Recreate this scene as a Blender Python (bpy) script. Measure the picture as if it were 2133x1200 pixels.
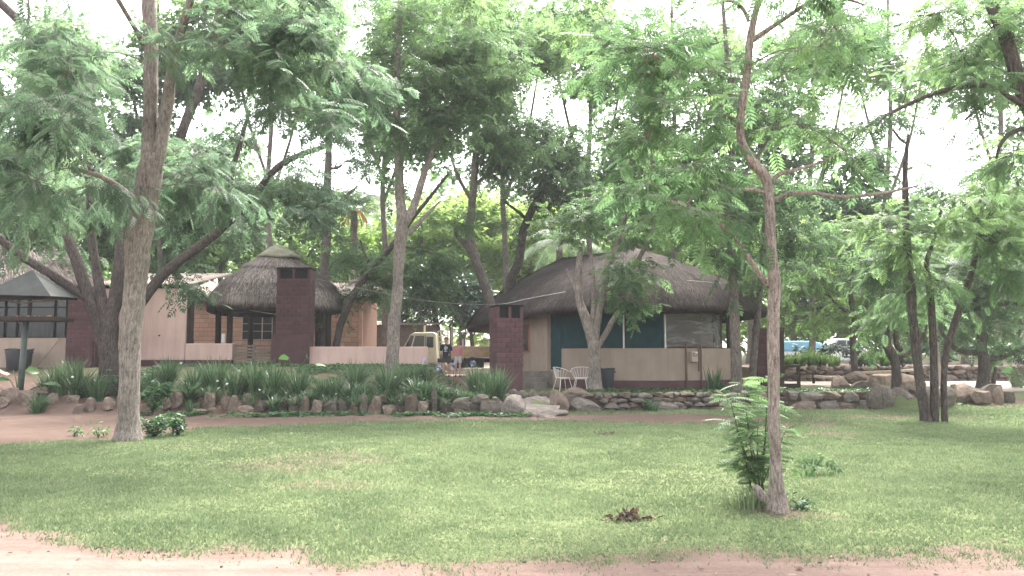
import bpy, bmesh, math, random
import numpy as np
from mathutils import Vector, Matrix, Euler, noise as mnoise

for o in list(bpy.data.objects):
    bpy.data.objects.remove(o)
SC = bpy.context.scene
COL = SC.collection
random.seed(7)
RNG = np.random.default_rng(7)
R = math.radians

# ------------------------------------------------------------------ camera
FPX, CXP, CYP, HOR = 1650.0, 1066.5, 600.0, 740.0
CAMZ = 1.6
PITCH = math.atan((HOR - CYP) / FPX)
cam_data = bpy.data.cameras.new('camera')
cam = bpy.data.objects.new('camera', cam_data)
COL.objects.link(cam)
cam.location = (0, 0, CAMZ)
cam.rotation_euler = (math.pi / 2 + PITCH, 0, 0)
cam_data.sensor_fit = 'HORIZONTAL'
cam_data.angle = 2 * math.atan(2133 / 2 / FPX)
cam_data.clip_start = 0.05
cam_data.clip_end = 1500
SC.camera = cam
# ------------------------------------------------------------------ world, sun, exposure
SUN_EL, SUN_AZ = R(56), R(18)          # azimuth from +Y towards +X
world = bpy.data.worlds.new('World')
SC.world = world
world.use_nodes = True
nt = world.node_tree
nt.nodes.clear()
sky = nt.nodes.new('ShaderNodeTexSky')
sky.sky_type = 'NISHITA'
sky.sun_disc = False
sky.sun_elevation = SUN_EL
sky.sun_rotation = SUN_AZ
sky.air_density = 1.0
sky.dust_density = 4.0
sky.ozone_density = 1.0
hs = nt.nodes.new('ShaderNodeHueSaturation')
hs.inputs['Saturation'].default_value = 0.15
bg = nt.nodes.new('ShaderNodeBackground')
bg.inputs['Strength'].default_value = 0.15
wo = nt.nodes.new('ShaderNodeOutputWorld')
nt.links.new(sky.outputs[0], hs.inputs['Color'])
nt.links.new(hs.outputs[0], bg.inputs['Color'])
nt.links.new(bg.outputs[0], wo.inputs['Surface'])
sun_data = bpy.data.lights.new('sun', 'SUN')
sun_data.energy = 2.3
sun_data.angle = R(18)
sun_data.color = (1.0, 0.95, 0.87)
sun = bpy.data.objects.new('sun', sun_data)
COL.objects.link(sun)
SUN_DIR = Vector((math.sin(SUN_AZ) * math.cos(SUN_EL), math.cos(SUN_AZ) * math.cos(SUN_EL), math.sin(SUN_EL)))
sun.rotation_euler = SUN_DIR.to_track_quat('Z', 'Y').to_euler()
SC.view_settings.view_transform = 'Standard'
SC.view_settings.look = 'None'
SC.view_settings.exposure = 2.5
SC.view_settings.gamma = 1.0
SC.view_settings.use_curve_mapping = False
SC.render.engine = 'CYCLES'
cy = SC.cycles
cy.use_denoising = True
cy.max_bounces = 7
cy.diffuse_bounces = 4
cy.glossy_bounces = 2
cy.transmission_bounces = 5
cy.transparent_max_bounces = 8
cy.caustics_reflective = False
cy.caustics_refractive = False
cy.sample_clamp_indirect = 6.0

HAZE = 0.00075
# ------------------------------------------------------------------ helpers
def W(px, py, Y):
    """point at distance Y (metres in front) seen at photo pixel px,py"""
    c, s = math.cos(PITCH), math.sin(PITCH)
    u, v = px - CXP, CYP - py
    d = Vector((u, FPX * c - v * s, FPX * s + v * c))
    return Vector((0, 0, CAMZ)) + d * (Y / d.y)

def GP(px, py, z=0.0):
    c, s = math.cos(PITCH), math.sin(PITCH)
    u, v = px - CXP, CYP - py
    d = Vector((u, FPX * c - v * s, FPX * s + v * c))
    t = (z - CAMZ) / d.z
    return Vector((0, 0, CAMZ)) + d * t

def sst(a, b, x):
    t = np.clip((np.asarray(x, float) - a) / (b - a), 0, 1)
    return t * t * (3 - 2 * t)

def tag(o, label=None, cat=None, group=None, kind=None):
    if label: o['label'] = label
    if cat: o['category'] = cat
    if group: o['group'] = group
    if kind: o['kind'] = kind
    return o

def thing(name, label, cat, loc=(0, 0, 0), rz=0.0, group=None):
    o = bpy.data.objects.new(name, None)
    COL.objects.link(o)
    o.location = loc
    o.rotation_euler = (0, 0, rz)
    o.empty_display_size = 0.2
    return tag(o, label, cat, group)

def mesh_from(name, verts, faces, mat=None, smooth=False):
    me = bpy.data.meshes.new(name)
    me.from_pydata([tuple(v) for v in verts], [], faces)
    me.validate()
    if mat: me.materials.append(mat)
    if smooth:
        me.polygons.foreach_set('use_smooth', [True] * len(me.polygons))
    return me

def link(name, me, parent=None, loc=None, rot=None, scale=None):
    o = bpy.data.objects.new(name, me)
    COL.objects.link(o)
    if parent: o.parent = parent
    if loc is not None: o.location = loc
    if rot is not None: o.rotation_euler = rot
    if scale is not None: o.scale = scale
    return o

def fast_mesh(name, verts, tris, mat, tint=None, smooth=False, k=3):
    """numpy mesh: verts (n,3), polys (m,k)"""
    me = bpy.data.meshes.new(name)
    verts = np.ascontiguousarray(verts, np.float32)
    tris = np.ascontiguousarray(tris, np.int32)
    me.vertices.add(len(verts))
    me.vertices.foreach_set('co', verts.ravel())
    me.loops.add(tris.size)
    me.loops.foreach_set('vertex_index', tris.ravel())
    me.polygons.add(len(tris))
    me.polygons.foreach_set('loop_start', np.arange(0, tris.size, k, dtype=np.int32))
    me.polygons.foreach_set('loop_total', np.full(len(tris), k, np.int32))
    if smooth:
        me.polygons.foreach_set('use_smooth', np.ones(len(tris), bool))
    me.update(calc_edges=True)
    if tint is not None:
        a = me.attributes.new('tint', 'FLOAT', 'POINT')
        a.data.foreach_set('value', np.ascontiguousarray(tint, np.float32))
    me.materials.append(mat)
    return me

class MB:
    """collects shapes (in the coordinates of the parent) into ONE mesh"""
    def __init__(s): s.v, s.f = [], []
    def add(s, vs, fs):
        b = len(s.v)
        s.v += [Vector(v) for v in vs]
        s.f += [tuple(i + b for i in f) for f in fs]
        return s
    def box(s, c, size, rz=0.0, rx=0.0, ry=0.0, taper=1.0):
        hx, hy, hz = size[0] / 2, size[1] / 2, size[2] / 2
        M = Euler((rx, ry, rz)).to_matrix()
        vs = []
        for z in (-1, 1):
            k = taper if z > 0 else 1.0
            for x, y in ((-1, -1), (1, -1), (1, 1), (-1, 1)):
                vs.append(Vector(c) + M @ Vector((x * hx * k, y * hy * k, z * hz)))
        return s.add(vs, [(0, 3, 2, 1), (4, 5, 6, 7), (0, 1, 5, 4), (1, 2, 6, 5), (2, 3, 7, 6), (3, 0, 4, 7)])
    def bar(s, a, b, w, h=None, up=(0, 0, 1)):
        a, b = Vector(a), Vector(b)
        h = h or w
        d = (b - a).normalized()
        upv = Vector(up)
        if abs(d.dot(upv)) > 0.97: upv = Vector((0, 1, 0))
        x = d.cross(upv).normalized(); z = x.cross(d).normalized()
        vs = []
        for p in (a, b):
            for i, j in ((-1, -1), (1, -1), (1, 1), (-1, 1)):
                vs.append(p + x * (i * w / 2) + z * (j * h / 2))
        return s.add(vs, [(0, 3, 2, 1), (4, 5, 6, 7), (0, 1, 5, 4), (1, 2, 6, 5), (2, 3, 7, 6), (3, 0, 4, 7)])
    def tube(s, pts, rad, n=8, jit=0.0, closed=False):
        pts = [Vector(p) for p in pts]
        if not hasattr(rad, '__len__'): rad = [rad] * len(pts)
        m = len(pts)
        vs, fs = [], []
        prev = None
        for i, p in enumerate(pts):
            if closed: t = pts[(i + 1) % m] - pts[i - 1]
            else: t = pts[min(i + 1, m - 1)] - pts[max(i - 1, 0)]
            t = t.normalized() if t.length > 1e-9 else Vector((0, 0, 1))
            if prev is None:
                prev = Vector((1, 0, 0)) if abs(t.x) < 0.8 else Vector((0, 1, 0))
            x = (prev - t * prev.dot(t)).normalized(); y = t.cross(x); prev = x
            for k in range(n):
                a = 2 * math.pi * k / n
                r = rad[i] * (1 + (random.uniform(-jit, jit) if jit else 0))
                vs.append(p + x * (math.cos(a) * r) + y * (math.sin(a) * r))
        for i in range(m if closed else m - 1):
            j = (i + 1) % m
            for k in range(n):
                fs.append((i * n + k, i * n + (k + 1) % n, j * n + (k + 1) % n, j * n + k))
        if not closed:
            fs.append(tuple(range(n - 1, -1, -1)))
            fs.append(tuple(range((m - 1) * n, m * n)))
        return s.add(vs, fs)
    def lathe(s, c, prof, n=24):
        vs, fs = [], []
        for r, z in prof:
            for k in range(n):
                a = 2 * math.pi * k / n
                vs.append(Vector(c) + Vector((r * math.cos(a), r * math.sin(a), z)))
        for i in range(len(prof) - 1):
            for k in range(n):
                fs.append((i * n + k, i * n + (k + 1) % n, (i + 1) * n + (k + 1) % n, (i + 1) * n + k))
        fs.append(tuple(range(n - 1, -1, -1)))
        fs.append(tuple(range((len(prof) - 1) * n, len(prof) * n)))
        return s.add(vs, fs)
    def prism(s, poly, a, b):
        """poly: 2D (x,z) extruded along y from a to b"""
        n = len(poly)
        vs = [(x, a, z) for x, z in poly] + [(x, b, z) for x, z in poly]
        fs = [tuple(range(n)), tuple(range(2 * n - 1, n - 1, -1))]
        for i in range(n):
            j = (i + 1) % n
            fs.append((j, i, n + i, n + j))
        return s.add(vs, fs)
    def build(s, name, mat, parent=None, smooth=False, bevel=0.0, off=None, seg=2):
        off = Vector(off) if off is not None else Vector((0, 0, 0))
        me = mesh_from(name, [v - off for v in s.v], s.f, mat, smooth)
        bm = bmesh.new(); bm.from_mesh(me)
        bmesh.ops.recalc_face_normals(bm, faces=bm.faces)
        bm.to_mesh(me); bm.free()
        if smooth: me.polygons.foreach_set('use_smooth', [True] * len(me.polygons))
        o = link(name, me, parent)
        if bevel:
            m = o.modifiers.new('bevel', 'BEVEL'); m.width = bevel; m.segments = seg; m.limit_method = 'ANGLE'
        return o

def arc_wall(mb, C, rad, a0, a1, z0, z1, th, n=None, z1f=None):
    """curved wall, angles in degrees; z1f(a) optional top"""
    n = n or max(2, int(abs(a1 - a0) / 4))
    vs, fs = [], []
    for i in range(n + 1):
        a = R(a0 + (a1 - a0) * i / n)
        c, s_ = math.cos(a), math.sin(a)
        zt = z1f(a) if z1f else z1
        for r, z in ((rad, z0), (rad, zt), (rad - th, zt), (rad - th, z0)):
            vs.append((C[0] + c * r, C[1] + s_ * r, z))
    for i in range(n):
        for k in range(4):
            fs.append((i * 4 + k, i * 4 + (k + 1) % 4, (i + 1) * 4 + (k + 1) % 4, (i + 1) * 4 + k))
    fs.append((3, 2, 1, 0)); fs.append(tuple(n * 4 + k for k in range(4)))
    mb.add(vs, fs)

def catmull(pts, sub=4):
    """pts: list of tuples (any dim) -> smooth list"""
    P = [np.array(p, float) for p in pts]
    if len(P) < 3: 
        return [P[0] + (P[1] - P[0]) * t for t in np.linspace(0, 1, sub + 1)]
    Q = [2 * P[0] - P[1]] + P + [2 * P[-1] - P[-2]]
    out = []
    for i in range(1, len(Q) - 2):
        p0, p1, p2, p3 = Q[i - 1:i + 3]
        for k in range(sub):
            t = k / sub
            out.append(0.5 * ((2 * p1) + (-p0 + p2) * t + (2 * p0 - 5 * p1 + 4 * p2 - p3) * t * t + (-p0 + 3 * p1 - 3 * p2 + p3) * t ** 3))
    out.append(P[-1])
    return out

# ------------------------------------------------------------------ materials
def node_mat(name):
    m = bpy.data.materials.new(name)
    m.use_nodes = True
    t = m.node_tree
    b = t.nodes.get('Principled BSDF')
    return m, t, b

def ramp(t, stops):
    r = t.nodes.new('ShaderNodeValToRGB')
    el = r.color_ramp.elements
    while len(el) < len(stops): el.new(0.5)
    for e, (p, c) in zip(el, stops):
        e.position = p
        e.color = (*c, 1)
    return r

def noise_node(t, scale, detail=6, rough=0.6, coord='Object', mapping=None, dist=0.0):
    tc = t.nodes.new('ShaderNodeTexCoord')
    n = t.nodes.new('ShaderNodeTexNoise')
    n.inputs['Scale'].default_value = scale
    n.inputs['Detail'].default_value = detail
    n.inputs['Roughness'].default_value = rough
    n.inputs['Distortion'].default_value = dist
    if mapping:
        mp = t.nodes.new('ShaderNodeMapping')
        mp.inputs['Scale'].default_value = mapping
        t.links.new(tc.outputs[coord], mp.inputs[0]); t.links.new(mp.outputs[0], n.inputs['Vector'])
    else:
        t.links.new(tc.outputs[coord], n.inputs['Vector'])
    return n

def surf(name, c1, c2, scale=6, rough=0.85, bump=0.3, bscale=None, mapping=None, c3=None, rnd=0.0, spec=0.3, metallic=0.0, dist=0.01, coord='Object'):
    """two/three tone noise material with bump; rnd = per-object value variation"""
    m, t, b = node_mat(name)
    n = noise_node(t, scale, mapping=mapping, coord=coord)
    stops = [(0.3, c1), (0.7, c2)] if c3 is None else [(0.25, c1), (0.52, c2), (0.75, c3)]
    r = ramp(t, stops)
    t.links.new(n.outputs['Fac'], r.inputs[0])
    out = r.outputs[0]
    if rnd:
        oi = t.nodes.new('ShaderNodeObjectInfo')
        mr = t.nodes.new('ShaderNodeMapRange')
        mr.inputs['To Min'].default_value = 1 - rnd; mr.inputs['To Max'].default_value = 1 + rnd
        t.links.new(oi.outputs['Random'], mr.inputs['Value'])
        h = t.nodes.new('ShaderNodeHueSaturation')
        t.links.new(mr.outputs[0], h.inputs['Value']); t.links.new(out, h.inputs['Color'])
        out = h.outputs[0]
    t.links.new(out, b.inputs['Base Color'])
    b.inputs['Roughness'].default_value = rough
    b.inputs['Specular IOR Level'].default_value = spec
    b.inputs['Metallic'].default_value = metallic
    if bump:
        n2 = noise_node(t, bscale or scale * 4, mapping=mapping, coord=coord)
        bp = t.nodes.new('ShaderNodeBump')
        bp.inputs['Strength'].default_value = bump
        bp.inputs['Distance'].default_value = dist
        t.links.new(n2.outputs['Fac'], bp.inputs['Height'])
        t.links.new(bp.outputs[0], b.inputs['Normal'])
    return m

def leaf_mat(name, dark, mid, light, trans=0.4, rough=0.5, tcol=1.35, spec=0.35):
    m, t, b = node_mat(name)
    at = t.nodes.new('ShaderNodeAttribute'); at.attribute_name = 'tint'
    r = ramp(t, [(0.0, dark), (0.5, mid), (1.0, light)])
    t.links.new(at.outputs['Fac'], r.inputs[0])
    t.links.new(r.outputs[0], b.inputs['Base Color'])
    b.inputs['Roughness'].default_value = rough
    b.inputs['Specular IOR Level'].default_value = spec
    tr = t.nodes.new('ShaderNodeBsdfTranslucent')
    h = t.nodes.new('ShaderNodeHueSaturation')
    h.inputs['Value'].default_value = tcol
    h.inputs['Hue'].default_value = 0.495
    t.links.new(r.outputs[0], h.inputs['Color']); t.links.new(h.outputs[0], tr.inputs['Color'])
    mx = t.nodes.new('ShaderNodeMixShader'); mx.inputs[0].default_value = trans
    out = t.nodes.get('Material Output')
    t.links.new(b.outputs[0], mx.inputs[1]); t.links.new(tr.outputs[0], mx.inputs[2])
    t.links.new(mx.outputs[0], out.inputs['Surface'])
    return m

def bark_mat(name, c1, c2, c3, sc=24, bump=1.0, stretch=0.2, dist=0.035, patch=None):
    m, t, b = node_mat(name)
    n = noise_node(t, sc, 5, 0.7, mapping=(1, 1, stretch), dist=0.5)
    v = t.nodes.new('ShaderNodeTexVoronoi'); v.feature = 'DISTANCE_TO_EDGE'; v.inputs['Scale'].default_value = sc * .75
    tc = t.nodes.new('ShaderNodeTexCoord'); mp = t.nodes.new('ShaderNodeMapping'); mp.inputs['Scale'].default_value = (1, 1, stretch * 1.3)
    t.links.new(tc.outputs['Object'], mp.inputs[0])
    wn = t.nodes.new('ShaderNodeVectorMath'); wn.operation = 'MULTIPLY_ADD'
    nw = noise_node(t, 9, 3, 0.6); wn.inputs[1].default_value = (.16, .16, .10)
    t.links.new(nw.outputs['Color'], wn.inputs[0]); t.links.new(mp.outputs[0], wn.inputs[2]); t.links.new(wn.outputs[0], v.inputs['Vector'])
    vr = t.nodes.new('ShaderNodeMapRange'); vr.inputs['From Max'].default_value = 0.22; t.links.new(v.outputs['Distance'], vr.inputs['Value'])
    cmb = t.nodes.new('ShaderNodeMath'); cmb.operation = 'MULTIPLY_ADD'; cmb.inputs[1].default_value = 0.10
    t.links.new(vr.outputs[0], cmb.inputs[0])
    nm_ = t.nodes.new('ShaderNodeMath'); nm_.operation = 'MULTIPLY'; nm_.inputs[1].default_value = 1.0; t.links.new(n.outputs['Fac'], nm_.inputs[0]); t.links.new(nm_.outputs[0], cmb.inputs[2])
    r = ramp(t, [(0.36, c1), (0.56, c2), (0.78, c3)])
    t.links.new(cmb.outputs[0], r.inputs[0])
    big = noise_node(t, 2.2, 6, 0.65)
    h = t.nodes.new('ShaderNodeHueSaturation')
    mr = t.nodes.new('ShaderNodeMapRange'); mr.inputs['From Min'].default_value = 0.3; mr.inputs['From Max'].default_value = 0.7
    mr.inputs['To Min'].default_value = 0.66; mr.inputs['To Max'].default_value = 1.25
    t.links.new(big.outputs['Fac'], mr.inputs['Value']); t.links.new(mr.outputs[0], h.inputs['Value'])
    t.links.new(r.outputs[0], h.inputs['Color']); t.links.new(h.outputs[0], b.inputs['Base Color'])
    b.inputs['Roughness'].default_value = 0.95
    b.inputs['Specular IOR Level'].default_value = 0.12
    bp = t.nodes.new('ShaderNodeBump'); bp.inputs['Strength'].default_value = bump; bp.inputs['Distance'].default_value = dist
    t.links.new(cmb.outputs[0], bp.inputs['Height']); t.links.new(bp.outputs[0], b.inputs['Normal'])
    return m

def plain(name, c, rough=0.6, metallic=0.0, spec=0.4, var=0.12, scale=8):
    d = tuple(x * (1 - var) for x in c); e = tuple(min(1, x * (1 + var)) for x in c)
    return surf(name, d, e, scale=scale, rough=rough, bump=0.06, metallic=metallic, spec=spec)

def plaster(name, c1, c2):
    m = surf(name, c1, c2, scale=1.8, rough=.95, bump=.3, bscale=38, spec=.1)
    t = m.node_tree; b = t.nodes.get('Principled BSDF')
    src = b.inputs['Base Color'].links[0].from_socket
    st = noise_node(t, 2.2, 7, .7, mapping=(2.2, 2.2, .22)); bl = noise_node(t, .9, 8, .75)
    mr = t.nodes.new('ShaderNodeMapRange'); mr.inputs['From Min'].default_value = .42; mr.inputs['From Max'].default_value = .72; mr.inputs['To Min'].default_value = 1.03; mr.inputs['To Max'].default_value = .70
    mul = t.nodes.new('ShaderNodeMath'); mul.operation = 'MULTIPLY_ADD'; mul.inputs[1].default_value = .5
    hf = t.nodes.new('ShaderNodeMath'); hf.operation = 'MULTIPLY'; hf.inputs[1].default_value = .5
    t.links.new(bl.outputs['Fac'], hf.inputs[0]); t.links.new(st.outputs['Fac'], mul.inputs[0]); t.links.new(hf.outputs[0], mul.inputs[2]); t.links.new(mul.outputs[0], mr.inputs['Value'])
    h = t.nodes.new('ShaderNodeHueSaturation'); t.links.new(mr.outputs[0], h.inputs['Value']); t.links.new(src, h.inputs['Color']); t.links.new(h.outputs[0], b.inputs['Base Color'])
    return m
M = {}
M['bark_pale'] = bark_mat('pale_bark', (0.11, 0.09, 0.08), (0.25, 0.212, 0.19), (0.39, 0.345, 0.315), sc=30)
M['bark_mid'] = bark_mat('mid_bark', (0.065, 0.053, 0.048), (0.165, 0.138, 0.125), (0.28, 0.245, 0.225), sc=30)
M['bark_dark'] = bark_mat('dark_bark', (0.034, 0.028, 0.026), (0.088, 0.072, 0.066), (0.16, 0.135, 0.124), sc=28)
M['bark_young'] = bark_mat('young_bark', (0.075, 0.06, 0.052), (0.25, 0.21, 0.185), (0.38, 0.335, 0.30), sc=44, dist=0.012)
M['leaf_near'] = leaf_mat('leaf_near', (0.054, 0.090, 0.056), (0.086, 0.142, 0.080), (0.14, 0.212, 0.100), trans=0.62, tcol=1.7)
M['leaf_mid'] = leaf_mat('leaf_mid', (0.050, 0.090, 0.044), (0.086, 0.147, 0.064), (0.148, 0.232, 0.085), trans=0.62, tcol=1.7)
M['leaf_young'] = leaf_mat('leaf_young', (0.062, 0.115, 0.052), (0.11, 0.188, 0.075), (0.19, 0.29, 0.095), trans=0.6, tcol=1.5)
M['leaf_far'] = leaf_mat('leaf_far', (0.066, 0.118, 0.044), (0.12, 0.20, 0.06), (0.22, 0.32, 0.085), trans=0.62, tcol=1.6)
M['leaf_evergreen'] = leaf_mat('leaf_evergreen', (0.022, 0.05, 0.03), (0.042, 0.085, 0.05), (0.08, 0.14, 0.075), trans=0.25, rough=0.35)
M['strap'] = leaf_mat('strap_leaf', (0.025, 0.06, 0.03), (0.052, 0.11, 0.048), (0.13, 0.20, 0.095), trans=0.25, rough=0.38, spec=0.5)
M['broad'] = leaf_mat('broad_leaf', (0.03, 0.08, 0.035), (0.06, 0.14, 0.05), (0.14, 0.26, 0.06), trans=0.35, rough=0.4)
M['grass'] = leaf_mat('grass_blades', (0.10, 0.14, 0.07), (0.155, 0.208, 0.103), (0.225, 0.28, 0.152), trans=0.35, rough=0.6)
M['palm'] = leaf_mat('palm_leaf', (0.05, 0.09, 0.05), (0.10, 0.16, 0.09), (0.2, 0.27, 0.15), trans=0.35, rough=0.45)
M['litter'] = leaf_mat('dry_leaf', (0.05, 0.032, 0.022), (0.13, 0.085, 0.06), (0.36, 0.29, 0.2), trans=0.2, rough=0.8)
M['straw'] = leaf_mat('thatch_straw', (0.055, 0.044, 0.04), (0.19, 0.16, 0.145), (0.42, 0.36, 0.325), trans=0.0, rough=0.95, spec=0.1)
M['straw_dark'] = leaf_mat('old_thatch_straw', (0.028, 0.022, 0.021), (0.066, 0.053, 0.05), (0.15, 0.125, 0.115), trans=0.0, rough=0.95, spec=0.1)
M['thatch'] = surf('thatch', (0.06, 0.048, 0.045), (0.15, 0.12, 0.108), scale=5, rough=1, bump=0.9, bscale=34, spec=0.05, dist=0.04)
M['thatch_dark'] = surf('old_thatch', (0.034, 0.027, 0.027), (0.075, 0.06, 0.058), scale=4, rough=1, bump=0.9, bscale=34, spec=0.05, dist=0.04)
M['cap'] = surf('mossy_cap', (0.14, 0.135, 0.095), (0.25, 0.24, 0.175), scale=4, rough=1, bump=0.4)
M['cream'] = plaster('cream_plaster', (0.31, 0.24, 0.195), (0.41, 0.325, 0.27))
M['pink'] = plaster('pink_plaster', (0.62, 0.425, 0.385), (0.78, 0.56, 0.51))
M['maroon'] = surf('maroon_paint', (0.068, 0.032, 0.036), (0.115, 0.056, 0.062), scale=2.2, rough=0.75, bump=0.25, bscale=30, spec=0.25)
M['maroon_brick'] = surf('maroon_brick', (0.07, 0.033, 0.038), (0.12, 0.057, 0.063), scale=3, rough=0.75, bump=0.5, bscale=30, rnd=0.2, spec=0.25)
M['mortar_maroon'] = surf('maroon_mortar', (0.035, 0.016, 0.02), (0.055, 0.025, 0.03), scale=8, rough=0.9, bump=0.3)
M['brick'] = surf('orange_brick', (0.44, 0.26, 0.18), (0.58, 0.35, 0.25), scale=4, rough=0.9, bump=0.3, bscale=30, rnd=0.12, spec=0.15)
M['mortar'] = surf('brick_mortar', (0.17, 0.09, 0.06), (0.24, 0.13, 0.09), scale=8, rough=0.95, bump=0.3)
M['brown_brick'] = surf('brown_brick_wall', (0.09, 0.07, 0.06), (0.16, 0.125, 0.105), scale=7, rough=0.95, bump=0.5)
M['black'] = plain('flat_black', (0.012, 0.011, 0.012), rough=0.9, spec=0.1)
M['dark_wood'] = surf('dark_wood', (0.025, 0.016, 0.014), (0.055, 0.036, 0.03), scale=8, rough=0.85, bump=0.4, mapping=(1, 1, 0.15))
M['grey_wood'] = surf('weathered_wood', (0.13, 0.10, 0.085), (0.25, 0.20, 0.17), scale=9, rough=0.9, bump=0.4, mapping=(0.15, 1, 1), rnd=0.1)
M['pole_wood'] = surf('bleached_pole', (0.30, 0.24, 0.18), (0.46, 0.38, 0.3), scale=6, rough=0.9, bump=0.3)
M['corrugated'] = surf('weathered_roof_sheet', (0.36, 0.27, 0.24), (0.55, 0.46, 0.42), scale=2, rough=0.8, bump=0.15, spec=0.25)
M['net'] = surf('green_shade_net', (0.006, 0.032, 0.040), (0.011, 0.050, 0.058), scale=3.5, rough=0.8, bump=0.5, bscale=5, spec=0.2, dist=0.03)
M['white_metal'] = plain('white_metal', (0.72, 0.68, 0.66), rough=0.45)
M['bin'] = plain('dark_plastic', (0.035, 0.04, 0.05), rough=0.5, spec=0.4)
M['pipe'] = plain('brown_pipe', (0.14, 0.085, 0.06), rough=0.6)
M['meter'] = plain('meter_case', (0.42, 0.33, 0.27), rough=0.5)
M['sheet'] = surf('feeder_roof_sheet', (0.03, 0.033, 0.032), (0.055, 0.058, 0.055), scale=3, rough=0.7, bump=0.15, spec=0.3)
M['post_green'] = surf('green_grey_post', (0.07, 0.09, 0.085), (0.11, 0.135, 0.125), scale=5, rough=0.6, bump=0.1)
M['curtain'] = surf('pale_curtain', (0.10, 0.095, 0.10), (0.34, 0.32, 0.33), scale=3, rough=0.9, bump=0.5, mapping=(3, 3, 0.25), bscale=8)
M['red_frame'] = plain('red_brown_frame', (0.28, 0.10, 0.06), rough=0.6)
M['rock_tan'] = surf('tan_rock', (0.11, 0.08, 0.065), (0.19, 0.145, 0.118), c3=(0.27, 0.22, 0.185), scale=5, rough=0.95, bump=0.7, bscale=14, rnd=0.22, spec=0.12, dist=0.05)
M['rock_grey'] = surf('grey_rock', (0.11, 0.092, 0.08), (0.18, 0.155, 0.138), c3=(0.26, 0.23, 0.21), scale=6, rough=0.95, bump=0.7, bscale=16, rnd=0.2, spec=0.12, dist=0.05)
M['rock_dark'] = surf('mossy_rock', (0.07, 0.062, 0.05), (0.125, 0.107, 0.09), c3=(0.19, 0.16, 0.138), scale=6, rough=0.95, bump=0.7, bscale=16, rnd=0.2, spec=0.12, dist=0.05)
M['soil'] = surf('garden_soil', (0.06, 0.04, 0.032), (0.12, 0.08, 0.062), scale=6, rough=1, bump=0.6)
M['concrete'] = surf('old_concrete', (0.13, 0.115, 0.10), (0.24, 0.21, 0.185), scale=5, rough=0.95, bump=0.4)
M['truck_cream'] = plain('truck_cream_paint', (0.62, 0.58, 0.43), rough=0.4, spec=0.5)
M['truck_bed'] = surf('dusty_bed_paint', (0.46, 0.36, 0.26), (0.60, 0.48, 0.36), scale=5, rough=0.7, bump=0.1)
M['tyre'] = plain('tyre_rubber', (0.02, 0.02, 0.021), rough=0.85)
M['chassis'] = plain('dark_chassis', (0.02, 0.018, 0.018), rough=0.8)
M['yellow'] = plain('yellow_reflector', (0.75, 0.52, 0.05), rough=0.4)
M['red'] = plain('red_reflector', (0.55, 0.06, 0.03), rough=0.4)
M['blue_cover'] = plain('blue_cover', (0.22, 0.50, 0.68), rough=0.5)
M['white_paint'] = plain('white_paint', (0.78, 0.78, 0.78), rough=0.4)
M['skin'] = plain('skin', (0.62, 0.42, 0.33), rough=0.6, var=0.05)
M['hair_brown'] = plain('brown_hair', (0.20, 0.125, 0.08), rough=0.7)
M['hair_auburn'] = plain('auburn_hair', (0.22, 0.11, 0.075), rough=0.7)
M['pinktop'] = plain('pink_top', (0.70, 0.33, 0.33), rough=0.85, var=0.06)
M['whitesh'] = plain('pale_shorts', (0.72, 0.71, 0.74), rough=0.85, var=0.06)
M['greysh'] = plain('dark_grey_shorts', (0.07, 0.072, 0.085), rough=0.85)
M['shoe'] = plain('dark_shoe', (0.06, 0.05, 0.045), rough=0.7)
M['flower'] = plain('white_petal', (0.8, 0.8, 0.78), rough=0.6)
M['flower_blue'] = plain('pale_blue_petal', (0.5, 0.55, 0.75), rough=0.6)
M['fruit'] = plain('orange_fruit_stalk', (0.65, 0.30, 0.08), rough=0.6)
M['wire'] = plain('pale_wire', (0.25, 0.24, 0.23), rough=0.5)
M['palm_trunk'] = surf('palm_trunk', (0.34, 0.28, 0.26), (0.50, 0.43, 0.40), scale=5, rough=0.9, bump=0.5, mapping=(1, 1, 4))

def glass_mat(name, tintc, rough=0.08, alpha=0.5):
    m, t, b = node_mat(name)
    b.inputs['Base Color'].default_value = (*tintc, 1)
    b.inputs['Roughness'].default_value = rough
    b.inputs['Specular IOR Level'].default_value = 0.8
    tr = t.nodes.new('ShaderNodeBsdfTransparent'); mx = t.nodes.new('ShaderNodeMixShader')
    mx.inputs[0].default_value = alpha
    out = t.nodes.get('Material Output')
    t.links.new(tr.outputs[0], mx.inputs[1]); t.links.new(b.outputs[0], mx.inputs[2])
    t.links.new(mx.outputs[0], out.inputs['Surface'])
    return m, t, b
M['glass'] = glass_mat('window_glass', (0.02, 0.025, 0.028), 0.06, 0.7)[0]
_m, _t, _b = glass_mat('clear_plastic_sheet', (0.30, 0.31, 0.32), 0.10, 0.55)
_n = noise_node(_t, 1.6, 3, 0.5, mapping=(1, 1, 3.5), dist=1.0)
_bp = _t.nodes.new('ShaderNodeBump'); _bp.inputs['Strength'].default_value = 0.9; _bp.inputs['Distance'].default_value = 0.06
_t.links.new(_n.outputs['Fac'], _bp.inputs['Height']); _t.links.new(_bp.outputs[0], _b.inputs['Normal'])
_al = noise_node(_t, 1.3, 3, 0.5, mapping=(1, 1, 5.5), dist=1.0)
_mr = _t.nodes.new('ShaderNodeMapRange'); _mr.inputs['From Min'].default_value = .38; _mr.inputs['From Max'].default_value = .66; _mr.inputs['To Min'].default_value = .16; _mr.inputs['To Max'].default_value = .50
_t.links.new(_al.outputs['Fac'], _mr.inputs['Value'])
_mx = [n_ for n_ in _t.nodes if n_.type == 'MIX_SHADER'][0]; _t.links.new(_mr.outputs[0], _mx.inputs[0])
M['plastic'] = _m

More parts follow.
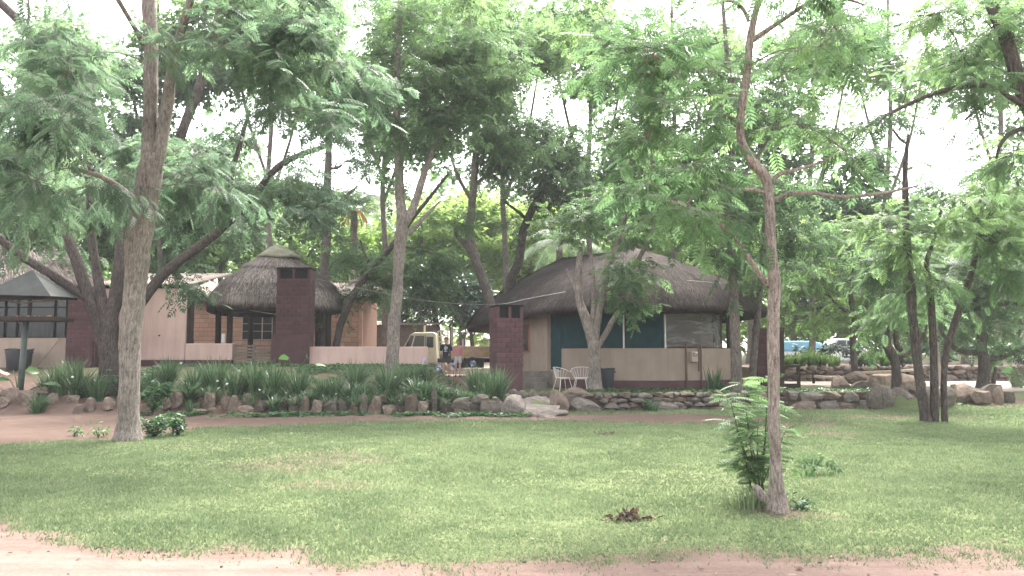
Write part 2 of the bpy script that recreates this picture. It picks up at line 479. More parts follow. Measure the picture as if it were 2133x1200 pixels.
# ground: attribute-driven grass / bare earth
def ground_mat():
    m, t, b = node_mat('ground_cover')
    at = t.nodes.new('ShaderNodeAttribute'); at.attribute_name = 'grass'
    ar = t.nodes.new('ShaderNodeAttribute'); ar.attribute_name = 'pale'
    n = noise_node(t, 2.0, 10, 0.7)
    n2 = noise_node(t, 22.0, 8, 0.75)
    e1 = ramp(t, [(0.25, (0.075, 0.05, 0.041)), (0.5, (0.125, 0.085, 0.069)), (0.75, (0.18, 0.128, 0.106))])
    e2 = ramp(t, [(0.25, (0.115, 0.078, 0.066)), (0.5, (0.175, 0.122, 0.104)), (0.75, (0.24, 0.175, 0.15))])
    g = ramp(t, [(0.25, (0.075, 0.09, 0.042)), (0.5, (0.12, 0.145, 0.068)), (0.75, (0.165, 0.185, 0.095))])
    mixn = t.nodes.new('ShaderNodeMath'); mixn.operation = 'MULTIPLY_ADD'
    mixn.inputs[1].default_value = 0.55
    half = t.nodes.new('ShaderNodeMath'); half.operation = 'MULTIPLY'; half.inputs[1].default_value = 0.45
    t.links.new(n2.outputs['Fac'], half.inputs[0])
    t.links.new(n.outputs['Fac'], mixn.inputs[0]); t.links.new(half.outputs[0], mixn.inputs[2])
    for r_ in (e1, e2, g): t.links.new(mixn.outputs[0], r_.inputs[0])
    mx0 = t.nodes.new('ShaderNodeMix'); mx0.data_type = 'RGBA'      # bare ground with sunlit brightness painted in (pale 1..2)
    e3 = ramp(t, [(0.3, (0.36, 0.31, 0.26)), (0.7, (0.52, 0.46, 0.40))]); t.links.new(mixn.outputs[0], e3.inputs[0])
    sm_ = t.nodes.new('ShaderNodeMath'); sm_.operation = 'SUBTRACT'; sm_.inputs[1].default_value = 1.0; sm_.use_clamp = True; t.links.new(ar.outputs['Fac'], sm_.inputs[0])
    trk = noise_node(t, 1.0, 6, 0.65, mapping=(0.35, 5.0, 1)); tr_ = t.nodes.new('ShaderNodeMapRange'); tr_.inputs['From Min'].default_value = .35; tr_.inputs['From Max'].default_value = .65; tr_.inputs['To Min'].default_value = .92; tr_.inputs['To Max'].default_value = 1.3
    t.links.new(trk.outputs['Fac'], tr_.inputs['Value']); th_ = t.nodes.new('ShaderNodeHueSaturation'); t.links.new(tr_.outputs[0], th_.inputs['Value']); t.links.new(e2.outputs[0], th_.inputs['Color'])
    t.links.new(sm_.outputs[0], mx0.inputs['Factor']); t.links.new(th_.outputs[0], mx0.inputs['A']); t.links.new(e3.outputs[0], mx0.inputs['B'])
    mx = t.nodes.new('ShaderNodeMix'); mx.data_type = 'RGBA'; mx.clamp_factor = True
    t.links.new(ar.outputs['Fac'], mx.inputs['Factor']); t.links.new(e1.outputs[0], mx.inputs['A']); t.links.new(mx0.outputs['Result'], mx.inputs['B'])
    # break the border up with fine noise
    ad = t.nodes.new('ShaderNodeMath'); ad.operation = 'ADD'
    sb = t.nodes.new('ShaderNodeMapRange'); sb.inputs['From Min'].default_value = 0.3; sb.inputs['From Max'].default_value = 0.7
    sb.inputs['To Min'].default_value = -0.35; sb.inputs['To Max'].default_value = 0.35
    t.links.new(n2.outputs['Fac'], sb.inputs['Value'])
    t.links.new(at.outputs['Fac'], ad.inputs[0]); t.links.new(sb.outputs[0], ad.inputs[1])
    st = t.nodes.new('ShaderNodeMapRange'); st.inputs['From Min'].default_value = 0.35; st.inputs['From Max'].default_value = 0.65
    t.links.new(ad.outputs[0], st.inputs['Value'])
    mg = t.nodes.new('ShaderNodeMix'); mg.data_type = 'RGBA'
    t.links.new(st.outputs[0], mg.inputs['Factor']); t.links.new(mx.outputs['Result'], mg.inputs['A']); t.links.new(g.outputs[0], mg.inputs['B'])
    t.links.new(mg.outputs['Result'], b.inputs['Base Color'])
    b.inputs['Roughness'].default_value = 1.0
    b.inputs['Specular IOR Level'].default_value = 0.08
    n3 = noise_node(t, 16, 10, 0.75)
    bp = t.nodes.new('ShaderNodeBump'); bp.inputs['Strength'].default_value = 0.6; bp.inputs['Distance'].default_value = 0.05
    t.links.new(n3.outputs['Fac'], bp.inputs['Height']); t.links.new(bp.outputs[0], b.inputs['Normal'])
    return m
M['ground'] = ground_mat()

# ------------------------------------------------------------------ terrain
def vnoise(x, y, s, seed=0.0):
    """cheap smooth value noise, vectorised"""
    x = np.asarray(x, float) * s + seed * 17.3; y = np.asarray(y, float) * s + seed * 7.1
    xi, yi = np.floor(x), np.floor(y)
    fx, fy = x - xi, y - yi
    fx, fy = fx * fx * (3 - 2 * fx), fy * fy * (3 - 2 * fy)
    def h(a, b):
        v = np.sin(a * 127.1 + b * 311.7) * 43758.5453
        return v - np.floor(v)
    return (h(xi, yi) * (1 - fx) + h(xi + 1, yi) * fx) * (1 - fy) + (h(xi, yi + 1) * (1 - fx) + h(xi + 1, yi + 1) * fx) * fy

def height(x, y):
    x = np.asarray(x, float); y = np.asarray(y, float)
    zl = 0.25 * sst(21.7, 22.6, y) + 0.93 * sst(22.4, 28.5, y)
    zd = 0.32 * sst(21.6, 23.0, y) + 0.33 * sst(24, 36, y)
    zr = 0.43 * sst(23.75, 24.1, y)
    zf = 0.43 * sst(23, 31, y)
    xb = -2.5 - 1.3 * sst(30, 33, y); wl = 1 - sst(-0.5, 0.5, x - xb)
    wr = sst(0.6, 1.5, x)
    wf = sst(11.6, 13.6, x)
    z = zd * (1 - wl) * (1 - wr) + zl * wl * (1 - wr) + wr * (zr * (1 - wf) + zf * wf)
    z = z + 0.02 * (vnoise(x, y, 0.7) - 0.5) * sst(6, 9, y) + 0.012 * (vnoise(x, y, 2.3, 3) - 0.5)
    z = z + 3.5 * sst(60, 140, y)
    return z

def hz(x, y): return float(height(x, y))

def edge(pts):
    P = [GP(px, py) for px, py in pts]
    xs = np.array([p.x for p in P]); ys = np.array([p.y for p in P])
    o = np.argsort(xs)
    return xs[o], ys[o]
ROAD_E = edge([(-500, 1075), (0, 1085), (120, 1112), (260, 1150), (420, 1152), (600, 1160), (760, 1178), (900, 1187), (1060, 1178), (1300, 1163), (1500, 1160), (1800, 1154), (2133, 1152), (2600, 1150)])
LAWN_T = edge([(-300, 935), (0, 925), (240, 918), (330, 905), (430, 890), (560, 886), (800, 880), (1060, 876), (1250, 880), (1450, 884), (1560, 880)])
PATH_T = edge([(-300, 836), (0, 838), (300, 855), (500, 866), (800, 864), (1060, 866), (1300, 860), (1450, 862), (1560, 868)])

def masks(x, y):
    """grass weight 0..1, pale weight (road-like, plus painted sunlit brightness)"""
    x = np.asarray(x, float); y = np.asarray(y, float)
    re = np.interp(x, *ROAD_E); lt = np.interp(x, *LAWN_T); pt = np.interp(x, *PATH_T)
    wob = (vnoise(x, y, 1.1, 1) - 0.5) * 0.8 + (vnoise(x, y, 3.7, 2) - 0.5) * 0.6 + (vnoise(x, y, 9.0, 4) - 0.5) * 0.4
    grass = sst(-0.45, 0.6, y - re + wob * 0.55 - 0.05)
    road = 1 - sst(-0.5, 0.5, y - re + wob * 0.3)
    inpath = sst(-0.5, 0.5, y - lt + wob * 0.9) * (1 - sst(-0.7, 0.3, y - pt + wob * 0.9)) * (1 - sst(5.4, 7.4, x + wob * 1.2))
    # patches of bare earth in front of the walls on the right and thin spots in the lawn
    for px, py, rx, ry in ((1640, 884, 1.9, 1.4), (1840, 868, 2.6, 1.0), (1500, 872, 1.5, 1.2), (2120, 846, 2.2, 1.3), (1690, 905, 1.2, 0.7)):
        c = GP(px, py)
        dd = ((x - c.x) / rx) ** 2 + ((y - c.y) / ry) ** 2
        inpath = np.maximum(inpath, (1 - sst(0.1, 1.6, dd + wob * 1.2)) * 0.75)
    for px, py, rx, ry, k in ((1618, 1064, .38, .22, .8), (640, 960, 1.6, 1.8, 0.5), (1660, 1075, 0.55, 0.25, 0.6), (1480, 1000, 1.1, 0.9, 0.35), (700, 1010, 0.8, 0.6, 0.45), (480, 925, 1.0, 1.2, 0.35), (860, 1075, 0.3, 0.15, 0.6)):
        c = GP(px, py)
        dd = ((x - c.x) / rx) ** 2 + ((y - c.y) / ry) ** 2
        inpath = np.maximum(inpath, (1 - sst(0.1, 1.4, dd + wob * 1.2)) * k)
    grass = grass * (1 - inpath)
    bed = sst(21.3, 21.9, y) * (1 - sst(-0.3, 0.6, x)) * (1 - .45 * sst(25.0, 26.5, y + wob))
    grass = grass * (1 - 0.85 * bed)
    drive = sst(-2.6, -1.9, x + 1.3 * sst(30, 33, y)) * (1 - sst(-0.2, 0.4, x)) * sst(26, 27, y)
    grass = grass * (1 - drive)
    yard = (1 - sst(-4, -3.2, x)) * sst(29.7, 30.2, y) * (1 - sst(48, 52, y))
    grass = grass * (1 - yard)
    thin = vnoise(x, y, 0.55, 5)
    grass = grass * (0.82 + 0.3 * thin)
    sun_patch = sst(10.5, 12.0, x + wob) * sst(27.5, 29.0, y + wob - .25 * np.maximum(0, 16 - x) * 0)
    grass = grass * (1 - .92 * sun_patch)
    pale = np.clip(1.0 * sun_patch + road * 0.95 + 0.4 * sst(31, 34, y) * sst(-4, -3, x) + 0.15 * inpath, 0, 1)
    sun_pale = np.clip(sun_patch + .9 * sst(36, 38.5, y) * sst(-7, -5.5, x) * (1 - sst(4, 6, x)), 0, 1)  # sunlit glare of the open ground, painted in as paler colour
    grass = grass * (1 - sun_pale)
    return np.clip(grass, 0, 1), np.clip(pale + sun_pale, 0, 2)

def build_ground():
    xs = np.unique(np.concatenate([np.arange(-150, -30, 15), np.arange(-30, -16, 1.0), np.arange(-16, 20, 0.16), np.arange(20, 34, 1.0), np.arange(34, 155, 15)]))
    ys = np.unique(np.concatenate([np.arange(-60, -4, 8), np.arange(-4, 3, 0.6), np.arange(3, 32, 0.14), np.arange(32, 60, 0.7), np.arange(60, 120, 4), np.arange(120, 221, 20)]))
    X, Y = np.meshgrid(xs, ys)
    Z = height(X, Y)
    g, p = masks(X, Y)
    nx, ny = len(xs), len(ys)
    idx = np.arange(nx * ny).reshape(ny, nx)
    quads = np.stack([idx[:-1, :-1], idx[:-1, 1:], idx[1:, 1:], idx[1:, :-1]], -1).reshape(-1, 4)
    cx = ((X[:-1, :-1] + X[1:, 1:]) / 2).ravel(); cyy = ((Y[:-1, :-1] + Y[1:, 1:]) / 2).ravel()
    re = np.interp(cx, *ROAD_E); lt = np.interp(cx, *LAWN_T); pt = np.interp(cx, *PATH_T)
    sel = np.full(len(cx), 1)
    sel[cyy < re] = 0
    sel[(cyy > lt) & (cyy < pt) & (cx < 6.6)] = 2
    sel[cyy >= 23.9] = 3
    sel[(cyy >= np.maximum(pt, 21.3)) & (cx < 0.4) & (cyy < 27.5)] = 4
    verts = np.stack([X.ravel(), Y.ravel(), Z.ravel()], -1)
    for k, nm in enumerate(('road', 'lawn', 'dirt_path', 'terrace_ground', 'planting_bed')):
        q = quads[sel == k]
        used, inv = np.unique(q, return_inverse=True)
        me = fast_mesh(nm, verts[used], inv.reshape(q.shape), M['ground'], k=4, smooth=True)
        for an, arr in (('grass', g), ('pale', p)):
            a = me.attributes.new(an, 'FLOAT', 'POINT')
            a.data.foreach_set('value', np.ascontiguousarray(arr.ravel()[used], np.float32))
        o = link(nm, me)
        o['kind'] = 'structure'
build_ground()

# ------------------------------------------------------------------ rocks
def rock_mesh(name, mat, seed, sub=2, flat=1.0, boxy=0.55, amp=0.22, taper=0.0):
    """irregular stone inscribed in about the unit cube (size 1)"""
    bm = bmesh.new()
    bmesh.ops.create_cube(bm, size=1.0)
    bmesh.ops.subdivide_edges(bm, edges=bm.edges, cuts=sub, use_grid_fill=True)
    off = Vector((seed * 3.17, seed * 1.31, seed * 2.41))
    for v in bm.verts:
        sp = v.co.normalized() * 0.56
        p = v.co * boxy + sp * (1 - boxy)
        nz = mnoise.noise(p * 1.7 + off) * amp + mnoise.noise(p * 4.5 + off) * amp * 0.35
        p = p * (1 + nz)
        p.z *= flat
        k_ = 1 - taper * (p.z + .5) * (.6 + .4 * math.sin(seed)); p.x *= k_; p.y *= k_
        v.co = p
    # chop with a couple of planes for faceted faces
    rr = random.Random(seed)
    for k in range(8):
        n = Vector((rr.uniform(-1, 1), rr.uniform(-1, 1), rr.uniform(-0.5, 1))).normalized()
        d = rr.uniform(0.27, 0.40)
        for v in bm.verts:
            t = v.co.dot(n) - d
            if t > 0: v.co -= n * t * 0.85
    me = bpy.data.meshes.new(name)
    bm.to_mesh(me); bm.free()
    me.materials.append(M[mat])
    return me
ROCKS = {k: [rock_mesh('stone_' + k, k, 11 * i + j * 5 + 1, sub=1, boxy=0.72, amp=0.25) for i in range(6)] for j, k in enumerate(('rock_tan', 'rock_grey', 'rock_dark'))}
BOULD = {k: [rock_mesh('boulder_' + k, k, 7 * i + j * 13 + 3, sub=5, boxy=0.45, amp=0.3) for i in range(4)] for j, k in enumerate(('rock_tan', 'rock_grey', 'rock_dark'))}
BEDR = {k: [rock_mesh('bedstone_' + k, k, 9 * i + j * 3 + 2, sub=3, boxy=0.6, amp=0.3, taper=0.45) for i in range(5)] for j, k in enumerate(('rock_tan', 'rock_grey', 'rock_dark'))}

def stone(parent, p, size, lib=ROCKS, mat=None, rz=None, tilt=0.12, name='stone'):
    mat = mat or random.choices(('rock_tan', 'rock_grey', 'rock_dark'), (5, 3, 2))[0]
    me = random.choice(lib[mat])
    loc = Vector(p) - (Vector(parent.location) if parent else Vector((0, 0, 0)))
    return link(name, me, parent, loc, (random.uniform(-tilt, tilt), random.uniform(-tilt, tilt), random.uniform(0, 6.28) if rz is None else rz), size)

# ------------------------------------------------------------------ brickwork
_bm = bmesh.new(); bmesh.ops.create_cube(_bm, size=1.0)
_base = bpy.data.meshes.new('brick'); _bm.to_mesh(_base); _bm.free()
BRICK = {}
def brick_mesh(mat):
    if mat not in BRICK:
        me = _base.copy(); me.name = 'brick_' + mat; me.materials.append(M[mat]); BRICK[mat] = me
    return BRICK[mat]

def brick_face(parent, origin, rz, width, z0, z1, bw, bh, mat, th=0.05, skip=(), gap=0.012, jit=0.004, name='brick'):
    """bricks on a vertical face; origin = world left-bottom (x,y); rz = direction of the face's run; bricks bulge outwards (to the right-hand normal, -y for rz=0)
    skip: rectangles (u0,u1,z0,z1) left open"""
    me = brick_mesh(mat)
    u = Vector((math.cos(rz), math.sin(rz), 0)); nrm = Vector((math.sin(rz), -math.cos(rz), 0))
    pl = Vector(parent.location)
    rows = max(1, round((z1 - z0) / bh)); bh = (z1 - z0) / rows
    for r_ in range(rows):
        z = z0 + r_ * bh
        x = -(bw / 2) * (r_ % 2)
        while x < width - 0.01:
            a, b = max(0, x), min(width, x + bw)
            x += bw
            if b - a < 0.03: continue
            segs = [(a, b)]
            for s0, s1, q0, q1 in skip:
                if z + bh / 2 > q0 and z + bh / 2 < q1:
                    ns = []
                    for c, d in segs:
                        if d <= s0 or c >= s1: ns.append((c, d)); continue
                        if c < s0: ns.append((c, s0))
                        if d > s1: ns.append((s1, d))
                    segs = ns
            for c, d in segs:
                if d - c < 0.04: continue
                ctr = Vector((origin[0], origin[1], 0)) + u * ((c + d) / 2) + Vector((0, 0, z + bh / 2)) + nrm * random.uniform(-jit, jit)
                link(name, me, parent, ctr - pl, (random.uniform(-.006, .006), random.uniform(-.006, .006), rz + random.uniform(-.008, .008)), (d - c - gap, th, bh - gap))

def corrugated(mb, a, b, c, waves, amp=0.03, th=0.015):
    """sheet from edge a->b (eave) sloping up to a+(c-a); waves along a->b"""
    a, b, c = Vector(a), Vector(b), Vector(c)
    n = waves * 6
    up = (b - a).cross(c - a).normalized()
    if up.z < 0: up = -up
    vs, fs = [], []
    for i in range(n + 1):
        t = i / n
        o = up * (math.sin(t * waves * 2 * math.pi) * amp)
        for q in (a + (b - a) * t, a + (b - a) * t + (c - a)):
            vs.append(q + o); vs.append(q + o - up * th)
    for i in range(n):
        k = i * 4; l = k + 4
        fs += [(k, l, l + 2, k + 2), (k + 1, k + 3, l + 3, l + 1), (k, k + 1, l + 1, l), (k + 2, l + 2, l + 3, k + 3)]
    fs += [(0, 2, 3, 1), (n * 4, n * 4 + 1, n * 4 + 3, n * 4 + 2)]
    mb.add(vs, fs)

# ------------------------------------------------------------------ thatch
def thatch_roof(parent, ringf, name, mat, straw_mat, layers, nth=96, th=0.22, n_straw=16000, straw_len=0.45, fringe=2600, seg_t=18):
    """ringf(t, th) -> Vector; t=0 eave, t=1 ridge.  layers: t values where a course of thatch ends"""
    vs, fs = [], []
    pl = Vector(parent.location)
    tv = np.linspace(0, 1, seg_t)
    ts = sorted(set([0.0, 1.0] + [float(t) for t in tv] + [l for l in layers] + [l - 0.012 for l in layers if l > 0.02]))
    def lift(t):
        k = 0.0
        for l in layers:
            if t < l: 
                k += 0.0
        # each course is thickest at its lower edge
        ls = [0.0] + list(layers) + [1.0]
        for a, b in zip(ls[:-1], ls[1:]):
            if a <= t < b: return 0.11 * (1 - (t - a) / (b - a))
        return 0
    for t in ts:
        for k in range(nth):
            a = 2 * math.pi * k / nth
            p = ringf(t, a)
            j = mnoise.noise(p * 1.3) * 0.07 + mnoise.noise(p * 4.0) * 0.035
            vs.append(p + Vector((0, 0, lift(t) + j - (0.05 if t == 0 else 0))) - pl)
    m = len(ts)
    for i in range(m - 1):
        for k in range(nth):
            fs.append((i * nth + k, i * nth + (k + 1) % nth, (i + 1) * nth + (k + 1) % nth, (i + 1) * nth + k))
    # eave underside: thick cut edge, then the inner surface up to the ridge
    b0 = len(vs)
    under = [(0.0, -th), (0.25, -th * 0.9), (0.6, -th * 0.8), (0.96, -th * 0.8)]
    for t, dz in under:
        for k in range(nth):
            p = ringf(t, 2 * math.pi * k / nth)
            inn = ringf(min(1, t + 0.03), 2 * math.pi * k / nth)
            q = inn.copy(); q.z = p.z + dz
            vs.append(q - pl)
    for k in range(nth):
        fs.append((k, b0 + k, b0 + (k + 1) % nth, (k + 1) % nth))
    for i in range(len(under) - 1):
        for k in range(nth):
            fs.append((b0 + i * nth + k, b0 + (i + 1) * nth + k, b0 + (i + 1) * nth + (k + 1) % nth, b0 + i * nth + (k + 1) % nth))
    fs.append(tuple((m - 1) * nth + k for k in range(nth)))
    me = mesh_from(name, vs, fs, M[mat], smooth=True)
    o = link(name, me, parent)
    # straws lying down the slope + fringe at the eave
    V, T, tint = [], [], []
    for i in range(n_straw + fringe):
        if i < n_straw:
            t = random.random() ** 1.25; 
        else:
            t = random.choice([0.0] * 4 + list(layers)) + random.uniform(0, 0.03)
        a = random.uniform(0, 2 * math.pi)
        p = ringf(min(1, t + 0.02), a); q0 = ringf(max(0, t - 0.06), a + random.uniform(-.02, .02))
        if t < 0.06:
            q0 = ringf(0, a) + (ringf(0, a) - ringf(0.06, a)) * 0.3
        d = (q0 - p); 
        if d.length < 1e-5: continue
        d.normalize()
        L = straw_len * random.uniform(0.5, 1.2) * (0.6 if t < 0.02 else 1)
        lf = lift(t) + 0.02 + random.uniform(0, 0.05)
        s = Vector((-math.sin(a), math.cos(a), 0))
        w = random.uniform(0.008, 0.018)
        dd = (d + s * random.uniform(-.16, .16) + Vector((0, 0, random.uniform(-.02, .1)))).normalized()
        base = p + Vector((0, 0, lf)) - pl
        b = len(V)
        V += [base - s * w, base + s * w, base + dd * L + Vector((0, 0, -0.02))]
        T.append((b, b + 1, b + 2))
        c = random.random() * 0.7 + 0.3 * mnoise.noise(p * 0.9) + 0.1
        tint += [c, c, min(1, c + 0.15)]
    me = fast_mesh('straw', np.array(V), np.array(T), M[straw_mat], np.clip(tint, 0, 1))
    s_ = link('straw', me, parent)
    s_['kind'] = 'stuff'
    return o

# ------------------------------------------------------------------ the thatched round house on the right
HC = Vector((4.9, 31.0, 0)); HR = 3.9; HZ = 0.40
P1, P2 = Vector((4.9, 31.0)), Vector((2.5, 38.0))
house = thing('round_house', 'large thatched round house with green netting and cream walls on maroon plinth', 'house', (HC.x, HC.y, HZ))
def house_ring(t, a):
    # stadium around the axis P1-P2
    ax = (P2 - P1).normalized(); 
    d = Vector((math.cos(a), math.sin(a)))
    k = d.dot(ax)
    w = max(0.0, min(1.0, 0.5 + 0.5 * max(-1, min(1, k * 2.2))))
    c = P1 + (P2 - P1) * w
    re_ = 4.85 + 0.12 * math.sin(3 * a + 1)
    prof = (1 - t) * (1 + 0.52 * t)          # slightly convex
    r_ = re_ * prof
    zed = 3.17 - 0.30 * w
    zrd = 5.75 + 0.5 * w
    zz = zed + (zrd - zed) * (t ** 0.93)
    return Vector((c.x + d.x * r_, c.y + d.y * r_, zz))
thatch_roof(house, house_ring, 'roof', 'thatch_dark', 'straw_dark', [], nth=128, th=0.13, n_straw=30000, fringe=5000, straw_len=0.4)
def hb(): return MB()
mb = MB(); arc_wall(mb, HC, HR, -143, 62, 0.74, 1.84, 0.22, 48); mb.build('low_wall', M['cream'], house, off=house.location)
mb = MB(); arc_wall(mb, HC, HR + 0.03, -143, 62, 0.2, 0.735, 0.26, 48); mb.build('plinth', M['maroon'], house, off=house.location)
mb = MB(); arc_wall(mb, HC, HR - 0.02, -154, -143.2, 0.2, 1.08, 0.2, 4); mb.build('door_base', M['cream'], house, off=house.location)
# flat side wall running back on the left
A = Vector((HC.x + HR * math.cos(R(-154)), HC.y + HR * math.sin(R(-154)), 0))
Bp = Vector((0.42, 31.8, 0)); Cp = Vector((-0.35, 38.5, 0))
mb = MB()
for p, q, zt in ((A, Bp, 3.3), (Bp, Cp, 3.1)):
    d = (q - p); mid = (p + q) / 2
    mb.box((mid.x, mid.y, (0.95 + zt) / 2), (d.length, 0.2, zt - 0.95), rz=math.atan2(d.y, d.x))
mb.build('side_wall', M['cream'], house, off=house.location)
mb = MB()
for p, q in ((A, Bp), (Bp, Cp)):
    d = (q - p); mid = (p + q) / 2
    mb.box((mid.x, mid.y, 0.575), (d.length, 0.19, 0.75), rz=math.atan2(d.y, d.x))
mb.build('side_wall_footing', M['concrete'], house, off=house.location)
# side window with a red-brown frame on the receding part
mb = MB(); d = (Bp - A).normalized(); n_ = Vector((d.y, -d.x, 0)); n_ = n_ if n_.y < 0 else -n_
wc = A + d * 2.15
for s_ in (-0.42, 0.42): mb.bar(wc + d * s_ + n_ * 0.12 + Vector((0, 0, 1.75)), wc + d * s_ + n_ * 0.12 + Vector((0, 0, 2.75)), 0.07, 0.07)
for z in (1.75, 2.75): mb.bar(wc - d * 0.45 + n_ * 0.12 + Vector((0, 0, z)), wc + d * 0.45 + n_ * 0.12 + Vector((0, 0, z)), 0.07, 0.07)
wf = mb.build('window', M['red_frame'], house, off=house.location)
mb = MB(); mb.box(wc + n_ * 0.115 + Vector((0, 0, 2.25)), (0.8, 0.01, 0.95), rz=math.atan2(d.y, d.x)); mb.build('pane', M['glass'], wf, off=house.location)
# netting panels
def net_panel(a0, a1, z0, z1, name, mat, n=24, rad=HR - 0.05, amp=0.025):
    vs, fs = [], []
    nz = 9
    for i in range(n + 1):
        a = R(a0 + (a1 - a0) * i / n)
        for j in range(nz):
            z = z0 + (z1 - z0) * j / (nz - 1)
            r_ = rad + amp * math.sin(i * 1.1 + j * 0.6) * 0.6 + amp * mnoise.noise(Vector((i * .5, j * .7, a0)))
            vs.append(Vector((HC.x + r_ * math.cos(a), HC.y + r_ * math.sin(a), z)) - house.location)
    for i in range(n):
        for j in range(nz - 1):
            k = i * nz + j
            fs.append((k, k + nz, k + nz + 1, k + 1))
    me = mesh_from(name, vs, fs, M[mat], smooth=True)
    return link(name, me, house)
net_panel(-154, -143.4, 1.06, 3.1, 'shade_net', 'net', 6)
net_panel(-143, -106.2, 1.80, 3.1, 'shade_net', 'net', 20)
net_panel(-105.5, -85.6, 1.80, 3.1, 'shade_net', 'net', 12)
net_panel(-84.6, -50.5, 1.86, 3.05, 'plastic_sheet', 'plastic', 30, HR - 0.04, 0.03)
for a in (-105.8, -85.1):
    mb = MB(); p = Vector((HC.x + (HR + 0.02) * math.cos(R(a)), HC.y + (HR + 0.02) * math.sin(R(a)), 0))
    mb.bar(p + Vector((0, 0, 1.83)), p + Vector((0, 0, 2.98)), 0.05, 0.04); mb.build('batten', M['white_metal'], house, off=house.location)
for a in (-154, -49, -40, -13, 5, 25, 45, 62):
    mb = MB(); p = Vector((HC.x + (HR - 0.12) * math.cos(R(a)), HC.y + (HR - 0.12) * math.sin(R(a)), 0))
    mb.tube([p + Vector((0, 0, 1.0)), p + Vector((0, 0, 3.35))], [0.08, 0.075], 10); mb.build('post', M['dark_wood'], house, smooth=True, off=house.location)
mb = MB(); arc_wall(mb, HC, HR - 0.03, -154, 62, 3.02, 3.2, 0.14, 48); mb.build('ring_beam', M['dark_wood'], house, off=house.location)
mb = MB(); arc_wall(mb, HC, HR + 0.01, -143, -48, 1.842, 1.875, 0.2, 30); mb.build('wall_rail', M['dark_wood'], house, off=house.location)
# faint interior partition (keeps the inside dark) and floor
mb = MB(); mb.box((5.0, 33.2, 2.0), (7.2, 0.15, 2.9)); mb.build('inner_wall', M['cream'], house, off=house.location)
mb = MB(); mb.lathe((HC.x, HC.y, 0), [(3.7, 0.6), (3.7, 0.95)], 40); mb.build('floor', M['concrete'], house, off=house.location)
# entrance steps
for i, (px0, px1, z, dy) in enumerate(((1076, 1140, 0.62, 28.3), (1084, 1137, 0.80, 28.7), (1090, 1172, 1.02, 29.2))):
    x0, x1 = W(px0, 740, dy).x, W(px1, 740, dy).x
    mb = MB(); mb.box(((x0 + x1) / 2, dy + 0.5 - i * 0.05, (z + 0.25) / 2), (x1 - x0, 0.9, z - 0.25)); mb.build('step', M['concrete'], house, bevel=0.015, off=house.location)
# pipes and electricity meter on the wall
def on_wall(px, r_=HR + 0.04):
    # angle on the front arc for a photo column
    best = min(range(-1430, 600), key=lambda k: abs((HC.x + r_ * math.cos(R(k / 10))) / (HC.y + r_ * math.sin(R(k / 10))) - (px - CXP) / FPX) + (10 if k > 0 else 0))
    a = R(best / 10)
    return Vector((HC.x + r_ * math.cos(a), HC.y + r_ * math.sin(a), 0)), a
for px, z0, z1, r_ in ((1428, 0.45, 2.0, 0.035), (1459, 0.45, 1.95, 0.03), (1454, 1.05, 1.9, 0.02)):
    p, a = on_wall(px); mb = MB(); mb.tube([p + Vector((0, 0, z0)), p + Vector((0, 0, z1))], r_, 8); mb.build('pipe', M['pipe'], house, smooth=True, off=house.location)
p, a = on_wall(1400, HR + 0.05); q, a2 = on_wall(1470, HR + 0.05); r3, _ = on_wall(1435, HR + 0.05)
mb = MB(); mb.tube([p + Vector((0, 0, 1.9)), r3 + Vector((0, 0, 1.9)), q + Vector((0, 0, 1.9))], 0.018, 6); mb.build('pipe', M['pipe'], house, off=house.location)
p, a = on_wall(1444, HR + 0.1)
meter = thing('electricity_meter', 'small cream electricity meter box fixed to the round house wall', 'meter box', (p.x, p.y, 1.55), a + math.pi / 2)
mb = MB(); mb.box((0, 0, 0), (0.24, 0.16, 0.36)); mb.build('case', M['meter'], meter, bevel=0.02)
mb = MB(); mb.box((0.0, -0.085, 0.06), (0.17, 0.012, 0.10)); mb.build('display', M['glass'], meter)
for i in range(3):
    mb = MB(); mb.box((-0.045 + i * 0.045, -0.093, 0.06), (0.02, 0.004, 0.04)); mb.build('dial', M['white_metal'], meter)
mb = MB(); mb.box((0.05, -0.084, 0.135), (0.09, 0.008, 0.05)); mb.build('label_plate', M['white_metal'], meter)

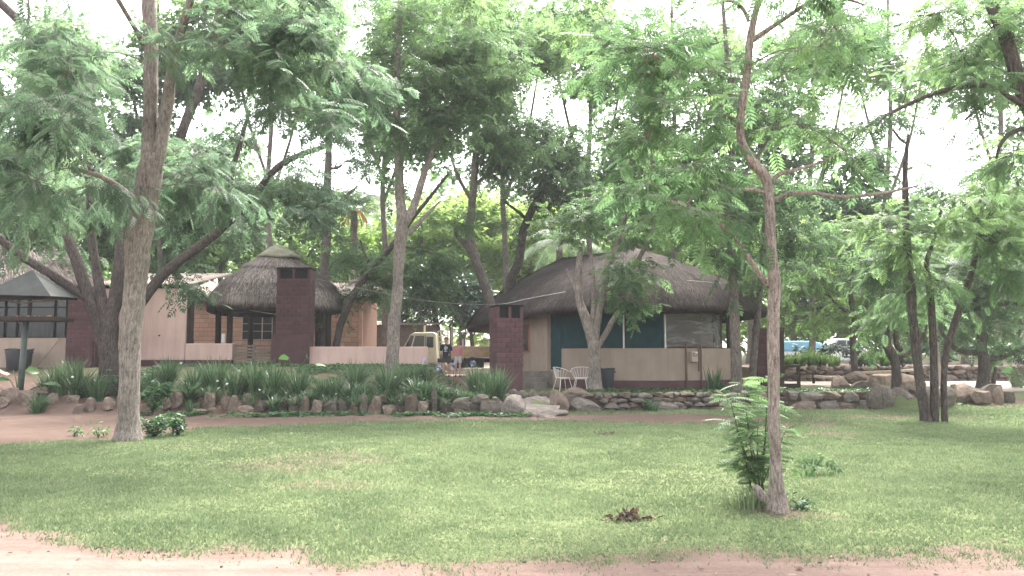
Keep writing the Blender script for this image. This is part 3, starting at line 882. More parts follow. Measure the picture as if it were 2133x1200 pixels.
# ------------------------------------------------------------------ braai chimneys (maroon painted brick stacks)
def chimney(name, label, px0, px1, ytop, ybase, Y, rz, depth, split, flare=0.0, holes_y=0.3):
    a = W(px0, 740, Y); b = W(px1, 740, Y)
    wdt = (b.x - a.x) / math.cos(rz) if abs(rz) > 0.01 else b.x - a.x
    zt, zb = W(px0, ytop, Y).z, W(px0, ybase, Y).z - 0.15
    ctr = Vector(((a.x + b.x) / 2, Y, zb))
    t = thing(name, label, 'chimney', ctr)
    u = Vector((math.cos(rz), math.sin(rz), 0)); n = Vector((math.sin(rz), -math.cos(rz), 0))
    zh = zt - holes_y - 0.12
    fc = ctr - n * depth / 2     # core centre
    def core(z0, z1, name, mat, wk=1.0, dk=1.0, bev=0.0):
        mb = MB(); mb.box((fc.x, fc.y, (z0 + z1) / 2), (wdt * wk - 0.03, depth * dk - 0.03, z1 - z0), rz=rz); return mb.build(name, M[mat], t, off=ctr, bevel=bev)
    core(zb, zh, 'core', 'mortar_maroon')
    o = ctr - u * (wdt / 2)
    skip = []
    bwid, bhei = 0.30, 0.165
    solid = zb + (zt - zb) * split
    brick_face(t, (o.x, o.y), rz, wdt, solid, zh, bwid, bhei, 'maroon_brick', th=0.04)
    # sides
    lo = o - n * depth
    brick_face(t, (lo.x, lo.y), rz - math.pi / 2, depth, solid, zh, bwid, bhei, 'maroon_brick', th=0.04)
    ro = o + u * wdt
    brick_face(t, (ro.x, ro.y), rz + math.pi / 2, depth, solid, zh, bwid, bhei, 'maroon_brick', th=0.04)
    # plastered lower part
    mb = MB(); mb.box((fc.x - u.x * flare / 2, fc.y - u.y * flare / 2, (zb + solid) / 2), (wdt + flare, depth + 0.02, solid - zb), rz=rz); mb.build('plastered_base', M['maroon'], t, bevel=0.01, off=ctr)
    # smoke openings: corner piers, centre pier, slab
    for s_, wd in ((-wdt / 2 + 0.04, 0.07), (0, 0.09), (wdt / 2 - 0.04, 0.07)):
        for back in (0.06, depth - 0.06):
            c = ctr + u * s_ - n * back
            mb = MB(); mb.box((c.x, c.y, (zh + zt - 0.06) / 2), (wd, 0.10, zt - 0.06 - zh), rz=rz); mb.build('pier', M['maroon'], t, off=ctr)
    for s_ in (-1, 1):
        c = fc + u * (s_ * (wdt / 2 - .005)); mb = MB(); mb.box((c.x, c.y, (zh + zt - .06) / 2), (.05, depth - .03, zt - .06 - zh), rz=rz); mb.build('cheek', M['maroon'], t, off=ctr)
    mb = MB(); mb.box((fc.x, fc.y, (zh + zt - 0.06) / 2), (wdt - 0.16, depth - 0.2, zt - 0.06 - zh), rz=rz); mb.build('flue_shade', M['black'], t, off=ctr)  # solid black block paints the darkness inside the smoke openings
    mb = MB(); mb.box((fc.x, fc.y, zt - 0.03), (wdt + 0.05, depth + 0.05, 0.06), rz=rz); mb.build('top_slab', M['black'], t, bevel=0.01, off=ctr)
    return t
chimney('brick_chimney', 'tall maroon brick barbecue chimney in front of the thatched gazebo', 574, 641, 557, 757, 29.6, 0.02, 0.9, 0.33, flare=0.16)
ch2 = chimney('brick_chimney', 'maroon brick barbecue chimney beside the round house entrance, corner turned to us', 1036, 1089, 635, 812, 25.6, R(16), 0.95, 0.30)

# ------------------------------------------------------------------ left: pink wall, low walls, brick house, gazebo, thatched house
def wall_box(name, label, px0, px1, Y, zb, zt, mat, th=0.25, cat='wall', base_mat='maroon', base_h=0.09):
    x0, x1 = W(px0, 740, Y).x, W(px1, 740, Y).x
    t = thing(name, label, cat, ((x0 + x1) / 2, Y, zb))
    mb = MB(); mb.box(((x0 + x1) / 2, Y, (zb + base_h + zt) / 2), (x1 - x0, th, zt - zb - base_h)); mb.build('wall', M[mat], t, bevel=0.02, off=t.location)
    mb = MB(); mb.box(((x0 + x1) / 2, Y, zb + base_h / 2 - 0.2), (x1 - x0 - 0.01, th + 0.03, base_h + 0.4)); mb.build('footing', M[base_mat], t, off=t.location)
    return t
wall_box('garden_wall', 'low pink plastered wall to the right of the tall chimney', 641, 891, 30.0, 1.10, 1.92, 'pink')
wall_box('garden_wall', 'low pink plastered wall between tall pink wall and pallet gate', 388, 486, 30.0, 1.33, 2.04, 'pink')
tw = wall_box('screen_wall', 'tall pink plastered house wall behind the forked dark tree', 196, 388, 30.05, 1.33, 4.25, 'pink', th=0.3)
mb = MB(); p = W(331, 699, 29.85); mb.tube([p, p + Vector((0, 0.1, 0))], 0.03, 8); mb.build('drain_hole', M['black'], tw, off=tw.location)
mb = MB(); mb.box((W(392, 740, 30.1).x, 30.2, 2.9), (0.12, 0.4, 2.2)); mb.build('edge_post', M['dark_wood'], tw, off=tw.location)

# pallet gate
gx0, gx1 = W(487, 740, 29.9).x, W(567, 740, 29.9).x
gate = thing('pallet_gate', 'grey wooden pallet used as gate beside the tall chimney', 'gate', ((gx0 + gx1) / 2, 29.9, 1.2))
zt, zb = W(500, 718, 29.9).z, W(500, 757, 29.9).z
for i in range(6):
    z = zb + 0.05 + (zt - zb - 0.1) * i / 5
    for h_ in (0, 1):
        xa = gx0 + (gx1 - gx0) * (0.0 if h_ == 0 else 0.52); xb = gx0 + (gx1 - gx0) * (0.48 if h_ == 0 else 1.0)
        mb = MB(); mb.box(((xa + xb) / 2, 29.9 + random.uniform(-.01, .01), z + random.uniform(-.012, .012)), (xb - xa, 0.025, 0.075), ry=random.uniform(-.012, .012)); mb.build('slat', M['grey_wood'], gate, off=gate.location)
for k in (0.02, 0.5, 0.98):
    mb = MB(); mb.box((gx0 + (gx1 - gx0) * k, 29.94, (zt + zb) / 2), (0.09, 0.05, zt - zb + 0.04)); mb.build('stile', M['grey_wood'], gate, off=gate.location)

# brick house behind the gazebo
BY = 38.0
bx0, bx1 = W(395, 740, BY).x, W(754, 740, BY).x
bh = thing('brick_house', 'orange brick house with corrugated roof behind the thatched gazebo', 'house', ((bx0 + bx1) / 2, BY, 1.2))
zt = W(700, 618, BY).z
mb = MB(); mb.box(((bx0 + bx1) / 2, BY + 2.05, (1.2 + zt) / 2), (bx1 - bx0, 4.0, zt - 1.2)); mb.build('wall', M['mortar'], bh, off=bh.location)
wx0, wx1 = W(503, 740, BY).x - bx0, W(566, 740, BY).x - bx0
wz0, wz1 = W(500, 708, BY).z, W(500, 654, BY).z
lim = W(650, 740, BY).x - bx0
brick_face(bh, (bx0, BY + 0.03), 0, lim, 1.25, zt, 0.42, 0.205, 'brick', th=0.06, skip=[(wx0, wx1, wz0, wz1)], gap=0.02)
brick_face(bh, (bx0 + lim, BY + 0.03), 0, bx1 - bx0 - lim - 0.2, 1.25, zt, 0.62, 0.25, 'brick', th=0.06, gap=0.02)
mb = MB(); mb.box((bx1 - 0.09, BY - 0.0, (1.2 + zt) / 2), (0.19, 0.14, zt - 1.2)); mb.build('corner_post', M['brick'], bh, off=bh.location)
mb = MB(); mb.box((bx0 + (wx0 + wx1) / 2, BY + 0.01, (wz0 + wz1) / 2), (wx1 - wx0, 0.02, wz1 - wz0)); win = mb.build('window', M['black'], bh, off=bh.location)
for k in (0, 1 / 3, 2 / 3, 1):
    mb = MB(); mb.box((bx0 + wx0 + (wx1 - wx0) * k, BY - 0.015, (wz0 + wz1) / 2), (0.05, 0.04, wz1 - wz0)); mb.build('mullion', M['meter'], win, off=bh.location)
for k in range(3):
    mb = MB(); mb.box((bx0 + wx0 + (wx1 - wx0) * (k + .5) / 3, BY - 0.005, (wz0 + wz1) / 2), ((wx1 - wx0) / 3 - 0.05, 0.008, wz1 - wz0 - 0.04)); mb.build('pane', M['glass'], win, off=bh.location)
for k in (0.0, 0.33, 0.62, 1.0):
    mb = MB(); mb.box((bx0 + (wx0 + wx1) / 2, BY - 0.017, wz0 + (wz1 - wz0) * k), (wx1 - wx0, 0.03, 0.025 if 0 < k < 1 else 0.05)); mb.build('glazing_bar', M['meter'], win, off=bh.location)
mb = MB(); corrugated(mb, (bx0 - 0.5, BY - 0.7, zt + 0.02), (bx1 + 0.75, BY - 0.7, zt + 0.02), (bx0 - 0.5, BY + 3.2, zt + 0.95), 60, 0.03); mb.build('roof', M['corrugated'], bh, smooth=False, off=bh.location)
mb = MB(); mb.box(((bx0 + bx1) / 2 + 0.1, BY - 0.56, zt - 0.12), (bx1 - bx0 + 1.0, 0.05, 0.22)); mb.build('fascia', M['dark_wood'], bh, off=bh.location)
mb = MB(); mb.box((W(740, 740, BY + 3).x, BY + 2.6, zt + 0.9), (0.5, 0.5, 1.3)); mb.build('chimney_stack', M['corrugated'], bh, bevel=0.02, off=bh.location)
# roof of the pink-walled wing
wing = thing('wing_roof', 'pale corrugated roof above the tall pink wall', 'roof', (W(290, 740, 32).x, 32, 4.2))
mb = MB(); corrugated(mb, (W(190, 740, 29.7).x, 29.65, 4.28), (W(384, 740, 29.7).x + 0.2, 29.65, 4.28), (W(190, 740, 29.7).x, 34.0, 5.1), 42, 0.03); mb.build('roof_sheet', M['corrugated'], wing, off=wing.location)
mb = MB(); mb.box((W(288, 740, 29.7).x, 29.86, 4.18), (3.5, 0.06, 0.12)); mb.build('fascia', M['dark_wood'], wing, off=wing.location)

# gazebo
GY = 33.2
gc = W(575, 740, GY)
gz_e, gz_t = W(583, 640, GY).z, W(583, 522, GY).z
gaz = thing('thatched_gazebo', 'open thatched gazebo on dark posts with pale mossy cap', 'gazebo', (gc.x, GY, 1.18))
def gaz_ring(t, a):
    r_ = 2.82 * (1 - t) ** 0.92 * (1 + 0.18 * math.sin(math.pi * t)) + 0.12 * t
    r_ *= 1 + 0.025 * math.sin(5 * a + 0.7)
    return Vector((gc.x + r_ * math.cos(a), GY + r_ * math.sin(a), gz_e + (gz_t - gz_e) * t + 0.05 * math.sin(2 * a)))
thatch_roof(gaz, gaz_ring, 'roof', 'thatch', 'straw', [0.30, 0.62], nth=80, th=0.28, n_straw=15000, fringe=4500, straw_len=0.42)
mb = MB()
zc = W(583, 545, GY).z
prof = [(0.80, -0.06), (0.92, 0.0), (0.88, 0.09), (0.62, 0.26), (0.36, 0.42), (0.14, 0.53), (0.02, 0.56)]
mb.lathe((gc.x, GY, zc + 0.14), prof, 28); cp = mb.build('cap', M['cap'], gaz, smooth=True, off=gaz.location)
for v in cp.data.vertices: v.co += Vector((0, 0, 0.09 * mnoise.noise(v.co * 2)))
for px, Y_ in ((452, 33.0), (476, 31.6), (660, 34.9), (682, 32.6), (572, 30.9), (520, 35.4), (610, 35.5)):
    b = W(px, 740, Y_); mb = MB(); mb.tube([(b.x, Y_, 1.1), (b.x + 0.02, Y_, 2.4), (b.x, Y_, gz_e + 0.35)], [0.13, 0.12, 0.12], 10, jit=0.04); mb.build('post', M['dark_wood'], gaz, smooth=True, off=gaz.location)
mb = MB(); mb.tube([(gc.x + 2.35 * math.cos(R(a)), GY + 2.35 * math.sin(R(a)), gz_e - 0.12) for a in range(0, 360, 15)], 0.07, 8, closed=True); mb.build('ring_beam', M['dark_wood'], gaz, off=gaz.location)
for k in range(10):
    a = 2 * math.pi * k / 10
    mb = MB(); mb.bar((gc.x + 2.5 * math.cos(a), GY + 2.5 * math.sin(a), gz_e - 0.1), (gc.x, GY, gz_t - 0.5), 0.06); mb.build('rafter', M['dark_wood'], gaz, off=gaz.location)
# hanging rope under the eave
mb = MB(); mb.tube([W(498, 641, 30.6), W(530, 648, 30.5), W(575, 655, 30.4)], 0.012, 6); mb.build('rope', M['wire'], gaz, off=gaz.location)
# small things on and behind the low wall
bucket = thing('white_cylinder', 'small white cylinder standing on the low wall by the gazebo post', 'container', W(465, 714, 30.0))
mb = MB(); mb.lathe((0, 0, 0), [(0.07, 0), (0.075, 0.02), (0.07, 0.28), (0.062, 0.30)], 16); mb.build('body', M['white_metal'], bucket, smooth=True)
mb = MB(); mb.lathe((0, 0, 0.302), [(0.072, 0), (0.072, 0.03), (0.02, 0.04)], 16); mb.build('lid', M['white_metal'], bucket)
ch = thing('patio_chair', 'dark grey rounded chair back just behind the low pink wall', 'chair', W(394, 720, 30.6) - Vector((0, 0, 0.5)))
mb = MB()
vs, fs = [], []
for i in range(9):
    t = i / 8
    for j in range(7):
        s_ = j / 6 * 2 - 1
        wv = 0.17 * math.sqrt(max(0.02, 1 - (max(0, t - 0.55) / 0.47) ** 2))
        vs.append((s_ * wv, 0.08 * (1 - s_ * s_) + 0.06 * t, 0.35 + 0.55 * t))
for i in range(8):
    for j in range(6): k = i * 7 + j; fs.append((k, k + 1, k + 8, k + 7))
mb.add(vs, fs); o = mb.build('backrest', M['bin'], ch, smooth=True); sm = o.modifiers.new('s', 'SOLIDIFY'); sm.thickness = 0.02
mb = MB(); mb.box((0, -0.12, 0.36), (0.36, 0.38, 0.04)); mb.build('seat', M['bin'], ch, bevel=0.015)
for sx in (-0.15, 0.15):
    for sy in (-0.28, 0.04): mb = MB(); mb.bar((sx, sy, -0.3), (sx * 0.95, sy, 0.35), 0.035); mb.build('leg', M['bin'], ch)

# thatched house at the far left with big window
LY = 28.2
lx0, lx1 = W(-140, 740, LY).x, W(136, 740, LY).x
lh = thing('thatched_house', 'thatched house at left edge with barred window above cream wall', 'house', (lx0 + 1, LY, 0.95))
zs, ze = W(0, 704, LY).z, W(0, 612, LY).z
mb = MB(); mb.box(((lx0 + lx1) / 2, LY + 0.12, (0.6 + zs) / 2), (lx1 - lx0, 0.24, zs - 0.6)); mb.build('low_wall', M['cream'], lh, off=lh.location)
mb = MB(); mb.box(((lx0 + lx1) / 2, LY + 2.2, 2.3), (lx1 - lx0 - 0.1, 0.2, 3.2)); mb.build('back_wall', M['cream'], lh, off=lh.location)
mb = MB(); mb.box(((lx0 + lx1) / 2, LY + 0.6, ze + 0.12), (lx1 - lx0 + 0.3, 1.1, 0.2)); mb.build('lintel', M['dark_wood'], lh, off=lh.location)
mb = MB(); mb.box(((lx0 + lx1) / 2, LY + 0.1, (zs + ze) / 2), (lx1 - lx0 - 0.02, 0.012, ze - zs)); wp = mb.build('window', M['glass'], lh, off=lh.location)
for px in (-60, 4, 30, 108, 134):
    x = W(px, 740, LY).x; mb = MB(); mb.box((x, LY + 0.06, (zs + ze) / 2), (0.045 if px != 134 else 0.09, 0.05, ze - zs)); mb.build('window_bar', M['black'], wp, off=lh.location)
for py in (640, 668, 703):
    z = W(0, py, LY).z; mb = MB(); mb.box(((lx0 + lx1) / 2, LY + 0.07, z), (lx1 - lx0 - 0.03, 0.035, 0.04)); mb.build('window_bar', M['black'], wp, off=lh.location)
# curtains behind the glass: folded cloth
for (px0, px1, py0) in ((-50, 26, 628), (30, 60, 640), (66, 104, 662), (106, 132, 630)):
    xa, xb = W(px0, 740, LY).x, W(px1, 740, LY).x
    vs, fs = [], []
    zz = W(0, py0, LY).z
    for i in range(25):
        t = i / 24
        for z in (zs + 0.02, zz): vs.append(Vector((xa + (xb - xa) * t, LY + 0.26 + 0.03 * math.sin(t * 30), z)) - lh.location)
    for i in range(24): fs.append((2 * i, 2 * i + 2, 2 * i + 3, 2 * i + 1))
    link('curtain', mesh_from('curtain', vs, fs, M['curtain'], True), lh)
# maroon brick pier
px0, px1 = W(136, 740, LY - 0.1).x, W(196, 740, LY - 0.1).x
zp = W(150, 596, LY).z
mb = MB(); mb.box(((px0 + px1) / 2, LY + 0.2, (0.9 + zp) / 2), (px1 - px0 - 0.02, 0.5, zp - 0.9)); mb.build('pier', M['mortar_maroon'], lh, off=lh.location)
brick_face(lh, (px0, LY - 0.06), 0, px1 - px0, 0.95, zp, 0.36, 0.155, 'maroon_brick', th=0.04)
mb = MB(); mb.box((W(190, 740, LY).x, LY - 0.16, 1.5), (0.18, 0.16, 1.2)); mb.build('side_pier', M['maroon'], lh, bevel=0.01, off=lh.location)
lcx = W(60, 740, 31.5).x - 1.1
def lh_ring(t, a):
    r_ = 4.3 * (1 - t) ** 0.95 * (1 + 0.12 * math.sin(math.pi * t)) + 0.1 * t
    return Vector((lcx + r_ * math.cos(a) * 1.08, 31.9 + r_ * math.sin(a), 3.72 + 3.0 * t))
thatch_roof(lh, lh_ring, 'roof', 'thatch', 'straw', [0.45], nth=72, th=0.2, n_straw=9000, fringe=2500, straw_len=0.45)
# slanting pole against the wall
mb = MB(); pole = thing('leaning_pole', 'thin pole leaning against the cream wall by the barred window', 'pole', GP(60, 790, 0.85)); 
pole.location = (W(65, 770, 27.6).x, 27.6, 0.95)
mb.tube([Vector((0, 0, 0)), W(128, 702, 28.15) - Vector(pole.location)], 0.018, 6); mb.build('shaft', M['grey_wood'], pole)

# shed behind the low wall
SY = 46.0
sx0, sx1 = W(752, 740, SY).x, W(905, 740, SY).x
shed = thing('brown_shed', 'low brown brick shed with flat sheet roof behind the truck', 'shed', ((sx0 + sx1) / 2, SY, 0.7))
zt = W(800, 677, SY).z
mb = MB(); mb.box(((sx0 + sx1) / 2, SY + 1.5, (0.5 + zt) / 2), (sx1 - sx0, 3.0, zt - 0.5)); mb.build('wall', M['brown_brick'], shed, off=shed.location)
mb = MB(); corrugated(mb, (sx0 - 0.2, SY - 0.3, zt + 0.03), (sx1 + 0.3, SY - 0.3, zt + 0.03), (sx0 - 0.2, SY + 3.2, zt + 0.35), 26, 0.03); mb.build('roof', M['corrugated'], shed, off=shed.location)
# ------------------------------------------------------------------ stone borders and dry-stone walls
# stone edging of the planting bed (left and centre): one row of set stones, some standing
border = thing('stone_edging', 'row of rough upright stones edging the planting bed', 'stone edging', (-5, 21.9, 0))
px = 505
while px < 1045:
    big = random.random()
    wpx = random.uniform(17, 34)
    hpx = random.uniform(26, 46) if big < 0.6 else random.uniform(18, 28)
    if 880 < px < 905: wpx, hpx = 14, 54
    Yb = 21.75 + random.uniform(-.12, .15) + (0.25 if px < 620 else 0)
    p = W(px + wpx / 2, 740, Yb); w_ = wpx / FPX * Yb * 1.12; h_ = hpx / FPX * Yb * 1.2
    zb = hz(p.x, Yb) - 0.05
    stone(border, (p.x, Yb, zb + h_ * 0.45), (w_, w_ * random.uniform(.6, .9), h_), BEDR, mat=random.choices(('rock_tan', 'rock_grey', 'rock_dark'), (3, 1, 4))[0], rz=random.uniform(-.4, .4), tilt=0.16)
    if random.random() < 0.3:
        stone(border, (p.x + 0.1, Yb + 0.25, zb + h_ * 0.7), (w_ * 0.9, w_ * 0.6, h_ * 0.4), ROCKS, tilt=0.3)
    px += wpx * random.uniform(0.92, 1.12)
for px, py, wpx, hpx in ((985, 858, 60, 26), (1000, 838, 46, 18), (960, 846, 40, 30)):
    Yb = 21.6; p = W(px, py, Yb); stone(border, (p.x, Yb, max(0.12, p.z + .1)), (wpx / FPX * Yb, 0.35, hpx / FPX * Yb), BEDR, mat='rock_dark', rz=0.1)
# left end: tumbled tan rocks
lb = thing('rock_edging', 'tumbled tan rocks edging the bed near the pale trunk', 'stone edging', (-11, 22.6, 0))
for px, py, wpx, hpx, Yb in ((20, 842, 52, 44, 22.8), (52, 838, 42, 42, 22.5), (8, 852, 30, 28, 22.3), (108, 838, 26, 30, 22.5), (165, 856, 26, 24, 21.9), (190, 848, 36, 34, 22.1), (228, 846, 44, 30, 22.2), (152, 838, 36, 24, 22.6), (30, 822, 70, 26, 23.4), (88, 812, 60, 18, 24.0), (66, 824, 30, 22, 23.2), (-30, 845, 50, 40, 22.5),
                             (368, 828, 34, 46, 22.2), (348, 838, 24, 30, 22.1), (437, 832, 34, 44, 22.2), (470, 838, 24, 34, 22.1), (488, 840, 24, 40, 21.9), (415, 820, 26, 16, 22.6), (415, 856, 34, 12, 21.6), (440, 853, 22, 10, 21.5), (512, 850, 36, 16, 21.4), (455, 822, 22, 26, 22.7), (310, 842, 26, 26, 22.2)):
    p = W(px, py, Yb); zz = max(p.z, hz(p.x, Yb) + hpx / FPX * Yb * 0.32)
    stone(lb, (p.x, Yb, zz), (wpx / FPX * Yb * .95, wpx / FPX * Yb * 0.75, hpx / FPX * Yb * .98), BEDR, mat='rock_tan', rz=random.uniform(-.5, .5), tilt=0.2)

def dry_wall(name, label, line, hgt, rows, wmean, big=(), mats=(5, 3, 2), th=0.3, wob=0.03, lib=ROCKS, base=None, limit=None):
    """line: list of (x,y) world; stones in courses following it"""
    P = [Vector((x, y)) for x, y in line]
    t = thing(name, label, 'stone wall', (P[0].x, P[0].y, 0))
    L = [(P[i + 1] - P[i]).length for i in range(len(P) - 1)]; tot = sum(L)
    def at(s):
        for i, l in enumerate(L):
            if s <= l or i == len(L) - 1:
                d = (P[i + 1] - P[i]).normalized(); return P[i] + d * s, math.atan2(d.y, d.x)
            s -= l
    cnt = 0
    for r_ in range(rows):
        s = random.uniform(-0.2, 0) * wmean
        rh = hgt / rows
        while s < tot:
            w_ = wmean * random.uniform(0.55, 1.6)
            h_ = rh * random.uniform(0.8, 1.25)
            (q, a) = at(max(0, min(tot, s + w_ / 2)))
            z0 = base if base is not None else hz(q.x, q.y - 0.3)
            nrm = Vector((math.sin(a), -math.cos(a)))
            q = q + nrm * random.uniform(-wob, wob) + nrm * (0.05 * (rows - 1 - r_) / rows)
            inb = any(b0 < s + w_ / 2 < b1 and rh * (r_ + .5) < bh_ for b0, b1, bh_ in big)
            if not inb:
                stone(t, (q.x, q.y, z0 + rh * (r_ + 0.5) - 0.03), (w_ * 1.08, th * random.uniform(.8, 1.2), h_ * 1.08), lib, mat=random.choices(('rock_tan', 'rock_grey', 'rock_dark'), mats)[0], rz=a + random.choice((0, math.pi)) + random.uniform(-.12, .12), tilt=0.09)
                cnt += 1
            s += w_
    for b0, b1, bh_ in big:
        (q, a) = at((b0 + b1) / 2); nrm = Vector((math.sin(a), -math.cos(a))); q = q + nrm * 0.08
        z0 = hz(q.x, q.y - 0.3)
        stone(t, (q.x, q.y, z0 + bh_ * 0.46), ((b1 - b0) * 1.08, th * 1.1, bh_ * 1.12), BOULD, mat='rock_grey', rz=a, tilt=0.05)
    # dark earth packed behind the stones
    for i in range(len(P) - 1):
        d = P[i + 1] - P[i]; a = math.atan2(d.y, d.x); n_ = Vector((-math.sin(a), math.cos(a))); c = (P[i] + P[i + 1]) / 2 + n_ * (th * 0.45)
        mb = MB(); mb.box((c.x, c.y, (base or 0) + hgt * 0.42), (d.length + 0.05, th * 0.5, hgt * 0.92), rz=a); mb.build('packed_earth', M['soil'], t, off=t.location)
    return t
w0, w1, w2, w3 = W(1178, 740, 22.6), W(1300, 740, 23.2), W(1450, 740, 23.8), W(1640, 740, 23.9)
dry_wall('dry_stone_wall', 'low dry stone wall with flat boulders in front of the round house', [(w0.x, 22.7), (w1.x, 23.1), (w2.x, 23.75), (w3.x, 23.9)], 0.55, 4, 0.34, big=[(0.05, 0.95, 0.42), (2.3, 3.3, 0.27)], mats=(4, 4, 2))
v0, v1, v2 = W(1644, 740, 23.6), W(1800, 740, 24.0), W(1900, 740, 24.2)
dry_wall('dry_stone_wall', 'low wall of squarish stones right of the slim near trunk', [(v0.x, 23.6), (v1.x, 23.9), (v2.x, 24.3)], 0.56, 2, 0.50, mats=(5, 3, 2), th=0.36)
# big rocks beside the ramp and in the wall on the right, each its own thing
def boulder(label, px, py, wpx, hpx, Y, mat, seed=0, rz=0.0, depth=None, sink=0.1, lib=BOULD):
    p = W(px, py, Y)
    w_, h_ = wpx / FPX * Y, hpx / FPX * Y
    me = lib[mat][seed % len(lib[mat])]
    z = p.z
    o = link('boulder', me, None, (p.x, Y, z), (random.uniform(-.08, .08), random.uniform(-.08, .08), rz), (w_ * 1.15, (depth or w_ * 0.75), h_ * 1.2))
    return tag(o, label, 'boulder', 'boulders around the terrace')
boulder('pale weathered boulder at the top of the stone ramp', 1166, 838, 34, 44, 22.3, 'rock_tan', 1)
boulder('light flat-topped boulder crowning the dry wall beside the wire chairs', 1196, 820, 56, 26, 23.0, 'rock_tan', 2)
boulder('pointed grey boulder at the lower left of the stone ramp', 1064, 846, 46, 40, 21.2, 'rock_grey', 0)
boulder('grey wedge-shaped boulder ending the planting bed beside the ramp', 1020, 846, 44, 24, 21.5, 'rock_dark', 2)
boulder('rounded tan boulder at left of the rock group under the small trees', 1750, 800, 40, 28, 27.5, 'rock_tan', 0)
boulder('long brown boulder at the back of the rock group under the small trees', 1786, 786, 44, 26, 28.6, 'rock_tan', 2)
boulder('low oval boulder at the front of the rock group under the small trees', 1792, 803, 38, 18, 27.0, 'rock_dark', 1)
boulder('broad sloping boulder just left of the forked trunk', 1838, 796, 60, 36, 27.4, 'rock_tan', 3)
boulder('grey-brown boulder between the forked trunk and the three stems', 1895, 796, 56, 32, 27.6, 'rock_tan', 1)
boulder('upright block boulder directly behind the three stems', 1922, 826, 60, 42, 24.3, 'rock_dark', 0)
boulder('mossy low boulder half buried between the three stems and the boulder row', 1968, 826, 46, 36, 24.1, 'rock_dark', 3)
boulder('dark pointed boulder at the end of the squarish stone wall', 1822, 828, 30, 40, 23.6, 'rock_dark', 3)
boulder('squat grey boulder leaning on the forked trunk', 1846, 826, 30, 36, 23.8, 'rock_grey', 2)
boulder('rounded boulder right of the forked trunk', 1884, 828, 42, 36, 24.2, 'rock_grey', 1)
boulder('broad tan boulder right of the three stems', 2012, 820, 50, 36, 25.2, 'rock_tan', 0)
boulder('pale half-round boulder right of the broad tan one', 2044, 826, 40, 26, 24.9, 'rock_tan', 3)
boulder('standing tan slab at the right end of the boulder row', 2080, 824, 20, 40, 25.0, 'rock_tan', 2)
boulder('dark stacked boulder behind the pale half-round one', 2060, 814, 40, 26, 25.8, 'rock_dark', 1)
boulder('small dark boulder at the far right end of the row', 2098, 826, 22, 22, 25.4, 'rock_dark', 2)
boulder('slim upright stone between the stems and the boulder row', 1988, 818, 16, 36, 25.6, 'rock_dark', 0)
boulder('tall standing stone alone on the bright lawn', 2119, 796, 20, 36, 30.0, 'rock_tan', 1)
# stone ramp of flat slabs
rampt = thing('stone_ramp', 'sloping ramp of flat grey slabs leading up to the round house terrace', 'ramp', (1.2, 22.2, 0))
for px, py, wpx, dY, Y in ((1128, 850, 84, 1.1, 21.7), (1092, 838, 64, 1.2, 22.6), (1120, 829, 70, 1.0, 23.4), (1150, 858, 70, 0.5, 21.2), (1098, 856, 44, 0.5, 21.1), (1140, 866, 40, 0.35, 20.6), (1085, 824, 60, 0.8, 24.0)):
    p = W(px, py, Y); me = BEDR['rock_grey'][random.randrange(5)]
    link('slab', me, rampt, Vector((p.x, Y, p.z - 0.06)) - rampt.location, (R(14), random.uniform(-.05, .05), random.uniform(-.2, .2)), (wpx / FPX * Y * 1.15, dY * 1.1, 0.22))
for px, py, wpx, hpx in ((1088, 824, 24, 26), (1108, 824, 20, 26), (1128, 828, 22, 30), (1146, 830, 22, 34), (1070, 818, 20, 18)):
    p = W(px, py, 23.6); stone(rampt, (p.x, 23.6, p.z), (wpx / FPX * 23.6 * 1.2, 0.3, hpx / FPX * 23.6 * 1.1), BEDR, mat='rock_dark', rz=0.1)
# far retaining wall
f0, f1, f2 = W(1640, 740, 36), W(1920, 740, 36.5), W(2180, 740, 37)
dry_wall('retaining_wall', 'long pale dry stone retaining wall across the bright lawn', [(f0.x, 36), (f1.x, 36.5), (f2.x, 37)], 0.72, 4, 0.34, mats=(6, 4, 0), th=0.4, base=0.42)

# ------------------------------------------------------------------ objects on the terrace
def wire_chair(label, loc, rz):
    t = thing('wire_chair', label, 'chair', loc, rz, 'white wire garden chairs')
    r_ = 0.009
    seat = [(0.23 * math.cos(R(a)), 0.23 * math.sin(R(a)), 0.43) for a in range(0, 360, 20)]
    mb = MB(); mb.tube(seat, r_, 6, closed=True); mb.tube([(x * .5, y * .5, 0.415) for x, y, z in seat], r_ * .7, 5, closed=True); o = mb.build('seat_ring', M['white_metal'], t, smooth=True)
    for k in range(12):
        a = 2 * math.pi * k / 12
        mb = MB(); mb.tube([(0.03 * math.cos(a), 0.03 * math.sin(a), 0.41), (0.23 * math.cos(a), 0.23 * math.sin(a), 0.43)], r_ * .6, 5); mb.build('seat_wire', M['white_metal'], o)
    back = [(0.34 * math.sin(R(a)), 0.20 + 0.10 * math.cos(R(a)) - 0.28 * (abs(a) / 110) ** 2, 0.78 - 0.16 * (abs(a) / 110) ** 2.2) for a in range(-110, 111, 20)]
    mb = MB(); mb.tube(back, r_, 6); b = mb.build('back_hoop', M['white_metal'], t, smooth=True)
    for i in range(1, len(back) - 1):
        a = math.radians(-110 + 20 * i)
        q = (0.23 * math.sin(a * .85), 0.23 * math.cos(a * .85), 0.43)
        mb = MB(); mb.tube([back[i], q], r_ * .65, 5); mb.build('back_wire', M['white_metal'], b)
    for sx in (-1, 1):
        for sy in (-1, 1):
            mb = MB(); mb.tube([(sx * 0.15, sy * 0.15, 0.43), (sx * 0.24, sy * 0.25, 0.0)], r_ * 1.1, 6); mb.build('leg', M['white_metal'], t)
    return t
p = W(1172, 740, 26.2); wire_chair('white wire chair seen side-on beside the entrance steps', (p.x, 26.2, hz(p.x, 26.2)), R(115))
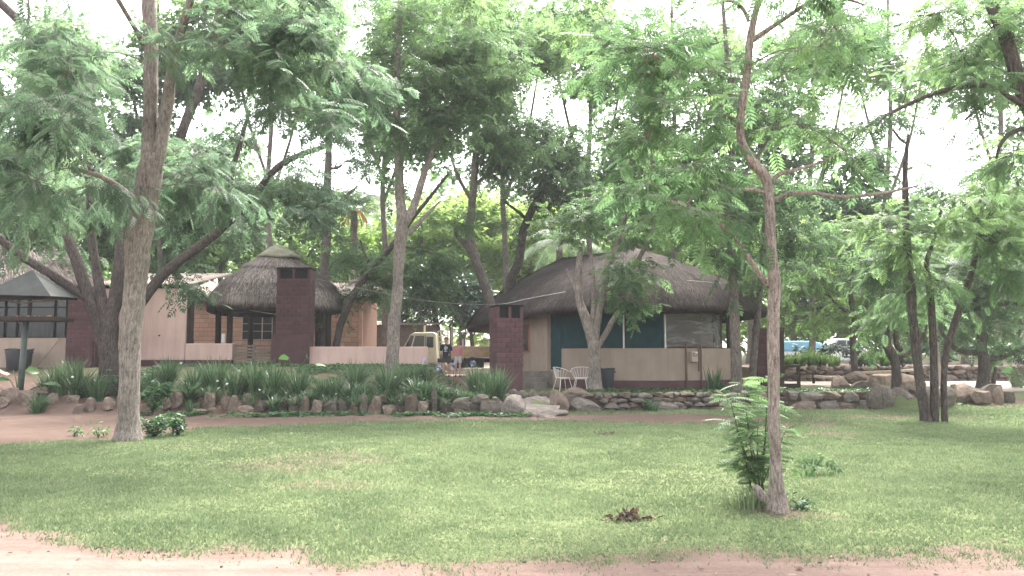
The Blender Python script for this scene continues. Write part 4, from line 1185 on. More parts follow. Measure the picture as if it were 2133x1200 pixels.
p = W(1210, 740, 26.0); wire_chair('white wire chair with round back next to the trunk', (p.x, 26.0, hz(p.x, 26.0)), R(-12))
def bin_(label, px, Y, wpx, hpx, name='refuse_bin'):
    p = W(px, 740, Y); r_ = wpx / FPX * Y / 2; h_ = hpx / FPX * Y; z = hz(p.x, Y)
    t = thing(name, label, 'bin', (p.x, Y, z))
    mb = MB(); mb.lathe((0, 0, 0), [(r_ * .78, 0), (r_ * .82, .01), (r_ * .96, h_ * .9), (r_ * .97, h_ * .98), (r_ * .9, h_ * .98), (r_ * .76, 0.04)], 24); mb.build('body', M['bin'], t, smooth=True)
    mb = MB(); mb.tube([(r_ * math.cos(R(a)), r_ * math.sin(R(a)), h_ + .02 * math.sin(R(3 * a))) for a in range(0, 360, 15)], .022, 6, closed=True); mb.build('rim', M['bin'], t)
    for s_ in (-1, 1):
        mb = MB(); mb.box((s_ * r_ * 1.02, 0, h_ * .86), (.05, .14, .05)); mb.build('handle', M['bin'], t, bevel=.01)
bin_('dark plastic dustbin against the round house wall beside the trunk', 1264, 26.6, 32, 44)
bin_('dark blue-grey tub by the cream wall at far left', 40, 27.4, 52, 42, 'plastic_tub')

# dark wooden post and rail structure right of the slim trunk
wd = W(1645, 740, 27.5)
st = thing('wooden_gate_frame', 'dark wooden post with short rail frame beyond the slim trunk', 'gate frame', (wd.x, 27.5, 0.4))
def wbar(px0, py0, px1, py1, w_, name, mat='dark_wood', Y=27.5, Y2=None):
    mb = MB(); mb.bar(W(px0, py0, Y), W(px1, py1, Y2 or Y), w_, w_); return mb.build(name, M[mat], st, off=st.location, bevel=.008)
wbar(1628, 812, 1627, 682, .16, 'post'); wbar(1664, 812, 1663, 760, .10, 'post'); wbar(1630, 764, 1666, 762, .09, 'rail', Y=27.45); wbar(1630, 784, 1664, 784, .08, 'rail', Y=27.45); wbar(1632, 805, 1664, 805, .20, 'board', Y=27.6)
# red-brown brick post beyond (behind the twin trunk)
bp_ = W(1590, 740, 29.0)
pst = thing('gate_pillar', 'slim maroon pillar half hidden behind the twin trunks right of the round house', 'pillar', (bp_.x, 29, 0.4))
mb = MB(); mb.box((bp_.x, 29.25, 1.45), (0.40, 0.40, 2.1)); mb.build('core', M['mortar_maroon'], pst, off=pst.location)
brick_face(pst, (bp_.x - .22, 29.03), 0, .44, .42, 2.5, .28, .16, 'maroon_brick', th=.04)
mb = MB(); mb.box((bp_.x, 29.25, 2.54), (.5, .5, .08)); mb.build('cap', M['maroon'], pst, off=pst.location)
# log rail fence in front of the far wall
fr = thing('pole_fence', 'rustic fence of pale horizontal poles in front of the retaining wall', 'fence', (W(1800, 740, 33).x, 33, 0.42))
for (a, b, c, d_) in ((1785, 777, 1912, 770), (1695, 784, 1750, 786), (1750, 786, 1862, 788), (1865, 790, 1912, 786)):
    mb = MB(); mb.tube([W(a, b, 33), W((a + c) / 2, (b + d_) / 2 + 1, 33), W(c, d_, 33)], .055, 8, jit=.05); mb.build('rail', M['pole_wood'], fr, smooth=True, off=fr.location)
for px, py in ((1694, 770), (1785, 772), (1864, 772), (1912, 764)):
    q = W(px, py, 33.06); mb = MB(); mb.tube([(q.x, 33.06, .35), (q.x, 33.06, q.z)], .06, 8, jit=.04); mb.build('post', M['dark_wood'], fr, smooth=True, off=fr.location)

# bird feeder with pyramid roof at the left edge
FY = 23.3
fb = W(50, 740, FY); fz = hz(fb.x, FY)
fd = thing('bird_feeder', 'large bird feeder with grey pyramid roof on green post', 'bird feeder', (fb.x, FY, fz))
zp = W(60, 668, FY).z - fz; ze = W(60, 617, FY).z - fz; za = W(60, 562, FY).z - fz
mb = MB(); mb.tube([(-0.06, 0, 0), (0, 0, zp)], [.085, .08], 12); mb.build('post', M['post_green'], fd, smooth=True)
mb = MB(); mb.box((0.2, 0, zp), (1.8, 1.1, .05)); mb.build('tray', M['dark_wood'], fd)
for (cx_, cy_, sx, sy) in ((.2, -.565, 1.83, .03), (.2, .565, 1.83, .03), (-.7, 0, .03, 1.1), (1.1, 0, .03, 1.1)):
    mb = MB(); mb.box((cx_, cy_, zp + .05), (sx, sy, .1)); mb.build('tray_edge', M['dark_wood'], fd)
mb = MB(); mb.tube([(.1, 0, zp), (.1, 0, ze + .3)], .06, 8); mb.build('king_post', M['dark_wood'], fd)
hx, hy = 1.02, .75; ax = .12
vs = [(ax - hx, -hy, ze), (ax + hx, -hy, ze - .05), (ax + hx, hy, ze), (ax - hx, hy, ze + .02), (ax, 0, za)]
me = mesh_from('roof_panel', [], [])
mbs = []
for i in range(4):
    mb = MB(); a_, b_ = Vector(vs[i]), Vector(vs[(i + 1) % 4]); c_ = Vector(vs[4])
    n_ = (b_ - a_).cross(c_ - a_).normalized() * .02
    mb.add([a_, b_, c_, a_ - n_, b_ - n_, c_ - n_], [(0, 1, 2), (5, 4, 3), (0, 3, 4, 1), (1, 4, 5, 2), (2, 5, 3, 0)]); mb.build('roof_panel', M['sheet'], fd)
mb = MB(); mb.box((ax, 0, ze - .04), (hx * 1.9, hy * 1.9, .05)); mb.build('roof_frame', M['black'], fd)
mb = MB(); mb.bar((.1, -.02, zp + .55), (.95, -.02, zp + .62), .12, .05); mb.build('perch', M['grey_wood'], fd)
mb = MB(); mb.bar((.1, -.02, zp + .5), (-.5, -.02, zp + .56), .10, .05); mb.build('perch', M['grey_wood'], fd)
nb = MB()
nb.lathe((.35, -.1, zp + .66), [(.02, 0), (.13, .06), (.16, .18), (.10, .33), (.02, .4)], 12); nb.build('nest', M['litter'], fd, smooth=True)
for i in range(14):
    mb = MB(); x_, y_ = random.uniform(-.6, 1.0), random.uniform(-.5, .2); mb.lathe((x_, y_, zp + .03), [(.03, 0), (.06, .03), (.04, .08), (.01, .1)], 7); mb.build('food_scrap', M['fruit'] if i % 3 == 0 else M['pole_wood'], fd)
# white sheet corner at extreme left
ws = thing('white_sheet', 'crumpled pale plastic sheet at the extreme left edge', 'sheet', W(0, 775, 23.6))
vs, fs = [], []
for i in range(9):
    for j in range(7):
        vs.append((-.5 + i * .1, -.1 + j * .09, .22 - i * .045 + .06 * mnoise.noise(Vector((i * .7, j * .7, 2)))))
for i in range(8):
    for j in range(6): k = i * 7 + j; fs.append((k, k + 7, k + 8, k + 1))
link('sheet', mesh_from('sheet', vs, fs, M['meter'], True), ws); ws.scale = (.6, .6, .6)

# overhead wires
def wire(label, pts, r_=.006):
    P = [W(*q) for q in pts]
    t = thing('overhead_wire', label, 'wire', P[0])
    C_ = catmull([tuple(p) for p in P], 6)
    mb = MB(); mb.tube([Vector(c) for c in C_], r_, 5); mb.build('cable', M['wire'], t, off=P[0])
wire('thin wire sagging from the gazebo past the chimney to the round house roof', [(655, 580, 31), (760, 603, 29), (900, 628, 27), (1032, 634, 25.9), (1100, 622, 26.8), (1178, 608, 27.6)])
wire('thin wire on the right side of the round house roof reaching the twin trunks', [(1430, 584, 26.6), (1480, 588, 26), (1532, 592, 25.6)])

# ------------------------------------------------------------------ truck
TY = 41.0
tp = W(838, 740, TY)
truck = thing('truck', 'cream flatbed truck with dusty side panel parked behind the low wall', 'truck', (tp.x, TY, hz(-3, 41)))
# local: x to the right = rear of the truck, y away from camera, side facing us at y=0
prof = [(-.12, .55), (-.14, 1.05), (.0, 1.25), (.42, 2.02), (.62, 2.12), (1.55, 2.14), (1.72, 2.05), (1.78, .55)]
mb = MB(); mb.prism(prof, 0, 1.75); cab = mb.build('cab', M['truck_cream'], truck, bevel=.06, seg=3)
mb = MB(); mb.add([(.50, -.012, 1.30), (1.12, -.012, 1.30), (1.12, -.012, 1.95), (.66, -.012, 1.95)], [(0, 1, 2, 3)]); o = mb.build('side_window', M['glass'], truck)
mb = MB(); mb.box((1.42, -.012, 1.62), (.36, .01, .56)); mb.build('side_window', M['glass'], truck)
mb = MB(); mb.add([(.01, .1, 1.28), (.01, 1.65, 1.28), (.40, 1.6, 2.0), (.40, .15, 2.0)], [(0, 1, 2, 3)]); ws_ = mb.build('windscreen', M['glass'], truck)
for v in ws_.data.vertices: v.co += Vector((-.02, 0, .01))
mb = MB(); mb.add([(.06, -.014, 1.30), (.42, -.014, 1.30), (.60, -.014, 1.93), (.45, -.014, 1.98)], [(0, 1, 2, 3)]); mb.build('quarter_window', M['glass'], truck)
mb = MB(); mb.bar((.44, -.03, 1.28), (.63, -.03, 1.97), .035); mb.build('pillar_trim', M['white_metal'], truck)
mb = MB(); mb.bar((1.18, -.03, .65), (1.18, -.03, 1.98), .03); mb.build('door_seam', M['chassis'], truck)
mb = MB(); mb.box((1.08, -.03, 1.16), (.14, .03, .035)); mb.build('door_handle', M['chassis'], truck)
mb = MB(); mb.box((.3, -.16, 1.5), (.03, .16, .26)); mb.build('mirror', M['chassis'], truck)
mb = MB(); mb.lathe((.04, .3, .0), [(.09, 0), (.1, .04)], 12); hl = mb.build('headlight', M['white_metal'], truck); 
hl.rotation_euler = (0, R(-90), 0); hl.location = (-.12, 0, .85)
mb = MB(); mb.box((-.18, .87, .58), (.12, 1.7, .16)); mb.build('bumper', M['chassis'], truck, bevel=.02)
# headboard rack
for x in (1.92, 2.36):
    for y in (.02, 1.7): mb = MB(); mb.bar((x, y, .75 if x > 2 else 1.0), (x - .02 if x > 2 else x - .1, y, 2.42 if x > 2 else 2.2), .07); mb.build('rack_post', M['truck_cream'], truck)
for z, z2 in ((1.35, 1.35), (1.62, 1.64), (1.9, 1.96), (2.18, 2.3)):
    mb = MB(); mb.bar((1.86, .02, z), (2.36, .02, z2), .06); mb.build('rack_bar', M['truck_cream'], truck)
mb = MB(); mb.bar((1.1, .3, 2.15), (1.1, .3, 2.5), .09); mb.build('exhaust_stack', M['truck_cream'], truck)
mb = MB(); mb.box((2.47, .86, 1.55), (.06, 1.7, 1.7)); mb.build('headboard', M['dark_wood'], truck)
mb = MB(); mb.box((4.6, .86, .92), (4.2, 1.9, .12)); mb.build('flatbed', M['truck_bed'], truck)
for x0, x1 in ((2.55, 4.55), (4.6, 6.6)):
    mb = MB(); mb.box(((x0 + x1) / 2, -.12, 1.2), (x1 - x0, .05, .42)); sp = mb.build('side_panel', M['truck_bed'], truck, bevel=.01)
    for z in (1.0, 1.38): mb = MB(); mb.box(((x0 + x1) / 2, -.15, z), (x1 - x0, .03, .05)); mb.build('panel_rib', M['truck_bed'], sp)
mb = MB(); mb.box((4.5, -.17, 1.12), (.75, .015, .07)); mb.build('reflector', M['yellow'], truck)
mb = MB(); mb.box((3.2, -.17, 1.12), (.35, .015, .07)); mb.build('reflector', M['yellow'], truck)
for x in (2.9, 3.7): mb = MB(); mb.box((x, -.1, .42), (.14, .03, .05)); mb.build('red_reflector', M['red'], truck)
for z in (1.52, 1.64): mb = MB(); mb.bar((4.2, -.1, z), (6.4, -.1, z), .03); mb.build('white_rail', M['white_metal'], truck)
for x in (4.2, 4.75, 5.3, 5.85, 6.4): mb = MB(); mb.bar((x, -.1, 1.4), (x, -.1, 1.64), .03); mb.build('rail_post', M['white_metal'], truck)
mb = MB(); mb.box((3.3, .86, .68), (6.4, .8, .2)); mb.build('chassis', M['chassis'], truck)
mb = MB(); mb.box((3.4, .2, .55), (1.6, .5, .5)); mb.build('tool_box', M['chassis'], truck)
for x in (.55, 5.2):
    for y in (.12, 1.6):
        mb = MB(); mb.lathe((0, 0, -.13), [(.30, 0), (.42, .03), (.45, .1), (.45, .18), (.42, .24), (.30, .26)], 28); wh = mb.build('wheel', M['tyre'], truck, smooth=True); wh.location = (x, y, .45); wh.rotation_euler = (R(90), 0, 0)
        mb = MB(); mb.lathe((0, 0, -.14), [(.08, 0), (.12, .02), (.27, .03), (.29, .27)], 20); mb.build('rim', M['truck_cream'], wh, smooth=True)
# white canopy and pale building behind the truck bed
cn = thing('white_canopy', 'small white sunlit canopy beyond the truck bed', 'canopy', (W(990, 740, 50).x, 50, .6))
q = W(992, 694, 50)
mb = MB(); mb.box((q.x + .5, 50, q.z + .12), (2.9, 2.2, .16), taper=.8); mb.build('roof', M['white_paint'], cn, off=cn.location, bevel=.03)
for sx in (-.8, 1.6): mb = MB(); mb.bar((q.x + sx, 49.3, .55), (q.x + sx, 49.3, q.z + .05), .08); mb.build('pole', M['white_metal'], cn, off=cn.location)
# blue covered boat / white van on the far bank at right
FB = 47.0
b0, b1 = W(1600, 740, FB).x, W(1712, 740, FB).x
boat = thing('covered_trailer', 'long low trailer under bright blue cover beyond the retaining wall', 'trailer', ((b0 + b1) / 2, FB, 1.5))
z0, z1 = W(0, 732, FB).z, W(0, 711, FB).z
prof = [(b0, z0), (b0 + .05, z0 + (z1 - z0) * .75), (b0 + .4, z1), (b1 - .9, z1), (b1 - .3, z0 + (z1 - z0) * .8), (b1, z0)]
mb = MB(); mb.prism(prof, FB - .9, FB + .9); mb.build('cover', M['blue_cover'], boat, bevel=.1, seg=3, off=boat.location)
mb = MB(); mb.box(((b0 + b1) / 2, FB, z0 - .12), (b1 - b0 - .1, 1.9, .22)); mb.build('deck', M['white_paint'], boat, off=boat.location)
for x in (b0 + .8, b1 - .8):
    mb = MB(); mb.bar((x, FB - .8, 1.0), (x, FB - .8, z0 - .1), .07); mb.build('stand', M['chassis'], boat, off=boat.location)
    mb = MB(); mb.lathe((0, 0, -.1), [(.2, 0), (.3, .02), (.3, .18), (.2, .2)], 20); wh = mb.build('wheel', M['tyre'], boat); wh.location = Vector((x, FB - .9, 1.3)) - boat.location; wh.rotation_euler = (R(90), 0, 0)
v0_, v1_ = W(1712, 740, 46).x, W(1790, 740, 46).x
van = thing('white_car', 'white car parked beyond the retaining wall beside the blue cover', 'car', ((v0_ + v1_) / 2, 46, 1.3))
zb, zt = W(0, 757, 46).z, W(0, 706, 46).z; H = zt - zb; L_ = v1_ - v0_
prof = [(v0_, zb + .15), (v0_ + .02, zb + H * .5), (v0_ + L_ * .1, zb + H * .58), (v0_ + L_ * .26, zt), (v0_ + L_ * .85, zt), (v1_ - .05, zb + H * .62), (v1_, zb + .15)]
mb = MB(); mb.prism(prof, 45.2, 46.8); mb.build('body', M['white_paint'], van, bevel=.06, seg=3, off=van.location)
mb = MB(); mb.add([(v0_ + L_ * .16, 45.18, zb + H * .6), (v0_ + L_ * .5, 45.18, zb + H * .6), (v0_ + L_ * .5, 45.18, zb + H * .93), (v0_ + L_ * .29, 45.18, zb + H * .93)], [(0, 1, 2, 3)]); mb.build('window', M['glass'], van, off=van.location)
mb = MB(); mb.box((v0_ + L_ * .68, 45.18, zb + H * .76), (L_ * .3, .012, H * .32)); mb.build('window', M['glass'], van, off=van.location)
for x in (v0_ + L_ * .2, v0_ + L_ * .8):
    mb = MB(); mb.lathe((0, 0, -.1), [(.2, 0), (.3, .02), (.3, .18), (.2, .2)], 20); wh = mb.build('wheel', M['tyre'], van); wh.location = Vector((x, 45.25, zb + .1)) - van.location; wh.rotation_euler = (R(90), 0, 0)
mb = MB(); mb.box(((f0.x + f2.x) / 2 + 3, 46.0, 0.70), (f2.x - f0.x + 8, 18.6, 0.62)); bank = mb.build('raised_bank', M['soil']); bank['kind'] = 'structure'

# ------------------------------------------------------------------ people
def skin_obj(name, joints, edges, radii, mat, parent, root=0, sub=2):
    me = bpy.data.meshes.new(name)
    me.from_pydata([tuple(j) for j in joints], edges, [])
    o = bpy.data.objects.new(name, me); COL.objects.link(o)
    sk = o.modifiers.new('skin', 'SKIN'); sk.use_smooth_shade = True
    for i, r_ in enumerate(radii):
        d = me.skin_vertices[0].data[i]
        d.radius = r_ if hasattr(r_, '__len__') else (r_, r_)
        d.use_root = (i == root)
    sb = o.modifiers.new('sub', 'SUBSURF'); sb.levels = sub; sb.render_levels = sub
    dg = bpy.context.evaluated_depsgraph_get()
    m2 = bpy.data.meshes.new_from_object(o.evaluated_get(dg))
    bpy.data.objects.remove(o)
    m2.materials.clear(); m2.materials.append(mat)
    m2.polygons.foreach_set('use_smooth', [True] * len(m2.polygons))
    return link(name, m2, parent)

def person(label, px, Y, rz, H, top_mat, short_mat, hair_mat, step, female=False, head_turn=0.0, sleeve=1.0, arm_l=(0, 0), arm_r=(0, 0)):
    """faces -y; H height; step: +1 left leg forward"""
    p = W(px, 740, Y)
    t = thing('person', label, 'person', (p.x, Y, hz(p.x, Y)), rz, 'people walking down the drive')
    k = H / 1.75
    sh = (.185 if not female else .165) * k
    hip = .09 * k
    def V_(x, y, z): return Vector((x * 1, y, z * k))
    J, Rr, E = [], [], []
    def j(v, r_, par=None):
        J.append(v); Rr.append((r_ * k, r_ * k) if not hasattr(r_, '__len__') else (r_[0] * k, r_[1] * k))
        if par is not None: E.append((par, len(J) - 1))
        return len(J) - 1
    pel = j(V_(0, 0, .95), (.135, .10)); wa = j(V_(0, 0, 1.10), (.125, .09), pel); chs = j(V_(0, .0, 1.30), (.15, .10), wa); nb_ = j(V_(0, .005, 1.45), (.06, .055), chs); nk = j(V_(0, -.01, 1.52), (.052, .052), nb_)
    c_, s_ = math.cos(head_turn), math.sin(head_turn)
    h1 = j(V_(0, -.025, 1.57), (.065, .075), nk); h2 = j(V_(0, -.02, 1.65), (.078, .092), h1); h3 = j(V_(0, -.005, 1.72), (.06, .07), h2)
    for sx, ar in ((-1, arm_l), (1, arm_r)):
        s1 = j(Vector((sx * sh * .8, 0, 1.41 * k)), .06, chs); s2 = j(Vector((sx * sh, 0, 1.39 * k)), .055, s1)
        el = j(Vector((sx * (sh + .05 * k), .02 - ar[0] * .3, 1.12 * k)), .04, s2)
        wr = j(Vector((sx * (sh + .07 * k), -.03 - ar[0], (.88 + ar[1]) * k)), .027, el)
        pa = j(Vector((sx * (sh + .068 * k), -.045 - ar[0], (.81 + ar[1]) * k)), (.022, .036), wr)
    for sx in (-1, 1):
        fw = -step * sx
        kn_y = -.10 * fw - .03; an_y = -.20 * fw + (.10 if fw < 0 else 0)
        h_ = j(V_(sx * hip, 0, .90), .085, pel)
        kn = j(V_(sx * hip * 1.05, kn_y, .50), .055, h_)
        cf = j(V_(sx * hip * 1.05, (kn_y + an_y) / 2 + .015, .33), .052, kn)
        an = j(V_(sx * hip * 1.08, an_y, .09 + (.05 if fw < 0 else 0)), .034, cf)
        ft = j(V_(sx * hip * 1.15, an_y - .12, .045 + (.0 if fw < 0 else .0)), (.035, .03), an)
    body = skin_obj('body', J, E, Rr, M['skin'], t)
    # fingers and thumb
    for sx, ar in ((-1, arm_l), (1, arm_r)):
        b_ = Vector((sx * (sh + .068 * k), -.045 - ar[0], (.81 + ar[1]) * k))
        for q in range(5):
            mb = MB()
            if q < 4:
                o_ = b_ + Vector((0, (-.028 + q * .018) * k, -.03 * k)); ln = (.075, .085, .08, .062)[q] * k
                mb.tube([o_, o_ + Vector((-sx * .008, 0, -ln * .5)), o_ + Vector((-sx * .026, 0, -ln))], [.009 * k, .008 * k, .006 * k], 6)
            else:
                o_ = b_ + Vector((-sx * .005, -.034 * k, .02 * k)); mb.tube([o_, o_ + Vector((-sx * .01, -.022 * k, -.025 * k)), o_ + Vector((-sx * .02, -.026 * k, -.055 * k))], [.011 * k, .009 * k, .007 * k], 6)
            mb.build('thumb' if q == 4 else 'finger', M['skin'], body, smooth=True)
    # face: nose, eyes, mouth, ears (turned with the head)
    hc = Vector((0, -.02, 1.65 * k)); Mh = Matrix.Rotation(head_turn, 3, 'Z')
    def hp(x, y, z): return hc + Mh @ Vector((x * k, y * k, z * k))
    mb = MB(); mb.tube([hp(0, -.085, .02), hp(0, -.112, -.025), hp(0, -.09, -.035)], [.010 * k, .016 * k, .012 * k], 8); mb.build('nose', M['skin'], body, smooth=True)
    for sx in (-1, 1):
        mb = MB(); mb.lathe((0, 0, -.006), [(.002, 0), (.011, .003), (.012, .006), (.002, .012)], 8); e = mb.build('eye', M['black'], body, smooth=True); e.location = hp(sx * .032, -.085, .012)
        mb = MB(); mb.tube([hp(sx * .075, .0, .02), hp(sx * .088, .01, .0), hp(sx * .078, .005, -.03)], [.012 * k, .016 * k, .008 * k], 6); mb.build('ear', M['skin'], body, smooth=True)
    mb = MB(); mb.tube([hp(-.024, -.080, -.058), hp(0, -.090, -.060), hp(.024, -.080, -.058)], [.003, .006, .003], 6); mb.build('mouth', M['red_frame'], body, smooth=True)
    # hair: cap following the skull
    bm = bmesh.new(); bmesh.ops.create_uvsphere(bm, u_segments=20, v_segments=14, radius=1)
    rm = []
    for v in bm.verts:
        lim = .15 if v.co.y < -.45 else (-.62 if female else -.45)
        if v.co.z < lim: rm.append(v)
    bmesh.ops.delete(bm, geom=rm, context='VERTS')
    for v in bm.verts:
        nz = 1 + .06 * mnoise.noise(v.co * 5)
        v.co = hp(v.co.x * .088 * nz, v.co.y * .104 * nz + .006, v.co.z * .105 * nz + .025)
    me = bpy.data.meshes.new('hair'); bm.to_mesh(me); bm.free(); me.materials.append(M[hair_mat]); me.polygons.foreach_set('use_smooth', [True] * len(me.polygons))
    o = link('hair', me, t); so = o.modifiers.new('s', 'SOLIDIFY'); so.thickness = .012
    # shirt
    J, Rr, E = [], [], []
    a0 = j(V_(0, 0, .79 if not female else .84), (.172, .132)); a1 = j(V_(0, 0, 1.08), (.150, .115), a0); a2 = j(V_(0, 0, 1.30), (.172, .125), a1); a3 = j(V_(0, .0, 1.42), (.10, .08), a2); a4 = j(V_(0, 0, 1.475), (.07, .065), a3)
    for sx, ar in ((-1, arm_l), (1, arm_r)):
        b1 = j(Vector((sx * sh * .82, 0, 1.40 * k)), .078, a2); b2 = j(Vector((sx * sh * 1.06, 0, 1.36 * k)), .075, b1)
        el = Vector((sx * (sh + .05 * k), .02 - ar[0] * .3, 1.12 * k)); st_ = Vector((sx * sh, 0, 1.39 * k))
        f_ = min(1, sleeve)
        b3 = j(st_ + (el - st_) * f_, .068 if sleeve <= 1 else .055, b2)
        if sleeve > 1:
            wr = Vector((sx * (sh + .07 * k), -.03 - ar[0], (.90 + ar[1]) * k)); j(el + (wr - el) * (sleeve - 1), .042, b3)
    sh_o = skin_obj('shirt', J, E, Rr, M[top_mat], t)
    # shorts
    J, Rr, E = [], [], []
    a0 = j(V_(0, 0, 1.03), (.150, .112)); a1 = j(V_(0, 0, .90), (.155, .115), a0)
    for sx in (-1, 1):
        fw = -step * sx; kn_y = -.10 * fw - .03
        b1 = j(V_(sx * hip * 1.05, 0, .84), .098, a1); b2 = j(V_(sx * hip * 1.12, kn_y * .8, .57 if not female else .60), .080, b1)
    skin_obj('shorts', J, E, Rr, M[short_mat], t)
    for sx in (-1, 1):
        fw = -step * sx; an_y = -.20 * fw + (.10 if fw < 0 else 0)
        mb = MB(); mb.box((sx * hip * 1.12, an_y - .07, .04), (.095 * k, .27 * k, .08)); mb.build('shoe', M['shoe'], t, bevel=.03, seg=3)
    return t
# navy shirt with printed white emblem (flat print in the material, object space)
def navy_print():
    m, t, b = node_mat('navy_printed_shirt')
    tc = t.nodes.new('ShaderNodeTexCoord'); sp = t.nodes.new('ShaderNodeSeparateXYZ'); t.links.new(tc.outputs['Object'], sp.inputs[0])
    def ell(cx_, cz_, rx, rz_):
        outs = []
        for ch_, c0, r0 in (('X', cx_, rx), ('Z', cz_, rz_)):
            s_ = t.nodes.new('ShaderNodeMath'); s_.operation = 'SUBTRACT'; s_.inputs[1].default_value = c0; t.links.new(sp.outputs[ch_], s_.inputs[0])
            d_ = t.nodes.new('ShaderNodeMath'); d_.operation = 'DIVIDE'; d_.inputs[1].default_value = r0; t.links.new(s_.outputs[0], d_.inputs[0])
            q_ = t.nodes.new('ShaderNodeMath'); q_.operation = 'POWER'; q_.inputs[1].default_value = 2; t.links.new(d_.outputs[0], q_.inputs[0]); outs.append(q_)
        a_ = t.nodes.new('ShaderNodeMath'); a_.operation = 'ADD'; t.links.new(outs[0].outputs[0], a_.inputs[0]); t.links.new(outs[1].outputs[0], a_.inputs[1])
        l_ = t.nodes.new('ShaderNodeMath'); l_.operation = 'LESS_THAN'; l_.inputs[1].default_value = 1; t.links.new(a_.outputs[0], l_.inputs[0]); return l_
    def op(a_, b_, o_):
        n_ = t.nodes.new('ShaderNodeMath'); n_.operation = o_; t.links.new(a_.outputs[0], n_.inputs[0]); t.links.new(b_.outputs[0], n_.inputs[1]); n_.use_clamp = True; return n_
    e = op(op(ell(.01, 1.27, .085, .075), ell(.005, 1.25, .035, .035), 'SUBTRACT'), ell(.0, 1.22, .05, .055), 'MAXIMUM')
    e = op(e, ell(.03, 1.235, .02, .03), 'SUBTRACT')
    e = op(e, ell(0, 1.13, .085, .018), 'MAXIMUM'); e = op(e, ell(-.02, 1.37, .04, .012), 'MAXIMUM')
    g_ = t.nodes.new('ShaderNodeMath'); g_.operation = 'LESS_THAN'; g_.inputs[1].default_value = 0; t.links.new(sp.outputs['Y'], g_.inputs[0])
    e = op(e, g_, 'MULTIPLY')
    mx = t.nodes.new('ShaderNodeMix'); mx.data_type = 'RGBA'; mx.inputs['A'].default_value = (.012, .016, .036, 1); mx.inputs['B'].default_value = (.62, .64, .66, 1)
    t.links.new(e.outputs[0], mx.inputs['Factor']); t.links.new(mx.outputs['Result'], b.inputs['Base Color']); b.inputs['Roughness'].default_value = .9
    return m
M['navy'] = navy_print()
person('person in navy printed t-shirt and dark grey shorts walking toward us', 929, 35.0, R(-6), 1.74, 'navy', 'greysh', 'hair_brown', 1, head_turn=R(-28), sleeve=.95, arm_l=(.12, .08), arm_r=(-.05, 0))
person('person in pink top and pale shorts walking beside the navy shirt', 954, 35.1, R(4), 1.66, 'pinktop', 'whitesh', 'hair_auburn', -1, female=True, head_turn=R(-8), sleeve=1.75, arm_l=(.02, 0), arm_r=(.03, 0))
# ------------------------------------------------------------------ leaf templates (unit length along +x, z up)
def pinnate(n_pairs=5, ll=0.34, lw=0.115, droop=0.22, ang=58, start=0.22, rachis=True):
    V, T = [], []
    def leaflet(base, d, L, w, nrm):
        s = np.cross(nrm, d); s /= np.linalg.norm(s)
        b = len(V)
        mid = base + d * L * 0.42
        V.extend([base, mid + s * w + nrm * 0.10 * L * .3, base + d * L + np.array([0, 0, -0.10 * L]), mid - s * w + nrm * 0.10 * L * .3])
        T.append((b, b + 2, b + 1)); T.append((b, b + 3, b + 2))
    def rp(t): return np.array([t * (1 - 0.05 * t), 0, -droop * t * t])
    for i in range(n_pairs):
        t = start + (0.92 - start) * i / max(1, n_pairs - 1)
        for s_ in (-1, 1):
            a = math.radians(ang - 12 * i / n_pairs)
            d = np.array([math.cos(a), s_ * math.sin(a), -0.25 - droop * t * 0.5]); d /= np.linalg.norm(d)
            leaflet(rp(t), d, ll * (0.75 + 0.35 * math.sin(math.pi * (i + 0.8) / n_pairs)), lw * .5, np.array([0, 0, 1.0]))
    d = np.array([0.9, 0, -droop * 1.2]); d /= np.linalg.norm(d)
    leaflet(rp(0.95), d, ll * 0.95, lw * .55, np.array([0, 0, 1.0]))
    if rachis:
        b = len(V)
        for t in (0, .5, .95):
            p = rp(t); V.extend([p + np.array([0, .007, 0]), p - np.array([0, .007, 0])])
        for k in (0, 2): T.append((b + k, b + k + 1, b + k + 3)); T.append((b + k, b + k + 3, b + k + 2))
    return np.array(V, float), np.array(T, int)
LEAF = {'near': pinnate(6, .33, .11, .28, 60), 'mid': pinnate(4, .40, .16, .25, 58, .2, False), 'far': pinnate(2, .62, .34, .22, 50, .3, False)}
def simple_leaf(w=0.36, droop=.15):
    V = np.array([[0, 0, 0], [.35, w * .5, .05], [.75, w * .36, 0], [1, 0, -droop], [.75, -w * .36, 0], [.35, -w * .5, .05], [.5, 0, -.02]], float)
    T = np.array([[0, 6, 1], [1, 6, 2], [2, 6, 3], [3, 6, 4], [4, 6, 5], [5, 6, 0]])
    return V, T
LEAF['oval'] = simple_leaf()
LEAF['oval2'] = (np.array([[0, 0, 0], [.5, .2, .03], [1, 0, -.1], [.5, -.2, .03]], float), np.array([[0, 2, 1], [0, 3, 2]]))

def unit(a): return a / np.maximum(1e-9, np.linalg.norm(a, axis=-1, keepdims=True))

def instance_leaves(name, leaf, pos, direc, nrm, size, mat, tint, parent, off):
    """joined mesh of leaves"""
    V, T = LEAF[leaf] if isinstance(leaf, str) else leaf
    x = unit(direc); y = unit(np.cross(nrm, x)); z = np.cross(x, y)
    N = len(pos)
    Rm = np.stack([x, y, z], -1)                      # (N,3,3) columns
    P = np.einsum('nij,vj->nvi', Rm, V) * size[:, None, None] + pos[:, None, :] - np.array(off)[None, None, :]
    Tt = (T[None, :, :] + (np.arange(N) * len(V))[:, None, None]).reshape(-1, 3)
    tn = np.repeat(tint, len(V))
    me = fast_mesh(name, P.reshape(-1, 3), Tt, M[mat], tn)
    return link(name, me, parent)

